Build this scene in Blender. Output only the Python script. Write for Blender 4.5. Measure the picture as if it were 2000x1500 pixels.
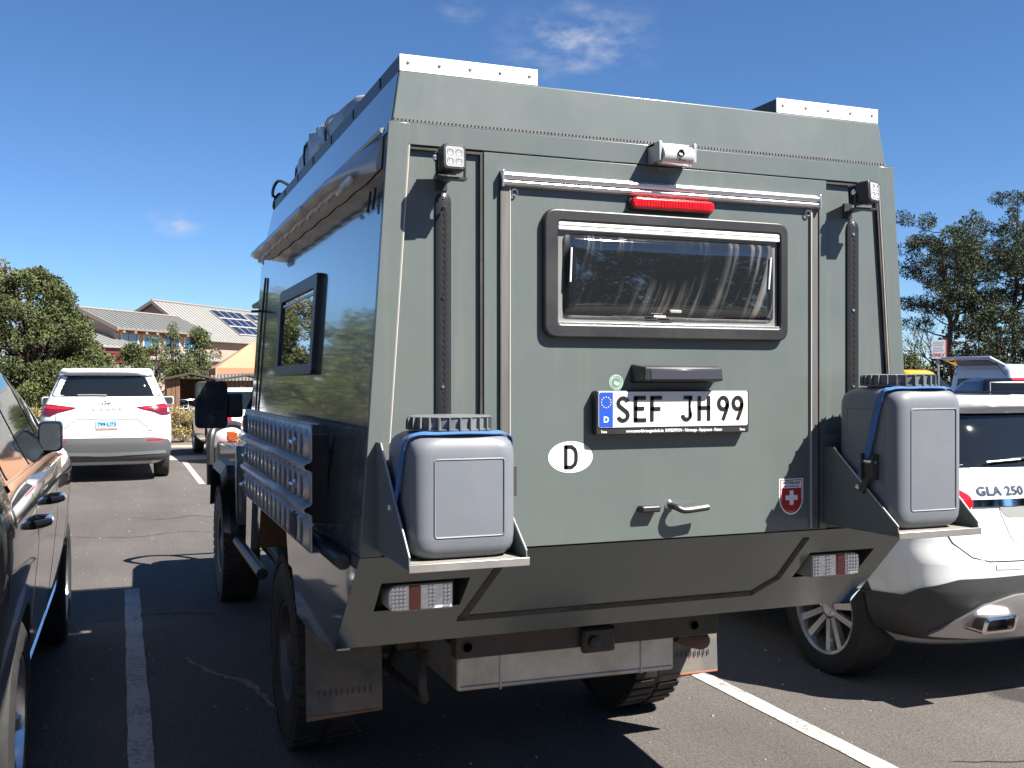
import bpy, bmesh, math, random
import numpy as np
from mathutils import Vector, Matrix
from mathutils.bvhtree import BVHTree

for o in list(bpy.data.objects):
    bpy.data.objects.remove(o, do_unlink=True)
SC = bpy.context.scene
COL = SC.collection
random.seed(7)
R = math.radians
PI = math.pi

# ------------------------------------------------------------------ camera
YAW = math.atan(765 / 2000)
cam = bpy.data.cameras.new('camera')
cam.lens = 36.0
cam.sensor_width = 36.0
cam.shift_y = -0.0025
cam.clip_start = 0.05
cam.clip_end = 3000
camo = bpy.data.objects.new('camera', cam)
COL.objects.link(camo)
camo.location = (0, 0, 1.57)
camo.rotation_euler = (PI / 2, 0, -YAW)
SC.camera = camo

# ------------------------------------------------------------------ world, sun, exposure
SUN_TO = Vector((0.86, -1.0, 1.5)).normalized()      # towards the sun: behind the camera, a little to the right
SUN_EL = math.asin(SUN_TO.z)
SUN_AZ = math.atan2(SUN_TO.x, SUN_TO.y)
world = bpy.data.worlds.new('World')
SC.world = world
world.use_nodes = True
wn, wl = world.node_tree.nodes, world.node_tree.links
wn.clear()
w_out = wn.new('ShaderNodeOutputWorld')
w_bg = wn.new('ShaderNodeBackground')
w_sky = wn.new('ShaderNodeTexSky')
w_sky.sky_type = 'NISHITA'
w_sky.sun_disc = False
w_sky.sun_elevation = SUN_EL
w_sky.sun_rotation = SUN_AZ
w_sky.altitude = 2100
w_sky.air_density = 1.0
w_sky.dust_density = 0.0
w_sky.ozone_density = 8.0
w_bg.inputs['Strength'].default_value = 0.053
# thin wisps of cirrus scattered over the whole sky, with three small puffs ahead
w_tc = wn.new('ShaderNodeTexCoord')
def w_noise(scale, detail, vec, stretch):
    m = wn.new('ShaderNodeMapping'); m.inputs['Scale'].default_value = stretch
    wl.new(vec, m.inputs['Vector'])
    n = wn.new('ShaderNodeTexNoise'); n.inputs['Scale'].default_value = scale; n.inputs['Detail'].default_value = detail
    n.inputs['Roughness'].default_value = 0.62
    wl.new(m.outputs[0], n.inputs['Vector'])
    return n.outputs['Fac']
def w_math(op, a, b=None, c=None):
    n = wn.new('ShaderNodeMath'); n.operation = op
    for i, v in enumerate((a, b, c)):
        if v is None: continue
        if isinstance(v, (int, float)): n.inputs[i].default_value = v
        else: wl.new(v, n.inputs[i])
    return n.outputs[0]
w_n = w_noise(9.0, 6.0, w_tc.outputs['Generated'], (1, 1, 2.6))
def w_puff(d, r):
    v = wn.new('ShaderNodeVectorMath'); v.operation = 'DISTANCE'
    m = wn.new('ShaderNodeMapping'); m.vector_type = 'POINT'; m.inputs['Scale'].default_value = (1, 1, 2.0)
    wl.new(w_tc.outputs['Generated'], m.inputs['Vector'])
    wl.new(m.outputs[0], v.inputs[0]); v.inputs[1].default_value = (d[0], d[1], d[2] * 2.0)
    mr = wn.new('ShaderNodeMapRange'); mr.interpolation_type = 'SMOOTHSTEP'
    mr.inputs['From Min'].default_value = r; mr.inputs['From Max'].default_value = 0.0
    mr.inputs['To Min'].default_value = 0.0; mr.inputs['To Max'].default_value = 1.0
    wl.new(v.outputs['Value'], mr.inputs['Value'])
    return mr.outputs[0]
def w_dir(u, v):
    d = Vector((math.cos(YAW) * u + math.sin(YAW), math.cos(YAW) - math.sin(YAW) * u, v))
    return d.normalized()
puffs = [(0.066, 0.330, 0.10, 0.75), (-0.33, 0.155, 0.035, 0.7), (-0.05, 0.362, 0.03, 0.45),
         (0.9, 0.5, 0.12, 0.8), (-1.2, 0.4, 0.13, 0.8), (-2.5, 0.3, 0.1, 0.7), (2.2, 0.6, 0.2, 0.8)]
w_sum = None
w_fine = w_noise(26.0, 7.0, w_tc.outputs['Generated'], (1, 1, 2.2))
w_gate = wn.new('ShaderNodeMapRange'); w_gate.interpolation_type = 'SMOOTHSTEP'
w_gate.inputs['From Min'].default_value = 0.36; w_gate.inputs['From Max'].default_value = 0.88
wl.new(w_fine, w_gate.inputs['Value'])
for u, v, r, s in puffs:
    p = w_math('MULTIPLY', w_puff(w_dir(u, v), r), s)
    w_sum = p if w_sum is None else w_math('MAXIMUM', w_sum, p)
w_fac = w_math('MULTIPLY', w_sum, w_math('MULTIPLY', w_gate.outputs[0], 1.1))
w_fac = w_math('MINIMUM', w_fac, 0.8)
w_mix = wn.new('ShaderNodeMix'); w_mix.data_type = 'RGBA'
wl.new(w_fac, w_mix.inputs['Factor'])
w_hs = wn.new('ShaderNodeHueSaturation'); w_hs.inputs['Saturation'].default_value = 1.05
wl.new(w_sky.outputs[0], w_hs.inputs['Color'])
wl.new(w_hs.outputs[0], w_mix.inputs['A'])
w_mix.inputs['B'].default_value = (5.0, 5.1, 5.6, 1)
wl.new(w_mix.outputs['Result'], w_bg.inputs['Color'])
wl.new(w_bg.outputs[0], w_out.inputs['Surface'])

sun = bpy.data.lights.new('sun', 'SUN')
sun.energy = 5.0
sun.angle = R(0.55)
sun.color = (1.0, 0.95, 0.87)
suno = bpy.data.objects.new('sun', sun)
COL.objects.link(suno)
suno.rotation_euler = (-SUN_TO).to_track_quat('-Z', 'Y').to_euler()
suno.location = (10, -30, 30)

vs = SC.view_settings
SC.display_settings.display_device = 'sRGB'
vs.view_transform = 'Standard'
vs.look = 'None'
vs.exposure = 1.5
vs.gamma = 1.0
vs.use_curve_mapping = False

# ------------------------------------------------------------------ helpers: materials
MATS = {}
def mat(name, col, rough=0.5, metal=0.0, coat=0.0, spec=0.5, noise=0.0, nscale=20.0, bump=0.0, bscale=200.0,
        dirt=None, dirt_amt=0.0, dirt_scale=3.0, trans=0.0, rvar=0.0, emit=None, stretch=(1, 1, 1), coat_rough=0.03, streak=None, streak_amt=0.0):
    if name in MATS: return MATS[name]
    m = bpy.data.materials.new(name); m.use_nodes = True
    nt = m.node_tree; n, l = nt.nodes, nt.links
    b = n['Principled BSDF']
    b.inputs['Base Color'].default_value = (*col, 1)
    b.inputs['Roughness'].default_value = rough
    b.inputs['Metallic'].default_value = metal
    b.inputs['Coat Weight'].default_value = coat
    b.inputs['Coat Roughness'].default_value = coat_rough
    b.inputs['Specular IOR Level'].default_value = spec
    if trans:
        b.inputs['Transmission Weight'].default_value = trans
    tc = n.new('ShaderNodeTexCoord')
    mp = n.new('ShaderNodeMapping'); mp.inputs['Scale'].default_value = stretch
    l.new(tc.outputs['Object'], mp.inputs['Vector'])
    def nz(scale, detail=6.0, rough_=0.6):
        t = n.new('ShaderNodeTexNoise'); t.inputs['Scale'].default_value = scale
        t.inputs['Detail'].default_value = detail; t.inputs['Roughness'].default_value = rough_
        l.new(mp.outputs[0], t.inputs['Vector'])
        return t.outputs['Fac']
    cur = None
    if noise:
        mr = n.new('ShaderNodeMapRange')
        mr.inputs['From Min'].default_value = 0.25; mr.inputs['From Max'].default_value = 0.75
        mr.inputs['To Min'].default_value = 1 - noise; mr.inputs['To Max'].default_value = 1 + noise
        l.new(nz(nscale), mr.inputs['Value'])
        mx = n.new('ShaderNodeMix'); mx.data_type = 'RGBA'; mx.blend_type = 'MULTIPLY'
        mx.inputs['Factor'].default_value = 1.0
        mx.inputs['A'].default_value = (*col, 1)
        l.new(mr.outputs[0], mx.inputs['B'])
        cur = mx.outputs['Result']
    if dirt:
        mr = n.new('ShaderNodeMapRange')
        mr.inputs['From Min'].default_value = 0.42; mr.inputs['From Max'].default_value = 0.72
        mr.inputs['To Max'].default_value = dirt_amt
        l.new(nz(dirt_scale, 8.0, 0.68), mr.inputs['Value'])
        mx = n.new('ShaderNodeMix'); mx.data_type = 'RGBA'
        l.new(mr.outputs[0], mx.inputs['Factor'])
        if cur is not None: l.new(cur, mx.inputs['A'])
        else: mx.inputs['A'].default_value = (*col, 1)
        mx.inputs['B'].default_value = (*dirt, 1)
        cur = mx.outputs['Result']
    if streak:
        # rain-washed dust: narrow vertical runs, broken up by a coarse noise
        m2 = n.new('ShaderNodeMapping'); m2.inputs['Scale'].default_value = (26, 26, 1.1); l.new(tc.outputs['Object'], m2.inputs['Vector'])
        t = n.new('ShaderNodeTexNoise'); t.inputs['Scale'].default_value = 1.0; t.inputs['Detail'].default_value = 5; t.inputs['Roughness'].default_value = .65; l.new(m2.outputs[0], t.inputs['Vector'])
        a = n.new('ShaderNodeMapRange'); a.inputs['From Min'].default_value = .5; a.inputs['From Max'].default_value = .78; l.new(t.outputs['Fac'], a.inputs['Value'])
        c = n.new('ShaderNodeMapRange'); c.inputs['From Min'].default_value = .4; c.inputs['From Max'].default_value = .65; c.inputs['To Max'].default_value = streak_amt; l.new(nz(1.6, 3.0), c.inputs['Value'])
        mu = n.new('ShaderNodeMath'); mu.operation = 'MULTIPLY'; l.new(a.outputs[0], mu.inputs[0]); l.new(c.outputs[0], mu.inputs[1])
        mx = n.new('ShaderNodeMix'); mx.data_type = 'RGBA'; l.new(mu.outputs[0], mx.inputs['Factor'])
        if cur is not None: l.new(cur, mx.inputs['A'])
        else: mx.inputs['A'].default_value = (*col, 1)
        mx.inputs['B'].default_value = (*streak, 1); cur = mx.outputs['Result']
    if cur is not None: l.new(cur, b.inputs['Base Color'])
    if rvar:
        mr = n.new('ShaderNodeMapRange')
        mr.inputs['From Min'].default_value = 0.3; mr.inputs['From Max'].default_value = 0.7
        mr.inputs['To Min'].default_value = max(0.01, rough - rvar); mr.inputs['To Max'].default_value = rough + rvar
        l.new(nz(4.0), mr.inputs['Value']); l.new(mr.outputs[0], b.inputs['Roughness'])
    if bump:
        bp = n.new('ShaderNodeBump'); bp.inputs['Strength'].default_value = bump; bp.inputs['Distance'].default_value = 0.002
        l.new(nz(bscale, 3.0), bp.inputs['Height']); l.new(bp.outputs[0], b.inputs['Normal'])
    if emit:
        b.inputs['Emission Color'].default_value = (*emit[:3], 1); b.inputs['Emission Strength'].default_value = emit[3]
    MATS[name] = m
    return m

# ------------------------------------------------------------------ helpers: things and meshes
def world_of(o):
    m = o.matrix_basis.copy()
    if o.parent: m = world_of(o.parent) @ o.matrix_parent_inverse @ m
    return m
def tag(o, label=None, cat=None, group=None, kind=None):
    if label: o['label'] = label
    if cat: o['category'] = cat
    if group: o['group'] = group
    if kind: o['kind'] = kind
    return o
def thing(name, label, cat, loc=(0, 0, 0), rz=0.0, group=None):
    o = bpy.data.objects.new(name, None)
    COL.objects.link(o)
    o.location = loc; o.rotation_euler = (0, 0, rz); o.empty_display_size = 0.2
    return tag(o, label, cat, group)
def finish(name, me, m, parent=None, local=False, smooth=35, bevel=0.0, seg=2, sub=0):
    if m is not None and not me.materials:
        for mm in (m if isinstance(m, (list, tuple)) else [m]): me.materials.append(mm)
    if smooth:
        me.polygons.foreach_set('use_smooth', [True] * len(me.polygons))
        me.set_sharp_from_angle(angle=R(smooth))
    o = bpy.data.objects.new(name, me)
    COL.objects.link(o)
    if parent is not None:
        o.parent = parent
        if not local: o.matrix_parent_inverse = world_of(parent).inverted()
    if bevel:
        md = o.modifiers.new('bevel', 'BEVEL'); md.width = bevel; md.segments = seg; md.limit_method = 'ANGLE'; md.angle_limit = R(35)
        md.harden_normals = False
        me.polygons.foreach_set('use_smooth', [True] * len(me.polygons))
        me.set_sharp_from_angle(angle=R(80))
    if sub:
        md = o.modifiers.new('sub', 'SUBSURF'); md.levels = sub; md.render_levels = sub
    return o
def copy_tree(o, parent=None):
    c = o.copy(); COL.objects.link(c); c.parent = parent
    for ch in list(o.children): copy_tree(ch, c)
    return c

class MB:
    """collects plain geometry for one mesh object"""
    def __init__(self): self.v = []; self.f = []; self.mi = []
    def add(self, vs, fs, mi=0):
        b = len(self.v); self.v.extend([tuple(p) for p in vs])
        for f in fs: self.f.append(tuple(b + i for i in f)); self.mi.append(mi)
        return self
    def box(self, x0, x1, y0, y1, z0, z1, M=None, mi=0):
        p = [(x0, y0, z0), (x1, y0, z0), (x1, y1, z0), (x0, y1, z0), (x0, y0, z1), (x1, y0, z1), (x1, y1, z1), (x0, y1, z1)]
        return self.hexa(p, M, mi)
    def hexa(self, p, M=None, mi=0):
        if M is not None: p = [M @ Vector(q) for q in p]
        return self.add(p, [(3, 2, 1, 0), (4, 5, 6, 7), (0, 1, 5, 4), (1, 2, 6, 5), (2, 3, 7, 6), (3, 0, 4, 7)], mi)
    def quad(self, a, b, c, d, mi=0): return self.add([a, b, c, d], [(0, 1, 2, 3)], mi)
    def slab(self, front, off, mi=0):
        """a closed plate: polygon 'front' (3-D points) extruded by vector off"""
        n = len(front); off = Vector(off)
        vs = [Vector(p) for p in front] + [Vector(p) + off for p in front]
        fs = [tuple(range(n)), tuple(range(2 * n - 1, n - 1, -1))] + [(i, i + n, (i + 1) % n + n, (i + 1) % n) for i in range(n)]
        fs[0] = tuple(range(n)); 
        return self.add(vs, fs, mi)
    def prism(self, poly, axis, a, b, mi=0):
        def p3(q, t):
            return {'x': (t, q[0], q[1]), 'y': (q[0], t, q[1]), 'z': (q[0], q[1], t)}[axis]
        d = {'x': (b - a, 0, 0), 'y': (0, b - a, 0), 'z': (0, 0, b - a)}[axis]
        return self.slab([p3(q, a) for q in poly], d, mi)
    def tube(self, pts, r, n=8, cap=True, mi=0, closed=False):
        pts = [Vector(p) for p in pts]; k = len(pts)
        rs = r if isinstance(r, (list, tuple)) else [r] * k
        vs, fs = [], []
        up = None
        for i, p in enumerate(pts):
            if closed: t = (pts[(i + 1) % k] - pts[i - 1]).normalized()
            else: t = (pts[min(i + 1, k - 1)] - pts[max(i - 1, 0)]).normalized()
            if up is None:
                up = Vector((0, 0, 1)) if abs(t.z) < 0.9 else Vector((1, 0, 0))
            s = t.cross(up).normalized(); up = s.cross(t).normalized()
            for j in range(n):
                a = 2 * PI * j / n
                vs.append(p + rs[i] * (math.cos(a) * s + math.sin(a) * up))
        for i in range(k - (0 if closed else 1)):
            for j in range(n):
                i2 = (i + 1) % k
                fs.append((i * n + j, i * n + (j + 1) % n, i2 * n + (j + 1) % n, i2 * n + j))
        if cap and not closed:
            fs.append(tuple(range(n - 1, -1, -1))); fs.append(tuple((k - 1) * n + j for j in range(n)))
        return self.add(vs, fs, mi)
    def lathe(self, prof, c=(0, 0, 0), axis='z', n=24, closed=False, mi=0, a0=0.0, caps=True):
        """prof: (radius, height along axis)"""
        vs, fs = [], []
        k = len(prof)
        for r, h in prof:
            for j in range(n):
                a = 2 * PI * j / n + a0
                x, y = r * math.cos(a), r * math.sin(a)
                q = {'z': (x, y, h), 'x': (h, x, y), 'y': (y, h, x)}[axis]
                vs.append((q[0] + c[0], q[1] + c[1], q[2] + c[2]))
        rng = k if closed else k - 1
        for i in range(rng):
            i2 = (i + 1) % k
            for j in range(n):
                fs.append((i * n + j, i * n + (j + 1) % n, i2 * n + (j + 1) % n, i2 * n + j))
        if not closed and caps:
            if prof[0][0] > 1e-6: fs.append(tuple(range(n - 1, -1, -1)))
            if prof[-1][0] > 1e-6: fs.append(tuple((k - 1) * n + j for j in range(n)))
        return self.add(vs, fs, mi)
    def loft(self, rings, cap=True, closed_ring=True, mi=0):
        k = len(rings); n = len(rings[0]); vs = [p for r in rings for p in r]; fs = []
        for i in range(k - 1):
            for j in range(n if closed_ring else n - 1):
                fs.append((i * n + j, i * n + (j + 1) % n, (i + 1) * n + (j + 1) % n, (i + 1) * n + j))
        if cap and closed_ring:
            fs.append(tuple(range(n - 1, -1, -1))); fs.append(tuple((k - 1) * n + j for j in range(n)))
        return self.add(vs, fs, mi)
    def mesh(self, name, recalc=True):
        me = bpy.data.meshes.new(name)
        me.from_pydata(self.v, [], self.f)
        if any(self.mi): me.polygons.foreach_set('material_index', self.mi)
        if recalc:
            bm = bmesh.new(); bm.from_mesh(me)
            bmesh.ops.remove_doubles(bm, verts=bm.verts, dist=1e-6)
            bmesh.ops.recalc_face_normals(bm, faces=bm.faces)
            bm.to_mesh(me); bm.free()
        me.update()
        return me
    def build(self, name, m, parent=None, recalc=True, **kw):
        return finish(name, self.mesh(name, recalc), m, parent, **kw)

def rpoly(pts, r, n=5):
    """2-D polygon with rounded corners; r may be a list"""
    out = []; k = len(pts)
    for i in range(k):
        p0, p1, p2 = Vector(pts[i - 1]), Vector(pts[i]), Vector(pts[(i + 1) % k])
        rr = r[i] if isinstance(r, (list, tuple)) else r
        if rr <= 1e-6: out.append(tuple(p1)); continue
        a = (p0 - p1); b = (p2 - p1)
        d = min(rr, a.length * 0.49, b.length * 0.49)
        A = p1 + a.normalized() * d; B = p1 + b.normalized() * d
        for j in range(n + 1):
            t = j / n
            q = A * (1 - t) ** 2 + p1 * 2 * t * (1 - t) + B * t ** 2
            out.append(tuple(q))
    return out
def rect(x0, x1, z0, z1): return [(x0, z0), (x1, z0), (x1, z1), (x0, z1)]
def arc(cx, cy, rx, ry, a0, a1, n=10):
    return [(cx + rx * math.cos(R(a0 + (a1 - a0) * i / n)), cy + ry * math.sin(R(a0 + (a1 - a0) * i / n))) for i in range(n + 1)]

def ribbon2d(mb, pts, w, to3, mi=0):
    """flat stroke of width w along a 2-D polyline; to3 maps (a, b) to a 3-D point"""
    k = len(pts); L, Rr = [], []
    P = [Vector(p) for p in pts]
    for i in range(k):
        if i == 0: t = P[1] - P[0]
        elif i == k - 1: t = P[-1] - P[-2]
        else: t = (P[i + 1] - P[i]).normalized() + (P[i] - P[i - 1]).normalized()
        t = t.normalized(); nrm = Vector((-t.y, t.x))
        s = 1.0
        if 0 < i < k - 1:
            d = nrm.dot(Vector((-(P[i + 1] - P[i]).normalized().y, (P[i + 1] - P[i]).normalized().x)))
            s = 1.0 / max(0.45, d)
        L.append(P[i] + nrm * w * 0.5 * s); Rr.append(P[i] - nrm * w * 0.5 * s)
    vs = [to3(*p) for p in L] + [to3(*p) for p in Rr]
    mb.add(vs, [(i, i + 1, k + i + 1, k + i) for i in range(k - 1)], mi)

def text_mesh(s, size, to3, align='CENTER', bold=0.0, xs=1.0, spacing=1.0):
    """mesh of a line of text; to3 maps the text plane (a, b) to 3-D"""
    cu = bpy.data.curves.new('t', 'FONT'); cu.body = s; cu.size = size; cu.align_x = align; cu.align_y = 'CENTER'
    cu.offset = bold; cu.resolution_u = 3; cu.space_character = spacing
    ob = bpy.data.objects.new('t', cu); COL.objects.link(ob)
    dg = bpy.context.evaluated_depsgraph_get()
    me = bpy.data.meshes.new_from_object(ob.evaluated_get(dg))
    bpy.data.objects.remove(ob, do_unlink=True); bpy.data.curves.remove(cu)
    for v in me.vertices: v.co = to3(v.co.x * xs, v.co.y)
    me.materials.clear()
    return me

def letters(me, name, m, parent, local=False):
    """each character of a text mesh as an object of its own"""
    bm = bmesh.new(); bm.from_mesh(me); todo = set(bm.verts); out = []
    while todo:
        st = [todo.pop()]; isl = {st[0]}
        while st:
            v = st.pop()
            for e in v.link_edges:
                w = e.other_vert(v)
                if w in todo: todo.discard(w); isl.add(w); st.append(w)
        out.append(isl)
    for isl in out:
        fs = {f for v in isl for f in v.link_faces}; vl = list(isl); ix = {v: i for i, v in enumerate(vl)}
        q = bpy.data.meshes.new(name); q.from_pydata([v.co[:] for v in vl], [], [[ix[v] for v in f.verts] for f in fs]); q.update()
        finish(name, q, m, parent, local=local, smooth=0)
    bm.free()

def curve_pts(ctrl, n=6):
    """Catmull-Rom through control points"""
    P = [Vector(p) for p in ctrl]; out = []
    for i in range(len(P) - 1):
        p0 = P[max(i - 1, 0)]; p1 = P[i]; p2 = P[i + 1]; p3 = P[min(i + 2, len(P) - 1)]
        for j in range(n):
            t = j / n
            out.append(0.5 * ((2 * p1) + (p2 - p0) * t + (2 * p0 - 5 * p1 + 4 * p2 - p3) * t * t + (3 * p1 - p0 - 3 * p2 + p3) * t ** 3))
    out.append(P[-1])
    return out
# ------------------------------------------------------------------ the setting: ground, lot, kerb, bed, painted lines
def asphalt_mat():
    m = bpy.data.materials.new('asphalt'); m.use_nodes = True
    n, l = m.node_tree.nodes, m.node_tree.links
    b = n['Principled BSDF']; b.inputs['Roughness'].default_value = 0.92; b.inputs['Specular IOR Level'].default_value = 0.25
    tc = n.new('ShaderNodeTexCoord')
    def nz(s, d, r=0.6):
        t = n.new('ShaderNodeTexNoise'); t.inputs['Scale'].default_value = s; t.inputs['Detail'].default_value = d; t.inputs['Roughness'].default_value = r
        l.new(tc.outputs['Object'], t.inputs['Vector']); return t.outputs['Fac']
    def ramp(v, a, b_, c0, c1):
        r = n.new('ShaderNodeMapRange'); r.inputs['From Min'].default_value = a; r.inputs['From Max'].default_value = b_
        r.inputs['To Min'].default_value = c0; r.inputs['To Max'].default_value = c1; l.new(v, r.inputs['Value']); return r.outputs[0]
    def mul(a, b_):
        q = n.new('ShaderNodeMath'); q.operation = 'MULTIPLY'
        l.new(a, q.inputs[0]); l.new(b_, q.inputs[1]); return q.outputs[0]
    f = mul(ramp(nz(0.45, 5), 0.3, 0.7, 0.86, 1.12), ramp(nz(55, 3, 0.7), 0.25, 0.75, 0.72, 1.28))
    vo = n.new('ShaderNodeTexVoronoi'); vo.inputs['Scale'].default_value = 130; l.new(tc.outputs['Object'], vo.inputs['Vector'])
    f = mul(f, ramp(vo.outputs['Distance'], 0.0, 0.7, 1.22, 0.72))
    # faint tyre-worn lanes and weathered patches
    w1 = n.new('ShaderNodeMapping'); w1.inputs['Scale'].default_value = (0.9, 0.12, 1); l.new(tc.outputs['Object'], w1.inputs['Vector'])
    tw = n.new('ShaderNodeTexNoise'); tw.inputs['Scale'].default_value = 1.6; tw.inputs['Detail'].default_value = 6; tw.inputs['Roughness'].default_value = .6; l.new(w1.outputs[0], tw.inputs['Vector'])
    f = mul(f, ramp(tw.outputs['Fac'], .35, .65, .86, 1.10))
    # oil drips: soft dark patches where engines stand
    v2 = n.new('ShaderNodeTexVoronoi'); v2.inputs['Scale'].default_value = 0.31; v2.inputs['Randomness'].default_value = 0.9
    l.new(tc.outputs['Object'], v2.inputs['Vector'])
    f = mul(f, ramp(v2.outputs['Distance'], 0.03, 0.1, 0.7, 1.0))
    def spot(x, y, rad, dark):
        d = n.new('ShaderNodeVectorMath'); d.operation = 'DISTANCE'; l.new(tc.outputs['Object'], d.inputs[0]); d.inputs[1].default_value = (x, y, 0)
        a = n.new('ShaderNodeMath'); a.operation = 'MULTIPLY_ADD'; l.new(nz(7, 4), a.inputs[0]); a.inputs[1].default_value = 0.16; l.new(d.outputs['Value'], a.inputs[2])
        return ramp(a.outputs[0], rad * 0.75 + 0.08, rad + 0.08, dark, 1.0)
    f = mul(f, spot(4.22, 3.86, 0.17, 0.45))
    mx = n.new('ShaderNodeMix'); mx.data_type = 'RGBA'; mx.blend_type = 'MULTIPLY'; mx.inputs['Factor'].default_value = 1
    cr = n.new('ShaderNodeMix'); cr.data_type = 'RGBA'; l.new(nz(0.9, 6), cr.inputs['Factor'])
    cr.inputs['A'].default_value = (0.107, 0.096, 0.089, 1); cr.inputs['B'].default_value = (0.120, 0.108, 0.099, 1)
    l.new(cr.outputs['Result'], mx.inputs['A']); l.new(f, mx.inputs['B']); l.new(mx.outputs['Result'], b.inputs['Base Color'])
    bp = n.new('ShaderNodeBump'); bp.inputs['Strength'].default_value = 0.55; bp.inputs['Distance'].default_value = 0.004
    l.new(vo.outputs['Distance'], bp.inputs['Height']); bp.invert = True; l.new(bp.outputs[0], b.inputs['Normal'])
    return m
ASPHALT = asphalt_mat()
DIRT = mat('dirt', (0.155, 0.112, 0.080), 0.95, noise=0.3, nscale=1.3, dirt=(0.20, 0.165, 0.115), dirt_amt=0.8, dirt_scale=0.4, bump=0.5, bscale=12)
CONCRETE = mat('concrete', (0.36, 0.33, 0.29), 0.9, noise=0.15, nscale=6, bump=0.3, bscale=60)

def paint_line_mat():
    m = bpy.data.materials.new('line_paint'); m.use_nodes = True
    n, l = m.node_tree.nodes, m.node_tree.links
    b = n['Principled BSDF']; b.inputs['Roughness'].default_value = 0.8
    tc = n.new('ShaderNodeTexCoord')
    t = n.new('ShaderNodeTexNoise'); t.inputs['Scale'].default_value = 38; t.inputs['Detail'].default_value = 8; t.inputs['Roughness'].default_value = 0.75
    l.new(tc.outputs['Object'], t.inputs['Vector'])
    t2 = n.new('ShaderNodeTexNoise'); t2.inputs['Scale'].default_value = 3; t2.inputs['Detail'].default_value = 4
    l.new(tc.outputs['Object'], t2.inputs['Vector'])
    a = n.new('ShaderNodeMath'); a.operation = 'MULTIPLY_ADD'; l.new(t2.outputs['Fac'], a.inputs[0]); a.inputs[1].default_value = 0.35; l.new(t.outputs['Fac'], a.inputs[2])
    r = n.new('ShaderNodeMapRange'); r.inputs['From Min'].default_value = 0.66; r.inputs['From Max'].default_value = 0.84; l.new(a.outputs[0], r.inputs['Value'])
    mx = n.new('ShaderNodeMix'); mx.data_type = 'RGBA'; l.new(r.outputs[0], mx.inputs['Factor'])
    mx.inputs['A'].default_value = (0.40, 0.38, 0.355, 1); mx.inputs['B'].default_value = (0.14, 0.125, 0.115, 1)
    l.new(mx.outputs['Result'], b.inputs['Base Color'])
    return m
LINE = paint_line_mat()

def sheet(name, x0, x1, y0, y1, z, m, nx=1, ny=1):
    mb = MB(); vs = [(x0 + (x1 - x0) * i / nx, y0 + (y1 - y0) * j / ny, z) for j in range(ny + 1) for i in range(nx + 1)]
    fs = [(j * (nx + 1) + i, j * (nx + 1) + i + 1, (j + 1) * (nx + 1) + i + 1, (j + 1) * (nx + 1) + i) for j in range(ny) for i in range(nx)]
    mb.add(vs, fs)
    return mb.build(name, m, smooth=0, recalc=False)
tag(sheet('ground', -1500, 1500, -1500, 1500, -0.012, DIRT), kind='structure')
lot = tag(sheet('parking_lot', -60, 60, -45, 25.3, 0.0, ASPHALT), kind='structure')
tag(sheet('gutter', -60, 60, 21.45, 22.7, 0.004, CONCRETE), kind='structure')
tag(MB().box(-60, 60, 25.3, 25.45, -0.01, 0.06).build('kerb', CONCRETE, bevel=0.02), kind='structure')
tag(MB().box(-60, 60, 25.452, 33.0, -0.01, 0.05).build('planting_bed', DIRT), kind='structure')
def line(x0, x1, y0, y1):
    # ragged-edged stripe, 4 mm above the asphalt
    n = 40; rnd = random.Random(int(x0 * 100) + int(y0)); mb = MB()
    vs = []
    for i in range(n + 1):
        y = y0 + (y1 - y0) * i / n
        vs += [(x0 + rnd.uniform(-.003, .003), y, 0.004), (x1 + rnd.uniform(-.003, .003), y, 0.004)]
    mb.add(vs, [(2 * i, 2 * i + 1, 2 * i + 3, 2 * i + 2) for i in range(n)])
    return tag(mb.build('parking_line', LINE, smooth=0, recalc=False), kind='structure')
for x in (-8.36, -5.57, -2.78, 0.03, 2.845, 5.65, 8.46, 11.27, 14.08):
    line(x, x + 0.102, 3.0 if x != 0.03 else 2.9, 8.25)
for x in (-7.25, -4.45, -1.65, 1.12, 3.92, 6.72, 9.52): line(x, x + 0.1, 16.3, 21.2)
# a dirt-filled crack wandering through the shade, and hairline cracks further off
def crack(name, ctrl, w, m, z):
    pts = curve_pts([(x, y, 0) for x, y in ctrl], 8); rnd = random.Random(3); mb = MB()
    P2 = [(p.x + rnd.uniform(-.012, .012), p.y + rnd.uniform(-.012, .012)) for p in pts]
    k = len(P2); vs = []
    for i, p in enumerate(P2):
        a = Vector(P2[min(i + 1, k - 1)]) - Vector(P2[max(i - 1, 0)]); a.normalize()
        ww = w * (0.35 + rnd.random()) * math.sin(PI * (i + 0.5) / k) ** 0.5
        vs += [(p[0] - a.y * ww / 2, p[1] + a.x * ww / 2, z), (p[0] + a.y * ww / 2, p[1] - a.x * ww / 2, z)]
    mb.add(vs, [(2 * i, 2 * i + 1, 2 * i + 3, 2 * i + 2) for i in range(k - 1)])
    return mb.build(name, m, lot, smooth=0, recalc=False)
CRACKD = mat('crack_dirt', (0.23, 0.17, 0.12), 0.95, noise=0.4, nscale=30)
CRACKB = mat('crack_dark', (0.035, 0.03, 0.028), 0.95)
crack('crack', [(.35, 6.1), (.45, 5.75), (.62, 5.45), (.70, 5.0), (.86, 4.75)], 0.045, CRACKD, 0.003)
crack('crack', [(.15, 12.6), (.45, 12.3), (.8, 12.5), (1.15, 12.2), (1.5, 12.35)], 0.02, CRACKB, 0.003)
crack('crack', [(-.6, 11.3), (.1, 11.0), (.6, 11.2), (1.3, 10.9)], 0.014, CRACKB, 0.003)
crack('crack', [(3.2, 3.3), (3.7, 3.15), (4.1, 3.3), (4.6, 3.2)], 0.012, CRACKB, 0.003)
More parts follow.
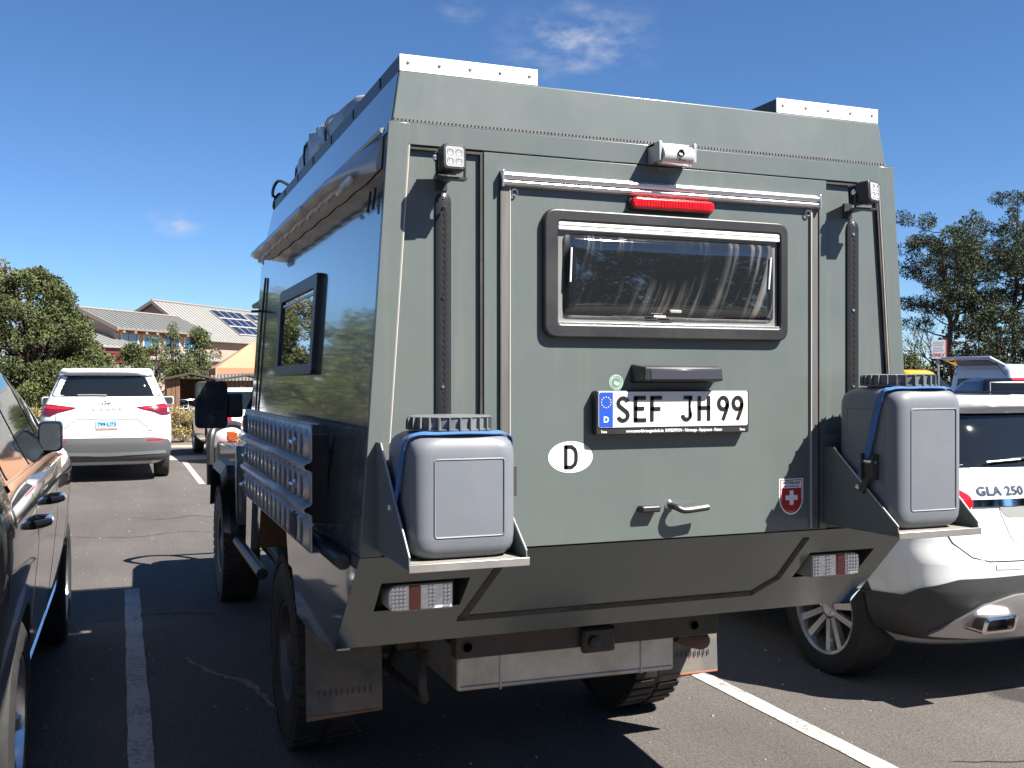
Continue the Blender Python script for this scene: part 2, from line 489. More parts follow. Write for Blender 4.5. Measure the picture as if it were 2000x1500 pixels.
crack('crack', [(-.2, 7.2), (.3, 7.3), (.7, 7.15), (1.1, 7.25)], 0.014, CRACKB, 0.003)
# pebbles and litter lying about
GRIT = mat('grit', (0.30, 0.25, 0.2), 0.9)
mbg = MB(); rg = random.Random(5)
for i in range(900):
    x = rg.uniform(-1.5, 5.5); y = rg.uniform(3.2, 20) if i > 300 else rg.uniform(3.2, 6.5)
    s = rg.choice([.003, .004, .005, .006, .009]); a = rg.uniform(0, 3)
    c, q = math.cos(a) * s, math.sin(a) * s
    mbg.add([(x + c, y + q, .001), (x - q, y + c, .001), (x - c, y - q, .001), (x + q, y - c, .001), (x, y, s * 1.1)],
            [(0, 1, 4), (1, 2, 4), (2, 3, 4), (3, 0, 4)])
tag(mbg.build('grit', GRIT, smooth=0, recalc=False), 'scattered grit and pebbles on the asphalt', 'grit', kind='stuff')
# ------------------------------------------------------------------ the camper
CX, YR = 1.553, 2.746
OLIVE = mat('olive_paint', (0.099, 0.120, 0.115), 0.36, coat=0.40, coat_rough=0.14, noise=0.05, nscale=1.7, dirt=(0.134, 0.146, 0.140), dirt_amt=0.45, dirt_scale=3.1, streak=(0.158, 0.160, 0.148), streak_amt=0.65, rvar=0.06, bump=0.03, bscale=260)
OLIVE_SIDE = mat('olive_paint_side', (0.099, 0.120, 0.115), 0.16, coat=1.0, coat_rough=0.035, noise=0.05, nscale=2.0, bump=0.012, bscale=5)
BLACKPL = mat('black_plastic', (0.018, 0.019, 0.021), 0.42, noise=0.15, nscale=9, dirt=(0.09, 0.085, 0.08), dirt_amt=0.3, dirt_scale=6)
RUBBER = mat('rubber', (0.022, 0.021, 0.02), 0.75, dirt=(0.11, 0.085, 0.065), dirt_amt=0.55, dirt_scale=5, noise=0.15)
ALU = mat('aluminium', (0.78, 0.77, 0.75), 0.32, metal=1.0, noise=0.08, nscale=8, rvar=0.1)
ALU_DULL = mat('aluminium_dull', (0.50, 0.49, 0.47), 0.46, metal=0.85, noise=0.2, nscale=6, dirt=(0.24, 0.18, 0.13), dirt_amt=0.55, dirt_scale=5)
WHITEALU = mat('white_profile', (0.80, 0.79, 0.77), 0.4, noise=0.04, nscale=10)
CHROME = mat('chrome', (0.85, 0.85, 0.86), 0.07, metal=1.0)
DARKSTEEL = mat('dark_steel', (0.045, 0.043, 0.042), 0.6, metal=0.2, dirt=(0.13, 0.085, 0.055), dirt_amt=0.6, dirt_scale=4, noise=0.2)
RUSTY = mat('dusty_wheel_well', (0.11, 0.065, 0.042), 0.9, noise=0.3, nscale=7, dirt=(0.19, 0.10, 0.055), dirt_amt=0.8, dirt_scale=4)
SEALANT = mat('sealant', (0.42, 0.40, 0.36), 0.6)
GREYSTRIP = mat('grey_channel', (0.125, 0.122, 0.118), 0.55, noise=0.3, nscale=30, stretch=(1, 1, .12), dirt=(0.06, 0.058, 0.056), dirt_amt=0.7, dirt_scale=5)
WHITE_STICK = mat('white_vinyl', (0.80, 0.80, 0.78), 0.35)
INK = mat('black_ink', (0.012, 0.012, 0.013), 0.4)
EUBLUE = mat('blue_vinyl', (0.015, 0.075, 0.42), 0.35)
REDV = mat('red_vinyl', (0.40, 0.02, 0.025), 0.35)
YELV = mat('yellow_vinyl', (0.75, 0.55, 0.12), 0.4)
REDLENS = mat('red_lens', (0.55, 0.012, 0.02), 0.12, coat=1.0, noise=0.25, nscale=60)
DARKREDLENS = mat('dark_red_lens', (0.30, 0.010, 0.014), 0.12, coat=1.0)
CLEARLENS = mat('clear_lens', (0.80, 0.81, 0.83), 0.16, metal=0.35, coat=1.0, noise=0.3, nscale=90)
GLASSDARK = mat('tinted_glass', (0.008, 0.010, 0.012), 0.03, coat=0.15, coat_rough=0.0)
CANIST = mat('grey_polyethylene', (0.140, 0.153, 0.176), 0.46, noise=0.05, nscale=5, dirt=(0.21, 0.21, 0.21), dirt_amt=0.25, dirt_scale=9, bump=0.08, bscale=140)
CANCAP = mat('grey_cap', (0.115, 0.125, 0.135), 0.5, dirt=(0.21, 0.20, 0.18), dirt_amt=0.5, dirt_scale=9)
STRAP = mat('blue_webbing', (0.045, 0.135, 0.33), 0.8, noise=0.25, nscale=120)
FOAM = mat('foam_pad', (0.22, 0.205, 0.18), 0.95, noise=0.35, nscale=120)

camper = thing('camper_truck', 'olive grey expedition camper truck with rear door window and plate SEF JH 99', 'camper', (CX, YR, 0))
def half(z):
    for (z0, w0), (z1, w1) in (((.60, .944), (.763, .952)), ((.763, .952), (1.09, .945)), ((1.09, .945), (2.286, .8645))):
        if z <= z1: break
    return w0 + (w1 - w0) * (z - z0) / (z1 - z0)
def ry(z): return YR if z >= 1.09 else YR + (1.09 - z) * 0.991
YF = 5.40

# side walls (polygon in Y, z; plate following the inward lean)
def side_panel(name, poly, s, m, t=0.03, off=0.0):
    mb = MB()
    outer = [(CX + s * (half(z) + off), y, z) for y, z in poly]
    inner = [(CX + s * (half(z) + off - t), y, z) for y, z in poly]
    n = len(poly)
    bm = bmesh.new()
    vo = [bm.verts.new(p) for p in outer]; vi = [bm.verts.new(p) for p in inner]
    fo = bm.faces.new(vo); fi = bm.faces.new(vi[::-1])
    for i in range(n): bm.faces.new((vo[i], vo[(i + 1) % n], vi[(i + 1) % n], vi[i]))
    bmesh.ops.triangulate(bm, faces=[fo, fi])
    bmesh.ops.recalc_face_normals(bm, faces=bm.faces)
    me = bpy.data.meshes.new(name); bm.to_mesh(me); bm.free()
    return finish(name, me, m, camper, smooth=20)
YS = YR + .0165
up_poly = [(YS, 1.09), (4.10, 1.09), (5.12, 1.09), (YF, 1.09), (YF, 2.286), (YS, 2.286)]
lowr = [(YR + .006, 1.088), (ry(.87) + .004, .87), (3.98, .87), (4.06, 1.0), (4.12, 1.088)]
skirt = [(ry(.868) + .004, .868), (ry(.763) + .004, .763), (3.55, .70), (3.86, .70), (3.978, .868)]
lowf = [(5.10, 1.088), (5.16, 1.0), (5.2, .74), (YF, .74), (YF, 1.088)]
for s in (-1, 1):
    side_panel('side_wall', up_poly, s, OLIVE_SIDE)
    side_panel('side_wall', lowr, s, OLIVE_SIDE)
    side_panel('side_skirt', skirt, s, OLIVE_SIDE, off=-0.012)
    side_panel('side_wall', lowf, s, OLIVE_SIDE)
# front wall, floor, inner core so nothing shows through
MB().hexa([(CX - .93, YF - .02, 1.05), (CX + .93, YF - .02, 1.05), (CX + .93, YF, 1.05), (CX - .93, YF, 1.05),
           (CX - .83, YF - .02, 2.28), (CX + .83, YF - .02, 2.28), (CX + .83, YF, 2.28), (CX - .83, YF, 2.28)]).build('front_wall', OLIVE_SIDE, camper)
MB().box(CX - .62, CX + .62, 3.12, YF - .03, .80, 1.05).box(CX - .9, CX + .9, 2.85, YF - .03, 1.12, 1.15).build('floor_pan', RUSTY, camper)

# rear wall: a recessed backing plate and raised panels in front of it
YB = YR + 0.016
def rear_plate(name, poly, y0=YR, y1=YB - 0.001, m=OLIVE, parent=camper, **kw):
    mb = MB(); mb.slab([(x, y0, z) for x, z in poly], (0, y1 - y0, 0))
    return mb.build(name, m, parent, **kw)
def inset(z, d): return half(z) - d
hz0, hz1, ztop, zseam = 1.09, 1.09, 2.286, 2.222
mbk = MB(); mbk.slab([(CX - half(1.09) + .004, YB, 1.09), (CX + half(1.09) - .004, YB, 1.09), (CX + half(2.286) - .004, YB, 2.286), (CX - half(2.286) + .004, YB, 2.286)], (0, .02, 0))
mbk.build('rear_wall', OLIVE, camper)
rear_plate('top_rail_panel', [(CX - inset(2.226, .058), 2.226), (CX + inset(2.226, .058), 2.226), (CX + inset(2.286, .058), 2.286), (CX - inset(2.286, .058), 2.286)], bevel=.0015)
for s in (-1, 1):
    rear_plate('corner_pillar', [(CX + s * (half(1.09)), 1.09), (CX + s * inset(1.09, .06), 1.09), (CX + s * inset(2.286, .0605), 2.286), (CX + s * half(2.286), 2.286)][::s], bevel=.002)
    # pale sealant bead in the joint beside the pillar
    mb = MB(); mb.tube([(CX + s * inset(2.285, .0625), YR + .003, 2.285), (CX + s * inset(1.40, .0625), YR + .003, 1.40), (CX + s * inset(1.10, .0625), YR + .003, 1.10)], .0026, 6)
    mb.build('sealant_bead', SEALANT, camper)
# door panel in the middle (raised), with pockets left and right of it
door = rear_plate('rear_door', [(.965, 1.092), (2.145, 1.092), (2.145, 2.2225), (.965, 2.2225)], bevel=.0015)
# dark strips along the top and right edges of the pockets
mb = MB()
mb.box(.955, .9648, YR + .004, YB - .0005, 1.10, 2.222)
mb.build('pocket_edge_strip', RUBBER, camper); mb = MB()
mb.slab([(CX + inset(1.10, .068), YR + .004, 1.10), (CX + inset(1.10, .0645), YR + .004, 1.10), (CX + inset(2.22, .0645), YR + .004, 2.22), (CX + inset(2.22, .074), YR + .004, 2.22)], (0, .0105, 0))
mb.build('pocket_edge_strip', RUBBER, camper)
mb = MB(); mb.box(CX - inset(2.22, .066), .955, YR + .004, YB - .0005, 2.2145, 2.2215); mb.build('pocket_edge_strip', RUBBER, camper)
mb = MB(); mb.box(2.147, CX + inset(2.22, .076), YR + .004, YB - .0005, 2.2145, 2.2215)
mb.build('pocket_edge_strip', RUBBER, camper)

# lower rear apron, slanting forward, with openings for the lamp clusters
xs = [CX - .95, .69, .955, 1.0, 2.106, 2.151, 2.416, CX + .95]
zs = [1.088, .998, .898, .763]
mb = MB()
def apx(i, z):
    if i == 0: return CX - half(z)
    if i == 7: return CX + half(z)
    return xs[i]
for i in range(7):
    for j in range(3):
        if j == 1 and i in (1, 5): continue
        a, b = zs[j], zs[j + 1]
        mb.quad((apx(i, a), ry(a), a), (apx(i + 1, a), ry(a), a), (apx(i + 1, b), ry(b), b), (apx(i, b), ry(b), b))
# turned lower lip
mb.quad((CX - half(.763), ry(.763), .763), (CX + half(.763), ry(.763), .763), (CX + .93, ry(.763) + .04, .758), (CX - .93, ry(.763) + .04, .758))
mb.quad((CX - .93, ry(.763) + .04, .758), (CX + .93, ry(.763) + .04, .758), (CX + .93, 3.14, .80), (CX - .93, 3.14, .80))
mb.build('lower_apron', OLIVE, camper, smooth=20)
MB().box(CX - .9, CX + .9, 3.10, 3.13, .80, 1.12).build('apron_bulkhead', DARKSTEEL, camper)
# recess boxes behind the lamp openings
for x0, x1 in ((.69, .955), (2.151, 2.416)):
    mb = MB(); yb = 2.99
    ta, tb = .998, .898
    mb.quad((x0, ry(ta), ta), (x1, ry(ta), ta), (x1, yb, ta), (x0, yb, ta)); mb.quad((x0, ry(tb), tb), (x1, ry(tb), tb), (x1, yb, tb), (x0, yb, tb))
    mb.add([(x0, ry(ta), ta), (x0, ry(tb), tb), (x0, yb, tb), (x0, yb, ta)], [(0, 1, 2, 3)]); mb.add([(x1, ry(ta), ta), (x1, ry(tb), tb), (x1, yb, tb), (x1, yb, ta)], [(0, 1, 2, 3)])
    mb.quad((x0, yb, ta), (x1, yb, ta), (x1, yb, tb), (x0, yb, tb))
    mb.build('lamp_recess', DARKSTEEL, camper, smooth=0)
# lamp clusters
def lamp(cx, s):
    """cluster 0.195 wide; the rounded end lies outboard (s = -1 left, 1 right)"""
    w, h, yf = .196, .078, 2.862
    x0, x1 = cx - w / 2, cx + w / 2
    zc = .946
    rr = [(.03 if s < 0 else .004), (.004 if s < 0 else .03), (.004 if s < 0 else .03), (.03 if s < 0 else .004)]
    out = rpoly(rect(x0, x1, zc - h / 2, zc + h / 2), rr, 6)
    root = MB().prism(out, 'y', yf, yf + .09).build('tail_lamp', mat('lamp_body', (.30, .29, .28), .5), camper, bevel=.003)
    ins = rpoly(rect(x0 + .004, x1 - .004, zc - h / 2 + .005, zc + h / 2 - .005), [max(0, r - .004) for r in rr], 6)
    MB().prism(ins, 'y', yf - .0015, yf).build('reflector_plate', CLEARLENS, root, smooth=0)
    # red band, and LED cups in rows
    xr0, xr1 = (x0 + .063, x0 + .097) if s < 0 else (x1 - .097, x1 - .063)
    MB().box(xr0, xr1, yf - .007, yf - .0016, zc - h / 2 + .005, zc + h / 2 - .005).build('red_lens', DARKREDLENS, root, bevel=.002)
    cups = MB()
    def cup(x, z, r=.0048): cups.lathe([(r, -.0045), (r * .78, -.0048), (r * .2, -.0012), (0, -.0012)], (x, yf - .0015, z), 'y', 8)
    if s < 0: colsx = [x0 + .014, x0 + .0255, x0 + .037, x0 + .0485] + [x0 + .125, x0 + .136] + [x1 - .026, x1 - .014]
    else: colsx = [x1 - .014, x1 - .0255, x1 - .037, x1 - .0485] + [x1 - .125, x1 - .136] + [x0 + .026, x0 + .014]
    for x in colsx:
        for k in range(6): cups.__class__; cup(x, zc - .028 + k * .0112)
    cups.build('led_cups', mat('led_cup', (.75, .76, .8), .14, metal=.9), root)
    return root
lamp(.812, -1); lamp(2.275, 1)

# seams of the drop door on the apron: a wide rubber gasket
def on_apron(x, z, off=.003): return (x, ry(z) - off * .704, z - off * .71)
gas = MB()
def gasket(p, q, w, px, pz):
    a, b = on_apron(*p), on_apron(*q)
    c, d = on_apron(q[0] + px, q[1] + pz), on_apron(p[0] + px, p[1] + pz)
    gas.slab([a, b, c, d], (0, .004, .004))
gasket((1.03, 1.06), (.965, .835), 0, .024, 0)
gasket((.965, .835), (2.03, .835), 0, 0, .019)
gasket((2.03, .835), (2.10, .90), 0, -.02, .012)
gasket((2.10, .90), (2.10, 1.06), 0, -.022, 0)
gas.build('door_gasket', RUBBER, camper, smooth=0)

# long grey channels either side of the door and the double rail above it
for x in (1.014, 2.083):
    st = MB().box(x, x + .026, YR - .006, YR + .002, 1.095, 2.130).build('side_channel', GREYSTRIP, camper, bevel=.002)
    MB().box(x - .003 if x < 1.5 else x + .0262, x if x < 1.5 else x + .0295, YR - .009, YR + .001, 1.095, 2.130).build('channel_edge', RUBBER, st)
    MB().box(x + .0262 if x < 1.5 else x - .003, x + .0292 if x < 1.5 else x, YR - .008, YR + .001, 1.095, 2.130).build('channel_edge', SEALANT, st)
for z, r in ((2.157, .0105), (2.138, .0085)):
    MB().tube([(1.014, YR - .012, z), (2.107, YR - .012, z)], r, 14).build('awning_rail', mat('polished_alu', (.80, .79, .78), .22, metal=1.0), camper)
MB().box(1.012, 2.109, YR - .010, YR + .001, 2.128, 2.170).build('rail_backing', ALU_DULL, camper, bevel=.001)
for x in (1.012, 2.103): MB().box(x, x + .007, YR - .024, YR, 2.124, 2.172).build('rail_end_cap', ALU, camper, bevel=.0015)
for x in (1.055, 2.068):
    mb = MB(); mb.tube([(x + .009 * math.cos(a), YR - .008, 2.112 + .009 * math.sin(a)) for a in [i * PI / 6 for i in range(12)]], .0022, 6, closed=True)
    mb.build('eyelet', CHROME, camper)

# third brake light
bl = MB().prism(rpoly(rect(1.425, 1.707, 2.087, 2.122), .017, 6), 'y', YR - .030, YR + .001).build('brake_light', REDLENS, camper, bevel=.006)
MB().prism(rpoly(rect(1.420, 1.712, 2.083, 2.1255), .019, 6), 'y', YR - .010, YR + .0005).build('lens_base', BLACKPL, bl, bevel=.003)
mb = MB()
for i in range(26): mb.box(1.444 + i * .0096, 1.4495 + i * .0096, YR - .0315, YR - .029, 2.095, 2.114)
mb.build('lens_ribs', REDLENS, bl)

# rear window
win = camper
fr = MB(); o_ = rpoly(rect(1.143, 1.982, 1.697, 2.072), .04, 6); i_ = rpoly(rect(1.187, 1.952, 1.738, 2.036), .012, 6)
def ring_frame(mb, outer, inner, y0, y1, yin):
    n = len(outer)
    vs = [(x, y1, z) for x, z in outer] + [(x, y0, z) for x, z in outer] + [(x, y0, z) for x, z in inner] + [(x, yin, z) for x, z in inner]
    fs = []
    for k in range(3):
        for i in range(n): fs.append((k * n + i, k * n + (i + 1) % n, (k + 1) * n + (i + 1) % n, (k + 1) * n + i))
    mb.add(vs, fs)
ring_frame(fr, o_, i_, YR - .022, YR + .001, YR - .004)
wf = fr.build('window_frame', BLACKPL, camper, bevel=.006, seg=3)
cs = MB().box(1.188, 1.951, YR - .019, YR - .004, 2.0365 - .012, 2.0365 - .001).box(1.188, 1.951, YR - .019, YR - .004, 2.0365 - .025, 2.0365 - .014)
cs.build('blind_cassette', WHITEALU, wf, bevel=.002)
MB().box(1.188, 1.951, YR - .0175, YR - .004, 1.7385, 1.744).build('sill_strip', ALU, wf, bevel=.001)
# flat acrylic margin and the bulged pane in front of it
ACR = mat('acrylic_edge', (0.20, 0.205, 0.20), 0.22, coat=0.6, noise=0.2, nscale=6)
MB().prism(rect(1.19, 1.949, 1.7445, 2.011), 'y', YR - .006, YR - .003).build('pane_margin', ACR, wf, smooth=0)
def pane_mat():
    m = bpy.data.materials.new('scratched_acrylic'); m.use_nodes = True
    n, l = m.node_tree.nodes, m.node_tree.links; b = n['Principled BSDF']
    b.inputs['Roughness'].default_value = .035; b.inputs['Coat Weight'].default_value = 1; b.inputs['Coat Roughness'].default_value = 0.0
    b.inputs['IOR'].default_value = 1.6
    tc = n.new('ShaderNodeTexCoord')
    # curved wipe scratches: rings of a noise stretched along arcs
    mp = n.new('ShaderNodeMapping'); mp.inputs['Location'].default_value = (-0.2, 0, 0.9); l.new(tc.outputs['Object'], mp.inputs['Vector'])
    sp = n.new('ShaderNodeSeparateXYZ'); l.new(tc.outputs['Object'], sp.inputs[0])
    q = n.new('ShaderNodeMath'); q.operation = 'MULTIPLY_ADD'; l.new(sp.outputs['Z'], q.inputs[0]); q.inputs[1].default_value = 0.0; l.new(sp.outputs['X'], q.inputs[2])
    # bend: x + 0.9*(z-1.75)^2
    z0 = n.new('ShaderNodeMath'); z0.operation = 'SUBTRACT'; l.new(sp.outputs['Z'], z0.inputs[0]); z0.inputs[1].default_value = 2.1
    z2 = n.new('ShaderNodeMath'); z2.operation = 'MULTIPLY'; l.new(z0.outputs[0], z2.inputs[0]); l.new(z0.outputs[0], z2.inputs[1])
    xb = n.new('ShaderNodeMath'); xb.operation = 'MULTIPLY_ADD'; l.new(z2.outputs[0], xb.inputs[0]); xb.inputs[1].default_value = 0.75; l.new(sp.outputs['X'], xb.inputs[2])
    cb = n.new('ShaderNodeCombineXYZ'); l.new(xb.outputs[0], cb.inputs[0]); 
    zz = n.new('ShaderNodeMath'); zz.operation = 'MULTIPLY'; l.new(sp.outputs['Z'], zz.inputs[0]); zz.inputs[1].default_value = 0.05; l.new(zz.outputs[0], cb.inputs[2])
    t = n.new('ShaderNodeTexNoise'); t.inputs['Scale'].default_value = 21; t.inputs['Detail'].default_value = 5; t.inputs['Roughness'].default_value = .7
    l.new(cb.outputs[0], t.inputs['Vector'])
    r = n.new('ShaderNodeMapRange'); r.inputs['From Min'].default_value = .50; r.inputs['From Max'].default_value = .74; r.inputs['To Max'].default_value = 0.9
    l.new(t.outputs['Fac'], r.inputs['Value'])
    t2 = n.new('ShaderNodeTexNoise'); t2.inputs['Scale'].default_value = 3.2; t2.inputs['Detail'].default_value = 3; l.new(tc.outputs['Object'], t2.inputs['Vector'])
    r2 = n.new('ShaderNodeMapRange'); r2.inputs['From Min'].default_value = .36; r2.inputs['From Max'].default_value = .62; l.new(t2.outputs['Fac'], r2.inputs['Value'])
    mu = n.new('ShaderNodeMath'); mu.operation = 'MULTIPLY'; l.new(r.outputs[0], mu.inputs[0]); l.new(r2.outputs[0], mu.inputs[1])
    mx = n.new('ShaderNodeMix'); mx.data_type = 'RGBA'; l.new(mu.outputs[0], mx.inputs['Factor'])
    mx.inputs['A'].default_value = (0.012, 0.014, 0.016, 1); mx.inputs['B'].default_value = (0.36, 0.34, 0.32, 1)
    l.new(mx.outputs['Result'], b.inputs['Base Color'])
    rr = n.new('ShaderNodeMapRange'); rr.inputs['To Min'].default_value = .03; rr.inputs['To Max'].default_value = .3; l.new(mu.outputs[0], rr.inputs['Value']); l.new(rr.outputs[0], b.inputs['Roughness'])
    return m
PANE = pane_mat()
def bulged_pane(x0, x1, z0, z1, y0, d, name, m, parent, nx=28, nz=14, edge=.022, rc=.025):
    mb = MB(); vs = []
    for j in range(nz + 1):
        for i in range(nx + 1):
            u, v = i / nx, j / nz
            # denser rows near the rim
            uu = 0.5 - 0.5 * math.cos(PI * u); vv = 0.5 - 0.5 * math.cos(PI * v)
            x = x0 + (x1 - x0) * uu; z = z0 + (z1 - z0) * vv
            e = min(x - x0, x1 - x, z - z0, z1 - z)
            a = min(1, max(0, e / edge)); s = math.sin(a * PI / 2)
            h = d * (.75 * s + .25 * (1 - ((uu - .5) * 2) ** 2) * (1 - ((vv - .5) * 2) ** 2))
            # pull the corners in
            dx = max(0, rc - min(x - x0, x1 - x)); dz = max(0, rc - min(z - z0, z1 - z))
            if dx > 0 and dz > 0:
                q = math.hypot(dx, dz)
                if q > rc:
                    k = rc / q; cx_ = x0 + rc if x < (x0 + x1) / 2 else x1 - rc; cz_ = z0 + rc if z < (z0 + z1) / 2 else z1 - rc
                    x = cx_ + (x - cx_) * k; z = cz_ + (z - cz_) * k
            vs.append((x, y0 - h, z))
    fs = [(j * (nx + 1) + i, j * (nx + 1) + i + 1, (j + 1) * (nx + 1) + i + 1, (j + 1) * (nx + 1) + i) for j in range(nz) for i in range(nx)]
    mb.add(vs, fs)
    return mb.build(name, m, parent, smooth=60)
pane = bulged_pane(1.205, 1.936, 1.757, 2.003, YR - .006, .020, 'pane', PANE, wf)
MB().prism(rpoly(rect(1.548, 1.588, 1.776, 1.786), .004, 3), 'y', YR - .034, YR - .0255).build('window_latch', mat('latch_grey', (.30, .3, .3), .4), wf, bevel=.002)
MB().box(1.495, 1.535, YR - .030, YR - .025, 1.763, 1.768).build('latch_plate', WHITEALU, wf)
for x in (1.222, 1.905): MB().tube([(x, YR - .0262, 1.86), (x + (.004 if x < 1.5 else .008), YR - .0262, 1.96)], .0028, 6).build('stay_arm', WHITEALU, wf)

# perforated load rails left and right
def rail(x):
    o = rpoly(rect(x - .0245, x + .0245, 1.15, 2.101), [.002, .002, .0245, .0245], 8)
    mb = MB()
    prof = [(-.0245, 0), (-.0225, -.007), (-.012, -.012), (.012, -.012), (.0225, -.007), (.0245, 0)]
    rings = []
    for z in (1.15, 2.075, 2.088, 2.096, 2.1005):
        k = 1.0 if z <= 2.075 else math.sqrt(max(0.02, 1 - ((z - 2.075) / .026) ** 2))
        rings.append([(x + px * k, YB + .001 + py, z) for px, py in prof])
    mb.loft(rings, cap=False, closed_ring=False)
    n = len(prof); b = len(mb.v) - n
    mb.f.append(tuple(b + i for i in range(n))); mb.mi.append(0)
    r = mb.build('load_rail', mat('anodised_black', (.035, .037, .04), .38, metal=.5, noise=.15), camper, smooth=40)
    sl = MB(); z = 1.17
    while z < 2.05:
        sl.lathe([(.0066, 0), (.0066, .0012), (0, .0012)], (x + .004, YB - .0124, z), 'y', 10)
        sl.box(x + .001, x + .007, YB - .0122, YB - .0108, z, z + .0185)
        z += .0185 * 1.0
    sl.build('slot_row', mat('slot_black', (.004, .004, .004), .9), r, smooth=0)
    for z in (2.055, 1.805, 1.555, 1.305):
        MB().lathe([(.0045, 0), (.0045, -.002), (.0018, -.002), (.0018, -.0005), (0, -.0005)], (x - .0035, YB - .012, z), 'y', 10).build('rivet', CHROME, r)
    MB().lathe([(.006, 0), (.006, -.002), (.0025, -.003), (0, -.001)], (x, YB - .0095, 2.085), 'y', 12).build('rivet', mat('dark_rivet', (.09, .09, .095), .35, metal=.7), r)
rail(.848); rail(2.26)

# work lights on brackets
def worklight(x, z, y, yaw):
    M = Matrix.Translation((x, y, z)) @ Matrix.Rotation(yaw, 4, 'Z') @ Matrix.Rotation(R(-4), 4, 'X')
    def pr(poly, y0, y1): 
        m_ = MB(); m_.slab([M @ Vector((a, y0, b)) for a, b in poly], M.to_3x3() @ Vector((0, y1 - y0, 0))); return m_
    body = pr(rpoly(rect(-.034, .034, -.036, .036), .014, 5), -.030, .012).build('work_light', BLACKPL, camper, bevel=.004)
    pr(rpoly(rect(-.026, .026, -.028, .028), .009, 5), -.0318, -.0302).build('lens', mat('frosted_lens', (.34, .34, .345), .25, coat=.6), body, smooth=0)
    cups = MB()
    for a in (-.0125, .0125):
        for b in (-.0125, .0125):
            cc = M @ Vector((a, -.0322, b)); cups.lathe([(.0108, 0), (.009, -.0012), (.003, .0), (0, -.002)], cc, 'y', 14)
    cups.build('led_reflector', mat('work_led', (.42, .42, .42), .35, metal=.5), body)
    fins = MB()
    for k in range(5): fins.hexa([M @ Vector(p) for p in [(-.030, .013 + k * .007, -.03), (.030, .013 + k * .007, -.03), (.030, .016 + k * .007, -.03), (-.030, .016 + k * .007, -.03), (-.030, .013 + k * .007, .03), (.030, .013 + k * .007, .03), (.030, .016 + k * .007, .03), (-.030, .016 + k * .007, .03)]])
    fins.hexa([M @ Vector(p) for p in [(-.024, .012, -.024), (.024, .012, -.024), (.024, .042, -.024), (-.024, .042, -.024), (-.024, .012, .024), (.024, .012, .024), (.024, .042, .024), (-.024, .042, .024)]])
    fins.build('cooling_fins', BLACKPL, body, smooth=0)
    br = MB(); br.box(x - .012, x + .012, y + .02, YB - .001, z - .052, z - .046); br.box(x - .016, x + .016, YB - .007, YB - .0005, z - .07, z - .02)
    br.tube([(x - .040, y + .0, z), (x - .040, y + .0, z - .050)], .004, 6); br.tube([(x + .040, y, z), (x + .040, y, z - .050)], .004, 6); br.box(x - .044, x + .044, y - .012, y + .022, z - .054, z - .0485)
    br.build('bracket', BLACKPL, body)
    MB().lathe([(.009, 0), (.009, -.006), (.005, -.009), (0, -.009)], (x - .043, y, z), 'x', 10).build('bolt', CHROME, body)
worklight(.843, 2.176, 2.672, R(3)); worklight(2.240, 2.176, 2.672, R(22))

# reversing camera under the top rail
cb = MB(); c0 = Vector((1.552, 2.690, 2.2455))
cb.tube([c0 + Vector((-.052, 0, 0)), c0 + Vector((.052, 0, 0))], .0285, 20)
cb = cb.build('reversing_camera', mat('camera_silver', (.62, .63, .66), .35, metal=.3), camper, bevel=.003)
MB().lathe([(.0115, .0), (.0115, -.0335), (.009, -.034), (.007, -.030), (0, -.030)], (1.556, 2.692, 2.249), 'y', 16).build('lens', INK, cb)
mb = MB(); mb.box(1.488, 1.498, 2.672, 2.742, 2.225, 2.283); mb.box(1.606, 1.616, 2.672, 2.742, 2.225, 2.283); mb.box(1.488, 1.616, 2.70, 2.7455, 2.272, 2.284)
mb.build('bracket', mat('bracket_silver', (.45, .45, .46), .4, metal=.6), cb, bevel=.002)
MB().box(1.552, 1.574, 2.6645, 2.6685, 2.227, 2.231).build('printed_mark', INK, cb, smooth=0)

# plate lamp
pl = MB(); pl.loft([[(1.432, YR + .001, 1.565), (1.722, YR + .001, 1.565), (1.722, YR + .001, 1.622), (1.432, YR + .001, 1.622)],
                    [(1.436, YR - .078, 1.572), (1.706, YR - .078, 1.572), (1.702, YR - .078, 1.612), (1.440, YR - .078, 1.612)]])
pl = pl.build('plate_lamp', BLACKPL, camper, bevel=.004)
MB().box(1.458, 1.700, YR - .0800, YR - .0782, 1.576, 1.605).build('cover', mat('smoked_cover', (.05, .052, .07), .2, coat=.5), pl, bevel=.001)

# number plate with holder
hold = MB().prism(rpoly(rect(1.302, 1.828, 1.412, 1.543), .008, 4), 'y', YR - .032, YR + .001).build('number_plate', BLACKPL, camper, bevel=.003)
MB().prism(rpoly(rect(1.309, 1.821, 1.4345, 1.5395), .007, 4), 'y', YR - .0345, YR - .0322).build('plate_sheet', mat('plate_white', (.74, .73, .68), .35), hold, smooth=0)
MB().prism(rpoly(rect(1.3105, 1.3555, 1.436, 1.538), [.006, 0, 0, .006], 4), 'y', YR - .0352, YR - .0346).build('euro_band', EUBLUE, hold, smooth=0)
PY = YR - .0362
st = MB()
for k in range(12):
    a = k * PI / 6; sx, sz = 1.333 + .0155 * math.cos(a), 1.5085 + .0155 * math.sin(a)
    pts = []
    for q in range(10):
        rr = .0030 if q % 2 == 0 else .0013
        pts.append((sx + rr * math.sin(q * PI / 5), PY, sz + rr * math.cos(q * PI / 5)))
    st.add(pts, [tuple(range(10))])
st.build('star_ring', YELV, hold, smooth=0, recalc=False)
finish('country_letter', text_mesh('D', .024, lambda a, b: (1.333 + a, PY, 1.457 + b), bold=.0008), WHITE_STICK, hold, smooth=0)
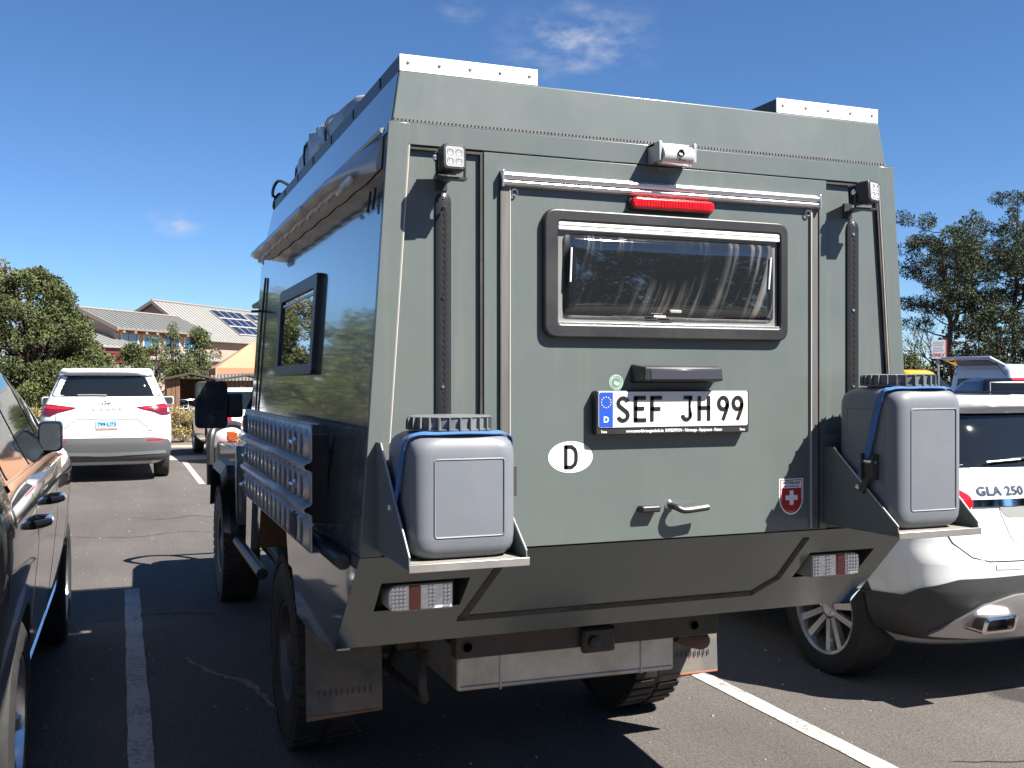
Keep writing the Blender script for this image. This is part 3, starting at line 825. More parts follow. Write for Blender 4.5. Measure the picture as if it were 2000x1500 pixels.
# characters as strokes, 75 mm tall
def to_plate(x0): return lambda a, b: (x0 + a, PY, 1.4505 + b)
G = {  # strokes in a 0.040 x 0.075 cell
 'S': [arc(.0205, .056, .0155, .0145, 15, 240, 11) + arc(.0205, .019, .0160, .0150, 60, -165, 13)],
 'E': [[(.005, .0), (.005, .075)], [(.0, .0705), (.039, .0705)], [(.0, .039), (.034, .039)], [(.0, .0045), (.041, .0045)]],
 'F': [[(.005, .0), (.005, .075)], [(.0, .0705), (.039, .0705)], [(.0, .0375), (.034, .0375)]],
 'J': [[(.010, .0705), (.0405, .0705)], [(.034, .074), (.034, .018)] + arc(.0205, .0185, .0135, .014, 0, -180, 9)],
 'H': [[(.005, .0), (.005, .075)], [(.038, .0), (.038, .075)], [(.0, .039), (.043, .039)]],
 '9': [arc(.0205, .0525, .0155, .018, -35, 325, 20), [(.036, .0525), (.036, .043), (.031, .028), (.020, .0015)]],
}
def glyph(mb, ch, x0, sx=1.0):
    for s in G[ch]: ribbon2d(mb, [(a * sx, b) for a, b in s], .0116, to_plate(x0))
for ch, x0 in (('S', 1.368), ('E', 1.425), ('F', 1.480), ('J', 1.583), ('H', 1.643), ('9', 1.712), ('9', 1.764)):
    mbp = MB(); glyph(mbp, ch, x0); mbp.build('plate_character', INK, hold, smooth=0, recalc=False)
finish('holder_lettering', text_mesh('www.toma-fahrzeugtechnik.de  EXPEDITION - Fahrzeuge - Equipment - Reisen', .0128, lambda a, b: (1.565 + a, YR - .0328, 1.4225 + b), bold=.0003, xs=.80), WHITE_STICK, hold, smooth=0)
for xx in (1.327, 1.803): finish('holder_lettering', text_mesh('Toma', .010, lambda a, b: (xx + a, YR - .0328, 1.4215 + b), bold=.0003, xs=.8), WHITE_STICK, hold, smooth=0)

# stickers
def disc(name, cx, cz, rx, rz, y, m, parent, n=40):
    pts = [(cx + rx * math.cos(2 * PI * i / n), y, cz + rz * math.sin(2 * PI * i / n)) for i in range(n)]
    return MB().slab(pts, (0, .0006, 0)).build(name, m, parent, smooth=0)
st = disc('oval_sticker', 1.234, 1.348, .0715, .0465, YR - .0010, WHITE_STICK, camper)
mb = MB(); mb.tube([(1.234 + .0675 * math.cos(2 * PI * i / 48), YR - .0012, 1.348 + .0428 * math.sin(2 * PI * i / 48)) for i in range(48)], .0007, 4, closed=True); mb.build('border', INK, st)
mb = MB()
for s in ([(.0, .0), (.0, .068)], [(-.004, .064), (.018, .064), (.029, .056), (.033, .044), (.033, .024), (.029, .012), (.018, .004), (-.004, .004)]):
    ribbon2d(mb, s, .0115, lambda a, b: (1.2185 + a, YR - .0017, 1.314 + b))
mb.build('country_letter', INK, st, smooth=0, recalc=False)
gs = disc('round_sticker', 1.383, 1.567, .0235, .0235, YR - .0010, mat('pale_green_vinyl', (.36, .48, .40), .3), camper)
disc('sticker_centre', 1.383, 1.567, .0150, .0150, YR - .0016, mat('grey_green_vinyl', (.16, .21, .18), .3), gs)
mb = MB(); mb.tube([(1.383 + .0195 * math.cos(2 * PI * i / 24), YR - .0013, 1.567 + .0195 * math.sin(2 * PI * i / 24)) for i in range(24)], .0009, 4, closed=True); mb.build('sticker_ring', mat('mid_green_vinyl', (.10, .26, .16), .3), gs)
mb = MB(); mb.add([(1.383 + a, YR - .0021, 1.567 + b) for a, b in ((-.008, -.004), (.002, -.010), (.011, -.006), (.009, .002), (.001, .001), (-.004, .006))], [(0, 1, 2, 3, 4, 5)]); mb.build('sticker_mark', mat('light_green_vinyl', (.35, .62, .45), .3), gs, smooth=0, recalc=False)
def shield(w, h, cx, ztop, r):
    return [(cx - w / 2, ztop), (cx + w / 2, ztop)] + [(cx + w / 2, ztop - h * .5)] + arc(cx, ztop - h * .52, w / 2, h * .48, 0, -180, 14) 
def shp(name, w, h, zt, off, m, parent): 
    p = [(x, YR - off, z) for x, z in shield(w, h, 2.008, zt, 0)]
    return MB().slab(p, (0, .0004, 0)).build(name, m, parent, smooth=0)
sw = shp('shield_sticker', .092, .116, 1.259, .0008, WHITE_STICK, camper)
shp('shield_border', .084, .107, 1.2555, .0013, REDV, sw)
shp('shield_inner', .078, .099, 1.2525, .0018, WHITE_STICK, sw)
shp('shield_field', .074, .074, 1.2285, .0023, REDV, sw)
mb = MB(); zc = 1.198
mb.box(2.008 - .0075, 2.008 + .0075, YR - .0030, YR - .0026, zc - .023, zc + .023); mb.box(2.008 - .023, 2.008 + .023, YR - .0031, YR - .0027, zc - .0075, zc + .0075)
mb.build('white_cross', WHITE_STICK, sw, smooth=0)
finish('lettering', text_mesh('SWITZERLAND', .0125, lambda a, b: (2.008 + a, YR - .0024, 1.245 + b), xs=.76, bold=.0003), INK, sw, smooth=0)
mb = MB()
for k in range(13): mb.box(1.979 + k * .0045, 1.9822 + k * .0045, YR - .0026, YR - .0022, 1.2325, 1.2362)
mb.build('small_print', mat('grey_ink', (.12, .12, .13), .5), sw, smooth=0)

# door handle and lock cover
hd = MB(); hd.loft([[(1.565 + .017 * math.cos(a), YR + .001, 1.192 + .017 * math.sin(a)) for a in [i * PI / 8 for i in range(16)]], [(1.565 + .013 * math.cos(a), YR - .008, 1.192 + .013 * math.sin(a)) for a in [i * PI / 8 for i in range(16)]]])
hd = hd.build('door_handle', CHROME, camper)
mb = MB(); mb.tube(curve_pts([(1.565, YR - .006, 1.192), (1.567, YR - .034, 1.191), (1.590, YR - .046, 1.181), (1.640, YR - .047, 1.184), (1.672, YR - .046, 1.187)], 5), .0098, 10)
mb.build('lever', BLACKPL, hd)
MB().prism(rpoly(rect(1.455, 1.518, 1.177, 1.197), .006, 4), 'y', YR - .032, YR + .001).build('lock_cover', BLACKPL, camper, bevel=.006)
# ------------------------------------------------------------------ camper: roof
rb = MB()
ring0 = [(CX - .853, YR + .020, 2.280), (CX + .853, YR + .020, 2.280), (CX + .853, YF - .01, 2.280), (CX - .853, YF - .01, 2.280)]
ring1 = [(CX - .8275, YR + .028, 2.436), (CX + .8275, YR + .028, 2.436), (CX + .8275, YF - .12, 2.436), (CX - .8275, YF - .12, 2.436)]
rb.loft([ring0, ring1]).build('roof_box', OLIVE, camper, bevel=.004)
# same shell, glossier paint on its flanks
for s in (-1, 1):
    mb = MB(); e = .0015 * s
    mb.slab([(CX + s * .853 + e, YR + .026, 2.284), (CX + s * .853 + e, YF - .014, 2.284), (CX + s * .8277 + e, YF - .122, 2.434), (CX + s * .8277 + e, YR + .034, 2.434)], (-e * .8, 0, 0))
    mb.build('roof_flank', OLIVE_SIDE, camper, smooth=0)
# pleated drip seal between roof and wall, with a flat ledge under it
sl = MB()
n = 150
for i in range(n):
    x = CX - .846 + i * (1.692 / n)
    sl.box(x, x + .0068, YR + .012, YR + .024, 2.2895, 2.3000)
sl.build('pleated_seal', GREYSTRIP, camper, smooth=0)
MB().box(CX - .858, CX + .858, YR + .001, YR + .060, 2.2868, 2.2893).build('roof_ledge', OLIVE, camper)
SOLAR = mat('solar_cells', (.012, .014, .03), .12, coat=1.0)
for x0, x1 in ((.7265, 1.142), (1.974, 2.3785)):
    sp = MB().box(x0, x1, YR + .034, YF - .16, 2.4375, 2.4815).build('solar_panel', BLACKPL, camper, bevel=.002)  # black frame sides: shade on the pale aluminium profile put into the colour
    MB().box(x0, x1, YR + .0295, YR + .0335, 2.4365, 2.4835).build('end_flange', WHITEALU, sp, bevel=.0008)
    MB().box(x0 + .02, x1 - .02, YR + .06, YF - .19, 2.4818, 2.4832).build('cell_sheet', SOLAR, sp, smooth=0)
    for k in range(5):
        xx = x0 + (x1 - x0) * (.06 + .22 * k)
        MB().lathe([(.0052, 0), (.0045, -.0025), (.0015, -.0032), (0, -.0018)], (xx, YR + .0295, 2.462), 'y', 10).build('screw', mat('screw_grey', (.33, .32, .31), .35, metal=.8), sp)
    k = 0
    for y in np.arange(3.0, 5.2, .38):
        MB().box(x0 - .003 if x0 < 1.5 else x1, x0 if x0 < 1.5 else x1 + .003, y, y + .008, 2.447, 2.476).build('clip', BLACKPL, sp)

# ------------------------------------------------------------------ camper: side awning, left
AWN = mat('grey_awning_pvc', (.36, .365, .375), .36, coat=.35, coat_rough=.2, noise=.12, nscale=3, bump=.10, bscale=7)
aw = MB(); rings = []; rw = random.Random(11)
ny = 34
for i in range(ny + 1):
    t = i / ny; y = 2.79 + t * (5.05 - 2.79)
    wx = CX - half(2.2)          # wall position
    e = min(1, (t + .004) / .13) * min(1, (1.012 - t) / .03)
    e = .04 + .96 * e ** .6
    prof = [(.0, .034), (-.020, .026), (-.062, -.012), (-.098, -.046), (-.100, -.062), (-.080, -.074), (-.045, -.078), (.0, -.072)]
    w1 = rw.uniform(-.005, .005)
    ring = []
    for k, (px, pz) in enumerate(prof):
        wob = .003 * math.sin(t * 47 + k) * (k >= 5) + .5 * w1 * (k in (2, 3, 4)) + .012 * (1 - e) * math.sin(k * 2.3)
        zz = 2.225 + (pz + wob) * (.8 + .2 * e)
        ring.append((CX - half(zz) - .003 + px * e, y, zz))
    rings.append(ring)
aw.loft(rings)
awn = aw.build('side_awning', AWN, camper, smooth=60)
mb = MB(); mb.tube([(CX - half(2.26) - .012, y, 2.262) for y in (2.762, 3.5, 4.4, 5.10)], .008, 8)
mb.build('awning_rail', mat('rail_grey', (.3, .31, .32), .35, metal=.6), awn)
# drooping scalloped hem under the bag
hem = MB(); vs = []; nn = 120
for i in range(nn + 1):
    t = i / nn; y = 2.86 + t * 2.1
    zz = 2.150 - .006 - .006 * abs(math.sin(t * 75)) - .030 * math.exp(-((t - .93) / .05) ** 2) - .012 * math.exp(-((t - .06) / .05) ** 2)
    xa = CX - half(2.10)
    vs += [(xa - .070, y, 2.155), (xa - .060 + .006 * math.sin(t * 75), y, zz)]
hem.add(vs, [(2 * i, 2 * i + 1, 2 * i + 3, 2 * i + 2) for i in range(nn)])
h = hem.build('hem', AWN, awn, smooth=60)
md = h.modifiers.new('solid', 'SOLIDIFY'); md.thickness = .003
sx = CX - half(2.14) - .112
mk = MB(); rr_ = random.Random(9)
def on_bag(y, b): return (CX - half(2.17) - .1085 + b * .55, y, 2.162 + b * .62)
for k in range(9):
    y = 3.56 - .11 - k * .034; hgt = rr_.uniform(.018, .034)
    mk.quad(on_bag(y, -.012), on_bag(y - .022, -.012), on_bag(y - .022, hgt - .012), on_bag(y, hgt - .012))
mk.build('printed_mark', mat('faded_dark_print', (.07, .06, .06), .5), awn, smooth=0, recalc=False)
MB().quad(on_bag(3.56, -.014), on_bag(3.50, -.014), on_bag(3.50, .030), on_bag(3.56, .030)).build('printed_mark', mat('faded_red_print', (.28, .10, .06), .5), awn, smooth=0, recalc=False)
# two hanging fastening straps at its ends
mb = MB()
for y in (2.80, 2.86): mb.tube([(CX - half(2.1) - .012, y, 2.11), (CX - half(2.0) - .012, y + .006, 2.05)], .004, 5)
mb.build('fastening_strap', BLACKPL, awn)

# ------------------------------------------------------------------ camper: left window, details on the left wall
def sx_(z, off): return CX - half(z) - off
def side_ring(mb, outer, inner, off0, off1, offin):
    n = len(outer)
    vs = [(sx_(z, off0), y, z) for y, z in outer] + [(sx_(z, off1), y, z) for y, z in outer] + [(sx_(z, off1), y, z) for y, z in inner] + [(sx_(z, offin), y, z) for y, z in inner]
    fs = []
    for k in range(3):
        for i in range(n): fs.append((k * n + i, k * n + (i + 1) % n, (k + 1) * n + (i + 1) % n, (k + 1) * n + i))
    mb.add(vs, fs)
mb = MB(); side_ring(mb, rpoly(rect(3.60, 4.50, 1.595, 1.955), .03, 5), rpoly(rect(3.66, 4.44, 1.635, 1.905), .02, 5), -.002, .020, .006)
sw_ = mb.build('side_window_frame', BLACKPL, camper, bevel=.004)
MB().slab([(sx_(z, .010), y, z) for y, z in rpoly(rect(3.661, 4.439, 1.636, 1.904), .02, 5)], (.004, 0, 0)).build('pane', mat('mirror_tint', (.03, .034, .038), .02, coat=1.0, coat_rough=0.0, spec=1.0), sw_, smooth=0)
MB().slab([(sx_(z, .0135), y, z) for y, z in rect(3.68, 4.42, 1.882, 1.892)], (.003, 0, 0)).build('blind_cassette', ALU_DULL, sw_, smooth=0)
mb = MB()
mb.tube([(sx_(2.08, .006), 5.14, 2.08), (sx_(1.92, .010), 5.16, 1.90), (sx_(1.70, .010), 5.17, 1.70), (sx_(1.45, .008), 5.17, 1.42)], .006, 6)
mb.build('cable_conduit', BLACKPL, camper)
MB().tube([(sx_(1.92, .0), 5.16, 1.918), (sx_(1.92, .06), 5.18, 1.915)], .007, 6).build('hook', BLACKPL, camper)
# plain black bar low on the flank, and the ladder mounts
MB().tube([(sx_(1.06, .022), 2.86, 1.062), (sx_(1.06, .022), 3.52, 1.062)], .024, 10).build('flank_bar', BLACKPL, camper, bevel=.004)
for y in (3.25, 4.62):
    MB().box(.548, .618, y, y + .04, 1.12, 1.40).build('ladder_mount', DARKSTEEL, camper, bevel=.003)

# ------------------------------------------------------------------ camper: canister brackets
for s in (-1, 1):
    def X(a): return CX + s * (CX - a) if s > 0 else a
    # tray, side plates, wall plate
    xa, xb = (.652, .960) if s < 0 else (2.132, 2.438)
    br = MB().box(xa, xb, 2.402, 2.74, 1.108, 1.112)
    br.box(xa - .002, xb + .004, 2.394, 2.4022, 1.106, 1.127)
    br = br.build('canister_tray', ALU_DULL, camper, bevel=.0015)
    for x in (xa, xb - .003):
        outer_ = (x == xa) if s < 0 else (x != xa)
        ztop_ = 1.405 if outer_ else 1.36
        MB().slab([(x, 2.398, 1.113), (x, 2.404, 1.145), (x, YR - .05, ztop_), (x, YR + .0, ztop_), (x, YR + .0, 1.113)], (.003, 0, 0)).build('side_plate', mat('olive_matte', (.099, .120, .115), .62, noise=.1, nscale=6), br, smooth=0)
        MB().tube([(x + .0015, 2.402, 1.142), (x + .0015, YR - .052, ztop_ - .002)], .0032, 6).build('edge_roll', ALU_DULL, br)
        yb_ = 2.60; 
        MB().lathe([(.009, 0), (.009, -.006), (.004, -.010), (0, -.010)], (x, 2.575, 1.245), 'x', 8).build('bolt', ALU, br)
    MB().box(xa + .008, xb - .008, 2.412, 2.70, 1.1125, 1.1245).build('foam_pad', FOAM, br, bevel=.004)
    MB().box(xa + .004, xb - .004, YR - .004, YR, 1.12, 1.40).build('wall_plate', OLIVE, br)

# ------------------------------------------------------------------ camper: running gear
def wheel(name, cx, cy, r, w, side, parent, rim_m, tyre_m, rim_r, spokes=0, lugs=0, twin=False, local=False, dish=.04, spw=.05):
    """axle along X; side = -1: outer face towards -X"""
    ty = MB(); hw = w / 2
    prof = [(rim_r, -hw * .80), (rim_r + .012, -hw * .93), (r * .5 + rim_r * .5, -hw * 1.0), (r * .90, -hw * .98), (r * .975, -hw * .88), (r, -hw * .72), (r, hw * .72), (r * .975, hw * .88), (r * .90, hw * .98), (r * .5 + rim_r * .5, hw * 1.0), (rim_r + .012, hw * .93), (rim_r, hw * .80)]
    ty.lathe(prof, (cx, cy, r), 'x', 56, closed=True)
    if lugs:
        for k in range(lugs):
            a = 2 * PI * k / lugs
            for q in (-1, 1):
                aa = a + (PI / lugs if q > 0 else 0)
                M = Matrix.Translation((cx, cy, r)) @ Matrix.Rotation(aa, 4, 'X') @ Matrix.Translation((0, 0, r))
                dx0, dx1 = (.06, .99) if q > 0 else (-.99, -.06)
                b_ = 2 * PI * r / lugs * .34
                ty.hexa([M @ Vector(p) for p in [(dx0 * hw, -b_, -.02), (dx1 * hw, -b_ * .9, -.03), (dx1 * hw, b_ * .9, -.03), (dx0 * hw, b_, -.02), (dx0 * hw, -b_, .011), (dx1 * hw * .95, -b_ * .9, .004), (dx1 * hw * .95, b_ * .9, .004), (dx0 * hw, b_, .011)]])
    wh = ty.build(name, tyre_m, parent, smooth=40, local=local)
    rm = MB(); o = side
    so = o * hw
    rprof = [(rim_r + .006, so * .80), (rim_r + .004, so * .90), (rim_r - .012, so * .86), (rim_r - .02, so * .55), (rim_r - .03, -so * .8), (rim_r, -so * .80)]
    rm.lathe(rprof, (cx, cy, r), 'x', 56, caps=False)
    if spokes:
        for k in range(spokes):
            for q in ((-1, 1) if twin else (0,)):
                a = 2 * PI * k / spokes + .3
                M = Matrix.Translation((cx, cy, r)) @ Matrix.Rotation(a, 4, 'X')
                h0, h1 = .045, rim_r - .008
                yo0, yo1 = q * spw * .36, q * spw * 1.05
                sw0, sw1 = spw * .42, spw * .5
                x0a, x0b = so * .62, so * .40; x1a, x1b = so * .80, so * .55
                rm.hexa([M @ Vector(p) for p in [(x0b, yo0 - sw0, h0), (x0b, yo0 + sw0, h0), (x1b, yo1 + sw1, h1), (x1b, yo1 - sw1, h1), (x0a, yo0 - sw0 * .7, h0), (x0a, yo0 + sw0 * .7, h0), (x1a, yo1 + sw1 * .75, h1), (x1a, yo1 - sw1 * .75, h1)]])
        rm.lathe([(.062, so * .35), (.062, so * .60), (.05, so * .66), (.030, so * .66), (.028, so * .70), (0, so * .71)], (cx, cy, r), 'x', 24)
    else:
        rm.lathe([(rim_r - .015, so * .5), (rim_r * .80, so * .30), (rim_r * .55, so * .50), (rim_r * .36, so * .52), (rim_r * .34, so * .78), (rim_r * .2, so * .82), (0, so * .82)], (cx, cy, r), 'x', 32, caps=False)
    rm.build('rim', rim_m, wh, smooth=35, local=local)
    br_ = MB(); br_.lathe([(rim_r * .78, so * .18), (rim_r * .78, so * .10), (0, so * .10)], (cx, cy, r), 'x', 32, caps=False)
    br_.build('brake_disc', DARKSTEEL, wh, smooth=30, local=local)
    return wh
STEELRIM = mat('steel_rim', (.16, .155, .15), .5, metal=.6, dirt=(.15, .10, .07), dirt_amt=.7, dirt_scale=6)
for s in (-1, 1):
    for y in (4.52, 7.68):
        wheel('wheel', CX + s * .765, y, .400, .255, s, camper, STEELRIM, RUBBER, .205, lugs=44)
mb = MB()
for s in (-1, 1): mb.box(CX + s * .36 - .045, CX + s * .36 + .045, 3.33, 8.25, .62, .76)
mb.build('frame_rail', DARKSTEEL, camper, bevel=.006)
mb = MB(); mb.tube([(CX - .7, 4.52, .40), (CX + .7, 4.52, .40)], .055, 12); mb.lathe([(.0, -.14), (.10, -.12), (.15, 0), (.10, .12), (0, .14)], (CX + .1, 4.52, .40), 'y', 16)
mb.build('rear_axle', DARKSTEEL, camper)
MB().tube([(CX - .7, 7.68, .40), (CX + .7, 7.68, .40)], .05, 12).build('front_axle', DARKSTEEL, camper)
for s in (-1, 1):
    sp = MB()
    for k in range(7):
        L = .62 - .075 * k; zc = .49 - k * .013
        pts = [(CX + s * .50, 4.52 + L * q, zc + .10 * (q * L / .62) ** 2) for q in (-1, -.5, 0, .5, 1)]
        ring = [[(p[0] - .04, p[1], p[2] - .0055), (p[0] + .04, p[1], p[2] - .0055), (p[0] + .04, p[1], p[2] + .0055), (p[0] - .04, p[1], p[2] + .0055)] for p in pts]
        sp.loft(ring)
    # rear hanger with spring eye
    sp.box(CX + s * .50 - .05, CX + s * .50 + .05, 3.86, 3.94, .53, .70)
    sp.lathe([(.045, -.05), (.045, .05)], (CX + s * .50, 3.90, .58), 'x', 12)
    sp.build('leaf_spring', mat('spring_steel', (.10, .075, .055), .7, metal=.3, noise=.3, nscale=10), camper, bevel=.002)
    MB().tube([(CX + s * .47, 4.25, .36), (CX + s * .42, 4.02, .70)], .032, 10).build('shock_absorber', DARKSTEEL, camper)
    # dusty inner wheel tub
    tub = MB(); x0, x1 = (CX + s * .62, CX + s * .925)
    pr = [(4.00, .76), (4.06, .98), (4.22, 1.10), (4.82, 1.10), (5.0, .98), (5.1, .76)]
    for i in range(len(pr) - 1):
        (ya, za), (yb, zb) = pr[i], pr[i + 1]
        tub.quad((x0, ya, za), (x1, ya, za), (x1, yb, zb), (x0, yb, zb))
    tub.add([(x0, y, z) for y, z in pr], [tuple(range(len(pr)))])
    tub.build('wheel_tub', RUSTY, camper, smooth=30)
    fl = MB()
    xa, xb = (.655, .948) if s < 0 else (2.158, 2.452)
    fl.slab([(xa, 3.88, .285), (xb, 3.88, .30), (xb, 3.90, .70), (xa, 3.90, .70)], (0, .012, 0))
    rbm = mat('mud_flap', (.105, .10, .095), .75, dirt=(.30, .235, .18), dirt_amt=.7, dirt_scale=3.5, noise=.12, nscale=9)
    f = fl.build('mud_flap', rbm, camper, bevel=.002)
    sl = MB()
    for k in range(10): sl.box(xa + .045 + k * .022, xa + .048 + k * .022, 3.8765, 3.8802, .375, .40)
    sl.build('slit_row', INK, f, smooth=0)
    MB().box(xa + .004, xb - .004, 3.8755, 3.881, .300, .306).build('wear_edge', mat('orange_dust', (.30, .13, .06), .9), f)
cm = MB().box(1.055, 2.078, 3.285, 3.345, .632, .712).build('rear_crossmember', DARKSTEEL, camper, bevel=.005)
for x in (1.095, 1.975): MB().lathe([(.020, 0), (.020, -.003), (.016, -.003), (.016, 0), (0, 0)], (x, 3.284, .672), 'y', 16).build('tow_hole', INK, cm)
tb = MB().box(1.51, 1.64, 3.255, 3.284, .615, .705).build('trailer_socket', BLACKPL, cm, bevel=.012)
MB().lathe([(.022, 0), (.022, -.012), (.012, -.016), (0, -.016)], (1.555, 3.255, .655), 'y', 12).build('socket_cap', BLACKPL, tb)
tk = MB().loft([[(1.085, 3.37, .495), (1.94, 3.37, .488), (1.94, 3.37, .64), (1.085, 3.37, .64)], [(1.085, 3.85, .49), (1.94, 3.85, .488), (1.94, 3.85, .64), (1.085, 3.85, .64)]])
tk = tk.build('water_tank', ALU_DULL, camper, bevel=.012)
for x in (1.245, 1.80): MB().tube([(x, 3.368, .492), (x, 3.368, .638)], .004, 6).build('weld_bead', ALU_DULL, tk)
MB().tube([(1.10, 3.368, .512), (1.93, 3.368, .505)], .003, 6).build('weld_bead', ALU_DULL, tk)
mb = MB(); mb.tube(curve_pts([(2.0, 3.45, .60), (2.08, 3.44, .57), (2.12, 3.52, .56), (2.1, 4.0, .55)], 5), .034, 12); mb.build('exhaust_pipe', mat('rust_pipe', (.12, .07, .05), .7, metal=.4), camper)
mb = MB(); mb.tube(curve_pts([(1.0, 3.5, .62), (.99, 3.47, .5), (1.02, 3.6, .42), (1.0, 4.2, .42)], 5), .016, 8); mb.build('brake_hose', RUBBER, camper)
MB().box(.655, .70, 3.3, 3.86, .695, .72).build('skirt_step', ALU_DULL, camper, bevel=.004)

# ------------------------------------------------------------------ camper: cab
CABP = OLIVE_SIDE
def ring_cab(z, hw, y0, y1, r=.10):
    o = rpoly([(CX - hw, y0), (CX + hw, y0), (CX + hw, y1), (CX - hw, y1)], [.04, .04, r, r], 4)
    return [(x, y, z) for x, y in o]
cab = MB()
cab.loft([ring_cab(.56, .76, 5.46, 7.1), ring_cab(.75, .80, 5.44, 7.1), ring_cab(1.05, .82, 5.44, 7.1), ring_cab(1.28, .80, 5.44, 7.12), ring_cab(1.85, .66, 5.50, 6.62), ring_cab(1.97, .60, 5.58, 6.5)])
cab.build('cab', CABP, camper, smooth=50, bevel=.01)
hood = MB(); hood.loft([[(x, 7.05, z) for x, z in rpoly(rect(CX - .68, CX + .68, .62, 1.27), .08, 4)], [(x, 8.62, z) for x, z in rpoly(rect(CX - .66, CX + .66, .62, 1.17), .08, 4)], [(x, 8.74, z) for x, z in rpoly(rect(CX - .62, CX + .62, .66, 1.10), .06, 4)]])
hood.build('bonnet', CABP, camper, smooth=50)
WH = mat('fender_gloss', (.09, .1, .09), .1, coat=1.0)
for s in (-1, 1):
    fd = MB()
    x0, x1 = CX + s * .60, CX + s * .835
    pr = [(7.02, .60), (7.16, .82), (7.34, .93), (8.02, .93), (8.22, .80), (8.60, .72), (8.66, 1.02), (8.4, 1.10), (7.02, 1.14)]
    fd.prism(pr, 'x', x0, x1)
    fd.build('front_wing', CABP, camper, bevel=.02, seg=3)
    fl = MB()
    fp = [(7.10, .56), (7.17, .78), (7.36, .925), (7.98, .925), (8.18, .78), (8.25, .62)]
    fo = [(7.02, .56), (7.10, .83), (7.32, .99), (8.02, .99), (8.25, .82), (8.33, .62)]
    for i in range(5):
        a, b, c, d = fp[i], fp[i + 1], fo[i + 1], fo[i]
        fl.hexa([(CX + s * .82, *a), (CX + s * .82, *b), (CX + s * .905, *b), (CX + s * .905, *a), (CX + s * .82, *d), (CX + s * .82, *c), (CX + s * .87, *c), (CX + s * .87, *d)])
    fl.build('wheel_arch_flare', BLACKPL, camper, smooth=50)
    MB().box(CX + s * .72 - .04, CX + s * .72 + .04, 8.40, 8.46, 1.10, 1.17).build('turn_signal', mat('amber_lens', (.35, .07, .015), .2, coat=1.0), camper, bevel=.008)
    MB().tube([(CX + s * .83, 5.7, .52), (CX + s * .83, 6.95, .52)], .032, 10).build('side_step', BLACKPL, camper)
    # mirror head on its arm
    mh = MB(); xc_ = CX + s * .995
    rr = rpoly(rect(xc_ - .105, xc_ + .105, 1.262, 1.572), .04, 5)
    mh.loft([[(x, 6.98, z) for x, z in rr], [(xc_ + (x - xc_) * .96, 7.04, 1.417 + (z - 1.417) * .97) for x, z in rr], [(xc_ + (x - xc_) * .6, 7.11, 1.417 + (z - 1.417) * .7) for x, z in rr]])
    mh = mh.build('wing_mirror', BLACKPL, camper, bevel=.008, seg=2)
    MB().prism(rpoly(rect(xc_ - .088, xc_ + .088, 1.375, 1.555), .025, 5), 'y', 6.9775, 6.9795).build('mirror_glass', mat('mirror_glass', (.05, .06, .07), .03, metal=.3, coat=1), mh, smooth=0)
    MB().prism(rpoly(rect(xc_ - .088, xc_ + .088, 1.278, 1.362), .025, 5), 'y', 6.9775, 6.9795).build('mirror_glass', mat('mirror_glass', (.05, .06, .07), .03), mh, smooth=0)
    xi = CX + s * .79
    MB().hexa([(min(xi, xc_ - s * .10), 7.0, 1.33), (max(xi, xc_ - s * .10), 7.0, 1.33), (max(xi, xc_ - s * .10), 7.06, 1.33), (min(xi, xc_ - s * .10), 7.06, 1.33), (min(xi, xc_ - s * .10), 7.0, 1.49), (max(xi, xc_ - s * .10), 7.0, 1.49), (max(xi, xc_ - s * .10), 7.06, 1.49), (min(xi, xc_ - s * .10), 7.06, 1.49)]).build('mirror_arm', BLACKPL, mh, bevel=.015)
    MB().box(CX + s * .812 - .01, CX + s * .812 + .01, 5.62, 6.75, 1.30, 1.70)
    gl = MB(); k = s
    gl.slab([(CX + s * .803, 5.62, 1.30), (CX + s * .803, 6.95, 1.30), (CX + s * .700, 6.68, 1.74), (CX + s * .700, 5.62, 1.74)], (-.02 * s, 0, 0))
    gl.build('cab_window', GLASSDARK, camper, smooth=0)
MB().slab([(CX - .74, 7.105, 1.30), (CX + .74, 7.105, 1.30), (CX + .62, 6.66, 1.84), (CX - .62, 6.66, 1.84)], (0, .012, .01)).build('windscreen', GLASSDARK, camper, smooth=0)
MB().box(CX - .78, CX + .78, 8.74, 8.90, .56, .80).build('front_bumper', DARKSTEEL, camper, bevel=.02)
bb = MB()
for s in (-1, 1): bb.tube(curve_pts([(CX + s * .45, 8.88, .72), (CX + s * .48, 8.98, 1.05), (CX + s * .62, 8.97, 1.20), (CX + s * .80, 8.85, 1.185), (CX + s * .855, 8.78, 1.08), (CX + s * .86, 8.76, .72)], 6), .03, 10)
bb.tube([(CX - .5, 8.98, 1.12), (CX + .5, 8.98, 1.12)], .03, 10)
bb.build('bull_bar', BLACKPL, camper)
rk = MB()
for x in (-.72, .72): rk.tube([(CX + x, 5.62, 2.07), (CX + x, 6.98, 2.07)], .017, 8)
for y in (5.62, 5.95, 6.3, 6.62, 6.98): rk.tube([(CX - .72, y, 2.07), (CX + .72, y, 2.07)], .015, 8)
for x in (-.56, .56):
    for y in (5.7, 6.45): rk.tube([(CX + x, y, 1.95), (CX + x, y, 2.07)], .014, 8)
rk.box(CX - .70, CX + .70, 5.60, 6.93, 2.086, 2.106)
rk.build('roof_rack', BLACKPL, camper)
MB().tube(curve_pts([(CX + .80, 7.3, 1.1), (CX + .80, 7.0, 1.3), (CX + .76, 6.75, 1.75), (CX + .72, 6.7, 2.02)], 5), .04, 10).build('snorkel', BLACKPL, camper)

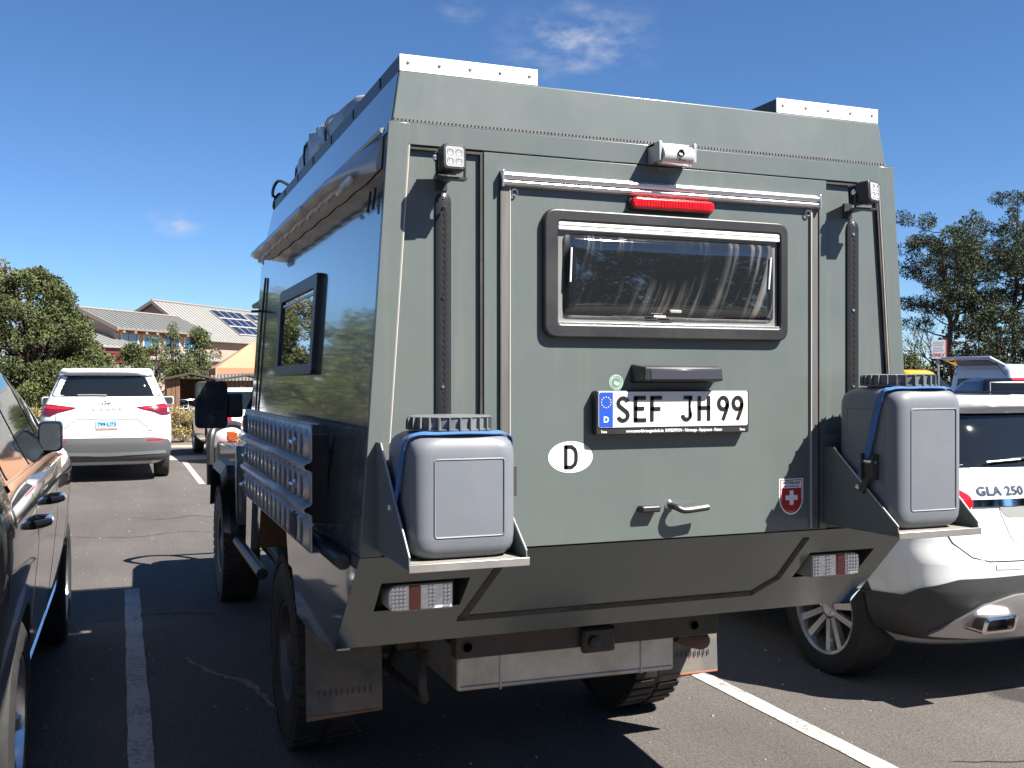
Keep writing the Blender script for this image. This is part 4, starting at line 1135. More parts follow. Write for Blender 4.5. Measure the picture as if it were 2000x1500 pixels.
# ------------------------------------------------------------------ things carried by the camper
def canister(x0, x1, label, zb):
    w = x1 - x0; cx = (x0 + x1) / 2; cy = 2.563
    root = thing('canister', label, 'canister', (cx, cy, 1.1246), 0, 'grey canisters on the rear trays')
    y0, y1 = 2.424, 2.702; z0 = 1.1248
    def ring(z, k, rr):
        return [(x, y, z) for x, y in rpoly([(cx - w / 2 * k, cy - (y1 - y0) / 2 * k), (cx + w / 2 * k, cy - (y1 - y0) / 2 * k), (cx + w / 2 * k, cy + (y1 - y0) / 2 * k), (cx - w / 2 * k, cy + (y1 - y0) / 2 * k)], rr, 6)]
    b = MB(); rings = []
    for z, k, rr in ((z0, .74, .05), (z0 + .002, .80, .05), (z0 + .008, .88, .052), (z0 + .020, .955, .052), (z0 + .036, .99, .05), (z0 + .06, 1.0, .048), (z0 + .15, 1.0, .048), (zb - .055, 1.0, .048), (zb - .038, .995, .05), (zb - .022, .97, .055), (zb - .010, .92, .07), (zb - .002, .85, .085), (zb + .002, .78, .09)):
        rings.append(ring(z, k, rr))
    b.loft(rings)
    b.lathe([(.094, zb - .002), (.094, zb + .012)], (cx, cy, 0), 'z', 32)
    body = b.build('body', CANIST, root, smooth=60)
    # recessed label panels: a raised rounded border on front, and one on the flanks
    def border(pts3, nrm, name='panel_border'):
        m_ = MB(); m_.tube(pts3, .0034, 6, closed=True); return m_.build(name, CANIST, root, smooth=60)
    pz0, pz1 = z0 + .058, zb - .062
    border([(x, y0 + .0014, z) for x, z in rpoly(rect(cx - w * .30, cx + w * .36, pz0, pz1), .008, 3)], 0)
    for s in (-1, 1): border([(cx + s * (w / 2 - .0016), y, z) for y, z in rpoly(rect(cy - .085, cy + .085, pz0, pz1), .008, 3)], 0)
    mb = MB(); mb.tube([(cx - .01, y0 - .0002, pz1 + .004), (cx - .01, y0 + .004, zb - .036), (cx - .01, y0 + .03, zb - .006)], .0011, 5); mb.build('mould_seam', CANIST, root)
    # screw cap with fins
    cp = MB(); R_ = .112
    cp.lathe([(R_ - .012, zb + .006), (R_, zb + .007), (R_, zb + .011), (R_ - .006, zb + .012), (R_ - .006, zb + .038), (R_ - .003, zb + .041), (R_ - .010, zb + .0435), (R_ - .05, zb + .0425), (0, zb + .0425)], (cx, cy, 0), 'z', 64)
    cap = cp.build('cap', CANCAP, root, smooth=40)
    fn = MB()
    for k in range(26):
        a = 2 * PI * k / 26 + .06
        M = Matrix.Translation((cx, cy, 0)) @ Matrix.Rotation(a, 4, 'Z')
        fn.hexa([M @ Vector(p) for p in [(R_ - .010, -.0024, zb + .008), (R_ + .004, -.0018, zb + .008), (R_ + .004, .0018, zb + .008), (R_ - .010, .0024, zb + .008), (R_ - .010, -.0024, zb + .041), (R_ + .0035, -.0018, zb + .0395), (R_ + .0035, .0018, zb + .0395), (R_ - .010, .0024, zb + .041)]])
    fn.build('grip_fins', CANCAP, cap, smooth=0)
    return root, cx, cy, zb, w
def strap(cx, cy, zb, w, side, label):
    """webbing from the outboard plate over the shoulder, round the front of the neck, and down the other side"""
    x0, x1 = cx - w / 2, cx + w / 2
    root = thing('strap', label, 'strap', (cx, cy, zb - .2), 0, 'blue straps over the canisters')
    zm = 1.235 + (zb - 1.468) * .62
    path = [((x0 - .012, 2.590, 1.235), (1, 0)), ((x0 - .010, 2.540, zm + .06), (1, 0)), ((x0 - .002, 2.492, zb - .030), (1, 0)), ((x0 + .022, 2.470, zb - .003), 0), ((x0 + .070, 2.446, zb - .0005), 0), ((cx, 2.440, zb + .001), 0), ((x1 - .070, 2.446, zb - .0005), 0), ((x1 - .022, 2.470, zb - .003), 0), ((x1 + .002, 2.492, zb - .030), 0), ((x1 + .010, 2.540, zm + .06), 0), ((x1 + .012, 2.590, 1.235), 0)]
    pts = curve_pts([p for p, _ in path], 6)
    mb = MB(); k = len(pts); vs = []
    for i, p in enumerate(pts):
        t = (pts[min(i + 1, k - 1)] - pts[max(i - 1, 0)]).normalized()
        # outward direction from the canister's middle
        o = Vector((p.x - cx, (p.y - cy) * .35, max(0, (p.z - (zb - .05)) * 5))); o -= t * o.dot(t)
        o.normalize(); s_ = t.cross(o).normalized()
        hw = .0115
        q = p + o * .0015
        vs += [q - s_ * hw, q + s_ * hw, q + s_ * hw + o * .0022, q - s_ * hw + o * .0022]
    fs = []
    for i in range(k - 1):
        for j in range(4): fs.append((i * 4 + j, i * 4 + (j + 1) % 4, (i + 1) * 4 + (j + 1) % 4, (i + 1) * 4 + j))
    mb.add(vs, fs)
    mb.build('webbing', STRAP, root, smooth=50)
    # ratchet buckle hanging on the side given
    bx = x0 - .012 if side < 0 else x1 + .012
    bk = MB(); bk.box(bx - .006, bx + .006, 2.505, 2.555, 1.29, 1.335)
    for q in (-1, 1): bk.box(bx - .014, bx + .014, 2.502 + (0 if q < 0 else .048), 2.508 + (0 if q < 0 else .048), 1.27, 1.35)
    b = bk.build('buckle', DARKSTEEL, root, bevel=.002)
    MB().tube([(bx - .004, 2.498, 1.325), (bx - .004, 2.562, 1.325)], .006, 8).build('ratchet_pin', CHROME, b)
    MB().slab([(bx - .002, 2.512, 1.30), (bx - .002, 2.550, 1.30), (bx - .012, 2.560, 1.235), (bx - .012, 2.545, 1.225)], (.004, 0, 0)).build('lever', BLACKPL, b)
    return root
ca = canister(.668, .945, 'shorter grey plastic canister with recessed panel on the tray beside the D sticker', 1.438)
cb_ = canister(2.148, 2.408, 'taller grey plastic canister on the tray beside the red shield sticker', 1.549)
strap(*ca[1:], 1, 'blue webbing strap over the canister beside the D sticker')
strap(*cb_[1:], -1, 'blue ratchet strap over the canister beside the red shield sticker')

# recovery board (sand ladder) on the left wall
SAND = mat('sand_ladder_alu', (.50, .49, .48), .42, metal=.5, noise=.2, nscale=5, dirt=(.20, .16, .12), dirt_amt=.4, dirt_scale=4)
lad = thing('sand_ladder', 'ribbed metal sand ladder with rows of oval holes hung on the camper flank', 'sand ladder', (.535, 3.95, 1.06))
LY0, LY1, LZ0, LZ1 = 3.075, 4.80, 1.058, 1.440
lx = .535
# bands: three rows of holes separated by two pressed ribs; each row one mesh with real openings
LH = LZ1 - LZ0
rows = [(LZ0 + .060), (LZ0 + .190), (LZ0 + .322)]
def row_plate(zc, z_lo, z_hi):
    bm = bmesh.new()
    outer = [(LY0, z_lo), (LY1, z_lo), (LY1, z_hi), (LY0, z_hi)]
    nh = 15; pitch = (LY1 - LY0 - .06) / nh
    mb = MB(); ys = [LY0 + .03 + pitch * i for i in range(nh + 1)]
    ys[0] = LY0; ys[-1] = LY1
    for i in range(nh):
        ya, yb = ys[i], ys[i + 1]; yc = LY0 + .03 + pitch * (i + .5)
        hw, hh = pitch * .33, min(zc - z_lo, z_hi - zc) * .80
        ell = [(yc + hw * math.cos(2 * PI * k / 20), zc + hh * math.sin(2 * PI * k / 20)) for k in range(20)]
        box = []
        for k in range(20):
            c, s_ = math.cos(2 * PI * k / 20), math.sin(2 * PI * k / 20)
            hwL = (yc - ya) if c < 0 else (yb - yc); hhL = (zc - z_lo) if s_ < 0 else (z_hi - zc)
            tt = min(hwL / abs(c) if abs(c) > 1e-6 else 1e9, hhL / abs(s_) if abs(s_) > 1e-6 else 1e9)
            box.append((yc + c * tt, zc + s_ * tt))
        cor = [(yb, z_hi), (ya, z_hi), (ya, z_lo), (yb, z_lo)]
        # raised collar round the opening
        rim = [(yc + (hw + .010) * math.cos(2 * PI * k / 20), zc + (hh + .012) * math.sin(2 * PI * k / 20)) for k in range(20)]
        def cl(p): return (min(max(p[0], ya + .001), yb - .001), min(max(p[1], z_lo + .001), z_hi - .001))
        rim = [cl(p) for p in rim]
        V = [(lx, y, z) for y, z in box] + [(lx, y, z) for y, z in rim] + [(lx - .016, y, z) for y, z in ell] + [(lx + .004, y, z) for y, z in ell]
        F_ = []
        for k in range(20):
            for q in range(3): F_.append((q * 20 + k, q * 20 + (k + 1) % 20, (q + 1) * 20 + (k + 1) % 20, (q + 1) * 20 + k))
        b0 = len(V)
        mb.add(V, F_)
        # fill the corner triangles left by the radial cut
        for (cy_, cz_) in cor:
            sgy = 1 if cy_ > yc else -1; sgz = 1 if cz_ > zc else -1
            cand = sorted([p for p in box if (p[0] - yc) * sgy > -1e-9 and (p[1] - zc) * sgz > -1e-9], key=lambda p: abs(math.atan2(p[1] - zc, p[0] - yc)))
            e1 = [p for p in cand if abs(p[0] - cy_) < 1e-6]; e2 = [p for p in cand if abs(p[1] - cz_) < 1e-6]
            if e1 and e2:
                pa = max(e1, key=lambda p: abs(p[1] - zc)); pb = max(e2, key=lambda p: abs(p[0] - yc))
                mb.add([(lx, *pa), (lx, cy_, cz_), (lx, *pb)], [(0, 1, 2)])
    return mb
zcut = [LZ0, LZ0 + .108, LZ0 + .144, LZ0 + .238, LZ0 + .274, LZ1]
for r_, (a, b) in enumerate(((0, 1), (2, 3), (4, 5))):
    z_lo, z_hi = zcut[a], zcut[b]
    zc = (z_lo + z_hi) / 2 + (.004 if r_ == 2 else 0) - (0.012 if r_ == 2 else 0)
    mb = row_plate(zc, z_lo, z_hi)
    o = mb.build('perforated_row', SAND, lad, smooth=40)
    md = o.modifiers.new('solid', 'SOLIDIFY'); md.thickness = .003; md.offset = 0
for a in (1, 3):
    z0, z1 = zcut[a], zcut[a + 1]; zm = (z0 + z1) / 2
    prof = [(lx, z0), (lx - .004, z0 + .004), (lx - .020, z0 + .010), (lx - .024, zm), (lx - .020, z1 - .010), (lx - .004, z1 - .004), (lx, z1)]
    mb = MB(); mb.loft([[(x, y, z) for x, z in prof] for y in (LY0, LY1)], closed_ring=False)
    o = mb.build('pressed_rib', SAND, lad, smooth=50)
    md = o.modifiers.new('solid', 'SOLIDIFY'); md.thickness = .003; md.offset = 0
MB().box(lx - .004, lx + .022, LY0, LY1, LZ1 + .0005, LZ1 + .004).build('top_flange', SAND, lad)
MB().box(lx - .004, lx + .022, LY0, LY1, LZ0 - .004, LZ0 - .0005).build('bottom_flange', SAND, lad)
for y, z in ((3.27, 1.378), (3.27, 1.245), (4.62, 1.245), (4.70, 1.11)):
    mb = MB(); mb.lathe([(.018, -.014), (.018, -.020), (.008, -.028), (0, -.028)], (lx, y, z), 'x', 12); mb.tube([(lx - .028, y - .03, z), (lx - .034, y, z + .004), (lx - .028, y + .03, z)], .006, 6)
    mb.build('wing_nut', ALU, lad)
MB().box(lx - .022, lx - .002, 3.25, 3.33, LZ0 + .02, LZ0 + .095).build('rubber_block', RUBBER, lad, bevel=.004)
MB().box(lx - .022, lx - .002, 4.60, 4.72, LZ0 + .29, LZ0 + .36).build('rubber_block', RUBBER, lad, bevel=.004)

# tarp bundle strapped on the roof
TARP = mat('grey_tarpaulin', (.27, .275, .285), .38, coat=.25, coat_rough=.25, noise=.1, nscale=4)
tp = thing('tarp_bundle', 'crumpled grey tarpaulin bundle tied on the camper roof', 'tarpaulin', (1.05, 4.6, 2.484))
mb = MB(); rings = []; rt = random.Random(4); ny = 20; nk = 22
for i in range(ny + 1):
    t = i / ny; y = 3.70 + t * 1.55
    e = math.sin(PI * min(1, max(0, (t * .94 + .03)))) ** .28
    ring = []
    for k in range(nk):
        a = 2 * PI * k / nk
        ca_, sa_ = math.cos(a), math.sin(a)
        px = .17 * e * math.copysign(abs(ca_) ** .6, ca_) + rt.uniform(-.012, .012); pz = .095 * e * math.copysign(abs(sa_) ** .6, sa_) + rt.uniform(-.010, .010)
        pz += .018 * math.sin(y * 9 + a * 2)
        ring.append((.94 + px, y + rt.uniform(-.012, .012), max(2.4835, 2.575 + pz)))
    rings.append(ring)
mb.loft(rings).build('cover', TARP, tp, smooth=25)
for y in (4.15, 4.62, 5.05):
    ee = math.sin(PI * ((y - 3.70) / 1.55 * .94 + .03)) ** .28
    MB().tube([(.94 + ee * .173 * math.copysign(abs(math.cos(a)) ** .6, math.cos(a)), y, max(2.486, 2.576 + ee * .098 * math.copysign(abs(math.sin(a)) ** .6, math.sin(a)))) for a in [2 * PI * k / 24 for k in range(24)]], .006, 5, closed=True).build('tie_down', BLACKPL, tp)
bk = thing('roof_gear', 'black gear bag with loose straps at the front edge of the camper roof', 'gear bag', (.95, 5.30, 2.438))
mb = MB(); mb.loft([[(x, 5.285, z) for x, z in rpoly(rect(.80, 1.20, 2.445, 2.60), .04, 4)], [(x, 5.30 + .16, z) for x, z in rpoly(rect(.84, 1.16, 2.46, 2.56), .04, 4)]])
mb.build('bag', BLACKPL, bk, bevel=.02)
for k, (a, b_, c) in enumerate(((.80, 5.33, 2.50), (.82, 5.36, 2.47), (.79, 5.30, 2.56))):
    MB().tube(curve_pts([(a + .03, b_ - .02, c), (a - .04, b_ - .01, c + .03), (a - .06, b_ + .03, c - .04), (a + .02, b_ + .06, c - .05)], 5), .008, 5).build('loose_strap', BLACKPL, bk)
# ------------------------------------------------------------------ parked vehicles
CARWHITE = mat('white_car_paint', (.70, .70, .69), .22, coat=1.0, coat_rough=.02)
CARBLACK = mat('black_car_paint', (.006, .006, .007), .12, coat=1.0, coat_rough=.008, spec=.6)
CLAD = mat('grey_cladding', (.035, .036, .038), .55, noise=.1)
SILVERP = mat('silver_plastic', (.45, .45, .46), .3, metal=.7)
SEAM = mat('panel_gap', (.008, .008, .008), .8)
ALLOY = mat('alloy_rim', (.55, .55, .56), .25, metal=.9)
TYRE = mat('tyre', (.016, .016, .017), .8, dirt=(.06, .055, .05), dirt_amt=.4, dirt_scale=9)
ARCHB = mat('wheel_well', (.01, .01, .01), .9)

def mono(xs, ys, x):
    """monotone cubic through (xs, ys)"""
    xs = np.asarray(xs, float); ys = np.asarray(ys, float)
    h = np.diff(xs); d = np.diff(ys) / h; m = np.zeros_like(ys)
    m[1:-1] = np.where(d[:-1] * d[1:] > 0, 2 * d[:-1] * d[1:] / (d[:-1] + d[1:] + 1e-12), 0); m[0] = d[0]; m[-1] = d[-1]
    i = np.clip(np.searchsorted(xs, x) - 1, 0, len(h) - 1)
    t = (x - xs[i]) / h[i]
    return ((1 + 2 * t) * (1 - t) ** 2) * ys[i] + t * (1 - t) ** 2 * h[i] * m[i] + t * t * (3 - 2 * t) * ys[i + 1] + t * t * (t - 1) * h[i] * m[i + 1]

def car_shell(keys, nz=46, taper_r=.03, taper_f=.06):
    """keys: rows (z, half width, rear y, front y, rear corner depth, rear squareness, front corner depth); y = 0 at the rear, +y ahead"""
    K = np.array(keys, float)
    s = np.concatenate([[0], np.cumsum(np.hypot(np.diff(K[:, 0]), .35 * (np.abs(np.diff(K[:, 1])) + np.abs(np.diff(K[:, 2])) + .1 * np.abs(np.diff(K[:, 3])))))])
    ss = np.linspace(0, s[-1], nz)
    ss = np.unique(np.concatenate([ss, s]))
    C = [mono(s, K[:, c], ss) for c in range(7)]
    rings = []
    for i in range(len(ss)):
        z, w, r, f, rc, n, fc = [c[i] for c in C]
        half_ = []
        for t in np.linspace(0, PI / 2, 18):      # rear, centre to flank
            half_.append((w * math.sin(t) ** (2 / n), r + rc * (1 - math.cos(t) ** (2 / n))))
        for t in np.linspace(0, 1, 22)[1:-1]: half_.append((w, r + rc + (f - fc - r - rc) * t))
        for t in np.linspace(0, PI / 2, 14):
            half_.append((w * math.cos(t) ** (2 / 2.6), f - fc + fc * math.sin(t) ** (2 / 2.6)))
        L = f - r
        hh = []
        for x, y in half_:
            q = (y - r) / L
            k = 1 - taper_r * max(0, (.22 - q) / .22) ** 2 - taper_f * max(0, (q - .75) / .25) ** 2
            hh.append((x * k, y))
        ring = [(x, y, z) for x, y in hh] + [(-x, y, z) for x, y in hh[-2:0:-1]]
        rings.append(ring)
    mb = MB(); mb.loft(rings, cap=False)
    n = len(rings[0]); h = n // 2
    for base, flip in ((0, True), ((len(rings) - 1) * n, False)):
        for i in range(1, h):
            a, b, c, d = i, i + 1, (n - i - 1) % n, (n - i) % n
            if i + 1 == (n - i - 1) % n: fce = (base + a, base + b, base + d)
            else: fce = (base + a, base + b, base + c, base + d)
            mb.f.append(fce); mb.mi.append(0)
        mb.f.append((base, base + 1, base + n - 1)); mb.mi.append(0)
    return mb
class Car:
    def __init__(self, name, label, keys, loc, rz, paint, wheels, r_tyre, w_tyre, arch_r, rim_r, spokes=5, twin=False, rim=None, cat='car', group=None, nz=46, arches=True, spw=.05, arch_in=.30, taper_r=.03):
        self.root = thing(name, label, cat, loc, rz, group)
        self.root.rotation_euler[2] = rz
        mb = car_shell(keys, nz, taper_r=taper_r)
        me = mb.mesh('body')
        self.bvh0 = None
        o = finish('body', me, paint, self.root, local=True, smooth=38)
        self.body = o
        wmax = max(k[1] for k in keys)
        if arches:
            me.materials.append(ARCHB)
            cut = MB()
            for y in wheels:
                for s in (-1, 1):
                    x0, x1 = (wmax - arch_in, wmax + .3) if s > 0 else (-wmax - .3, -wmax + arch_in)
                    c2 = MB(); cut.lathe([(arch_r, x0), (arch_r, x1)], (0, y, r_tyre + .015), 'x', 48)
            cm_ = cut.mesh('cut'); cm_.materials.append(ARCHB)
            co = bpy.data.objects.new('cut', cm_); COL.objects.link(co)
            md = o.modifiers.new('b', 'BOOLEAN'); md.object = co; md.operation = 'DIFFERENCE'; md.solver = 'EXACT'
            try: md.material_mode = 'TRANSFER'
            except Exception: pass
            # evaluate at the origin so that cutter and body share a frame
            pr = o.parent; o.parent = None
            dg = bpy.context.evaluated_depsgraph_get()
            nm = bpy.data.meshes.new_from_object(o.evaluated_get(dg))
            o.modifiers.clear(); o.data = nm; o.parent = pr
            nm.polygons.foreach_set('use_smooth', [True] * len(nm.polygons)); nm.set_sharp_from_angle(angle=R(38))
            bpy.data.objects.remove(co, do_unlink=True)
        self.bvh = BVHTree.FromPolygons([v.co[:] for v in me.vertices], [p.vertices[:] for p in me.polygons])
        for y in wheels:
            for s in (-1, 1):
                wheel('wheel', s * (wmax - w_tyre / 2 - .025), y, r_tyre, w_tyre, s, self.root, rim or ALLOY, TYRE, rim_r, spokes=spokes, twin=twin, local=True, spw=spw)
    def ray(self, side, a, b):
        if side == 'rear': o, d = Vector((a, -3, b)), Vector((0, 1, 0))
        elif side == 'front': o, d = Vector((a, 9, b)), Vector((0, -1, 0))
        elif side == 'left': o, d = Vector((-4, a, b)), Vector((1, 0, 0))
        elif side == 'right': o, d = Vector((4, a, b)), Vector((-1, 0, 0))
        else: o, d = Vector((a, b, 4)), Vector((0, 0, -1))
        h = self.bvh.ray_cast(o, d)
        if h[0] is None:
            q = o + d * 3.5
            h = self.bvh.find_nearest(q)
        n = h[1]
        if n.dot(d) > 0: n = -n
        return h[0], n
    def patch(self, name, poly, side, m, off=.004, depth=.012, rings=6, parent=None, smooth=60, step=.06):
        """a panel lying on the body: outline in the side's plane, projected, with its edge turned in"""
        poly = [Vector(p) for p in poly]
        # refine the outline
        P2 = []
        for i in range(len(poly)):
            a, b = poly[i], poly[(i + 1) % len(poly)]; k = max(1, int((b - a).length / step))
            for j in range(k): P2.append(a.lerp(b, j / k))
        c = sum(P2, Vector((0, 0))) / len(P2); n = len(P2); vs, fs = [], []
        def put(p, o_):
            h, nn = self.ray(side, p.x, p.y); return h + nn * o_
        for p in P2: vs.append(put(p, off - depth))
        for r_ in range(rings):
            k = 1 - r_ / rings
            for p in P2: vs.append(put(c + (p - c) * k, off))
        vs.append(put(c, off))
        for r_ in range(rings):
            for i in range(n): fs.append((r_ * n + i, r_ * n + (i + 1) % n, (r_ + 1) * n + (i + 1) % n, (r_ + 1) * n + i))
        for i in range(n): fs.append((rings * n + i, rings * n + (i + 1) % n, len(vs) - 1))
        mb = MB(); mb.add(vs, fs)
        return mb.build(name, m, parent or self.root, local=True, smooth=smooth)
    def strip(self, name, pts, side, w, m, off=.003, h=.003, parent=None, n=6):
        """a thin band along a polyline on the body (trim or panel gap)"""
        P2 = []
        for i in range(len(pts) - 1):
            a, b = Vector(pts[i]), Vector(pts[i + 1]); k = max(1, int((b - a).length / .05))
            for j in range(k): P2.append(a.lerp(b, j / k))
        P2.append(Vector(pts[-1])); k = len(P2); vs = []
        for i, p in enumerate(P2):
            t = (P2[min(i + 1, k - 1)] - P2[max(i - 1, 0)]).normalized(); q = Vector((-t.y, t.x))
            for s, o_ in ((-1, off - .01), (-1, off), (1, off), (1, off - .01)):
                hh, nn = self.ray(side, *(p + q * w * .5 * s)); vs.append(hh + nn * o_)
        fs = []
        for i in range(k - 1):
            for j in range(3): fs.append((i * 4 + j, i * 4 + j + 1, (i + 1) * 4 + j + 1, (i + 1) * 4 + j))
        mb = MB(); mb.add(vs, fs)
        return mb.build(name, m, parent or self.root, local=True, smooth=50)
    def box(self, name, b, m, parent=None, bevel=.005, M=None):
        return MB().box(*b, M=M).build(name, m, parent or self.root, local=True, bevel=bevel)
def mir(poly): return [(-x, z) for x, z in poly][::-1]

# ---- white crossover at the right, GLA 250
gk = [  # z, half width, rear y, front y, corner depth, squareness, front corner
 (.25, .72, .30, 4.10, .30, 3.0, .35), (.36, .84, .10, 4.28, .34, 3.0, .40), (.46, .880, .035, 4.34, .38, 3.1, .45), (.58, .895, .000, 4.38, .40, 3.1, .5),
 (.70, .900, .006, 4.40, .42, 3.1, .5), (.80, .902, .035, 4.40, .42, 3.0, .5), (.92, .898, .055, 4.36, .42, 3.0, .55), (1.00, .885, .065, 4.26, .42, 3.0, .6),
 (1.08, .868, .090, 3.95, .40, 3.0, .6), (1.13, .845, .118, 3.45, .38, 3.0, .5), (1.20, .800, .165, 3.18, .36, 3.0, .45), (1.32, .735, .255, 2.92, .34, 3.0, .42), (1.42, .675, .300, 2.62, .30, 3.0, .4), (1.465, .630, .270, 2.42, .26, 3.2, .38), (1.485, .58, .290, 2.25, .24, 3.2, .36), (1.494, .50, .36, 2.1, .24, 3.0, .34)]
g = Car('white_crossover', 'white crossover with red tail lamps parked right of the camper', gk, (4.400, 3.68, 0), R(0), CARWHITE, (.87, 3.57), .346, .235, .385, .235, spokes=5, twin=True, spw=.05)
gw = rpoly([(-.72, 1.150), (.72, 1.150), (.615, 1.418), (-.615, 1.418)], .05, 4)
g.patch('rear_window', gw, 'rear', GLASSDARK, off=.004)
g.patch('roof_spoiler', rpoly([(-.66, 1.425), (.66, 1.425), (.60, 1.478), (-.60, 1.478)], .02, 3), 'rear', CARWHITE, off=.03, depth=.04)
g.patch('spoiler_lip', rpoly([(-.64, 1.418), (.64, 1.418), (.64, 1.428), (-.64, 1.428)], .002, 2), 'rear', INK, off=.024, depth=.03)
TLA = rpoly([(-.90, 1.055), (-.66, 1.06), (-.598, 1.02), (-.588, .99), (-.62, .93), (-.665, .905), (-.80, .915), (-.90, .94)], .025, 4)
for pl_, nm in ((TLA, -1), (mir(TLA), 1)):
    t = g.patch('tail_lamp', pl_, 'rear', REDLENS, off=.010, depth=.02)
    q = rpoly([(nm * .86, .975), (nm * .645, .975), (nm * .632, 1.005), (nm * .86, 1.01)] if nm < 0 else [(.86, 1.01), (.632, 1.005), (.645, .975), (.86, .975)], .008, 3)
    g.patch('reversing_lens', q, 'rear', CLEARLENS, off=.013, depth=.006, parent=t)
    q2 = [(nm * .80, .925), (nm * .668, .92), (nm * .64, .960), (nm * .80, .962)]
    g.patch('brake_lens', q2 if nm < 0 else q2[::-1], 'rear', DARKREDLENS, off=.0125, depth=.006, parent=t)
hatch = [(-.755, 1.10), (-.745, .90), (-.70, .80), (-.63, .735), (-.55, .715), (0, .712), (.55, .715), (.63, .735), (.70, .80), (.745, .90), (.755, 1.10)]
g.strip('hatch_gap', hatch, 'rear', .006, SEAM, off=.0012)
g.strip('chrome_strip', [(-.585, .985), (0, .990), (.585, .985)], 'rear', .034, CHROME, off=.007)
g.patch('plate_recess', rpoly([(-.46, .972), (.46, .972), (.40, .80), (.30, .752), (-.30, .752), (-.40, .80)], .03, 3), 'rear', CARWHITE, off=.0025)
g.patch('recess_top', rpoly([(-.46, .968), (.46, .968), (.42, .915), (-.42, .915)], .02, 3), 'rear', mat('recess_grey', (.27, .28, .27), .4), off=.004)  # plain grey band across the top of the recess
g.patch('number_plate', rpoly(rect(-.165, .165, .78, .925), .012, 3), 'rear', mat('dark_plate', (.05, .02, .02), .3), off=.012)
def g_to3(x0, z0, off):
    def f(a, b):
        h, n = g.ray('rear', x0 + a, z0 + b); return h + n * off
    return f
letters(text_mesh('GLA 250', .058, g_to3(-.432, 1.040, .004), bold=.0018, xs=1.12, spacing=1.08), 'model_letter', mat('chrome_letter', (.28, .28, .29), .2, metal=.9), g.root, True)
wp = MB(); P0, N0 = g.ray('rear', 0.02, 1.175); 
pts = []
for x, z in ((.02, 1.17), (-.15, 1.185), (-.30, 1.180), (-.42, 1.168)):
    h, n = g.ray('rear', x, z); pts.append(h + n * .016)
wp.tube(pts, [.012, .009, .007, .005], 8); wiper = wp.build('rear_wiper', BLACKPL, g.root, local=True)
pts = []
for x, z in ((-.26, 1.176), (-.46, 1.166)):
    h, n = g.ray('rear', x, z); pts.append(h + n * .020)
MB().tube(pts, .005, 6).build('wiper_blade', SILVERP, wiper, local=True)
# lower cladding and the brushed skid plate with exhaust tip
lowc = rpoly([(-.895, .50), (-.84, .585), (-.70, .635), (-.4, .648), (.4, .648), (.70, .635), (.84, .585), (.895, .50), (.88, .33), (-.88, .33)], .02, 3)
g.patch('bumper_cladding', lowc, 'rear', CLAD, off=.017, rings=30, step=.03)
skid = rpoly([(-.76, .365), (-.70, .44), (-.60, .52), (-.44, .565), (0, .585), (.44, .565), (.60, .52), (.70, .44), (.76, .365), (.5, .355), (-.5, .355)], .015, 3)
g.patch('skid_plate', skid, 'rear', SILVERP, off=.032, depth=.03, rings=30, step=.03)
g.strip('reflector', [(-.52, .688), (-.2, .685)], 'rear', .022, mat('pale_reflector', (.5, .5, .5), .2, coat=1), off=.003)
for s in (-1, 1):
    ex = MB(); cx_ = s * .555; zc = .432
    outer = rpoly([(cx_ - .115, zc - .038), (cx_ + .095, zc - .038), (cx_ + .115, zc + .038), (cx_ - .085, zc + .038)], .025, 5)
    inn = [(cx_ + (x - cx_) * .80, zc + (z - zc) * .66) for x, z in outer]
    yb = -.02
    n_ = len(outer)
    vs = [(x, yb + .14, z) for x, z in outer] + [(x, yb, z) for x, z in outer] + [(x, yb - .006, z) for x, z in inn] + [(x, yb + .10, z) for x, z in inn]
    fs = [(k * n_ + i, k * n_ + (i + 1) % n_, (k + 1) * n_ + (i + 1) % n_, (k + 1) * n_ + i) for k in range(3) for i in range(n_)]
    ex.add(vs, fs); e = ex.build('exhaust_tip', mat('warm_chrome', (.75, .70, .66), .16, metal=1), g.root, local=True, smooth=50)
    MB().add([(x, yb + .05, z) for x, z in inn], [tuple(range(n_))]).build('exhaust_bore', SEAM, e, local=True)
    g.patch('side_window', [(s_, z_) for s_, z_ in [(.62, 1.10), (2.80, 1.09), (2.50, 1.36), (1.30, 1.42), (.75, 1.36)]], 'left' if s < 0 else 'right', GLASSDARK, off=.004, rings=8)
    g.strip('sill_cladding', [(1.28, .34), (3.15, .34)], 'left' if s < 0 else 'right', .14, CLAD, off=.006)
    g.strip('roof_rail', [(s * .52, .7), (s * .545, 1.4), (s * .52, 2.1)], 'top', .03, BLACKPL, off=.02)
    # arch trim round the rear wheel
    tr = [(.87 + .405 * math.cos(R(a)), .361 + .405 * math.sin(R(a))) for a in range(-8, 189, 8)]
    g.strip('arch_trim', tr, 'left' if s < 0 else 'right', .05, CLAD, off=.005)
    g.strip('arch_trim', [(y + 2.70, z) for y, z in tr], 'left' if s < 0 else 'right', .05, CLAD, off=.005)
    g.strip('door_gap', [(1.40, 1.08), (1.42, .50)], 'left' if s < 0 else 'right', .006, SEAM, off=.001)
g.patch('windscreen', rpoly([(-.70, 1.12), (.70, 1.12), (.58, 1.44), (-.58, 1.44)], .05, 3), 'front', GLASSDARK)
g.patch('grille', rpoly([(-.36, .55), (.36, .55), (.42, .85), (-.42, .85)], .05, 3), 'front', BLACKPL)
for s in (-1, 1): g.patch('headlamp', rpoly([(s * .48, .72), (s * .78, .74), (s * .80, .90), (s * .5, .84)], .03, 3), 'front', CLEARLENS)

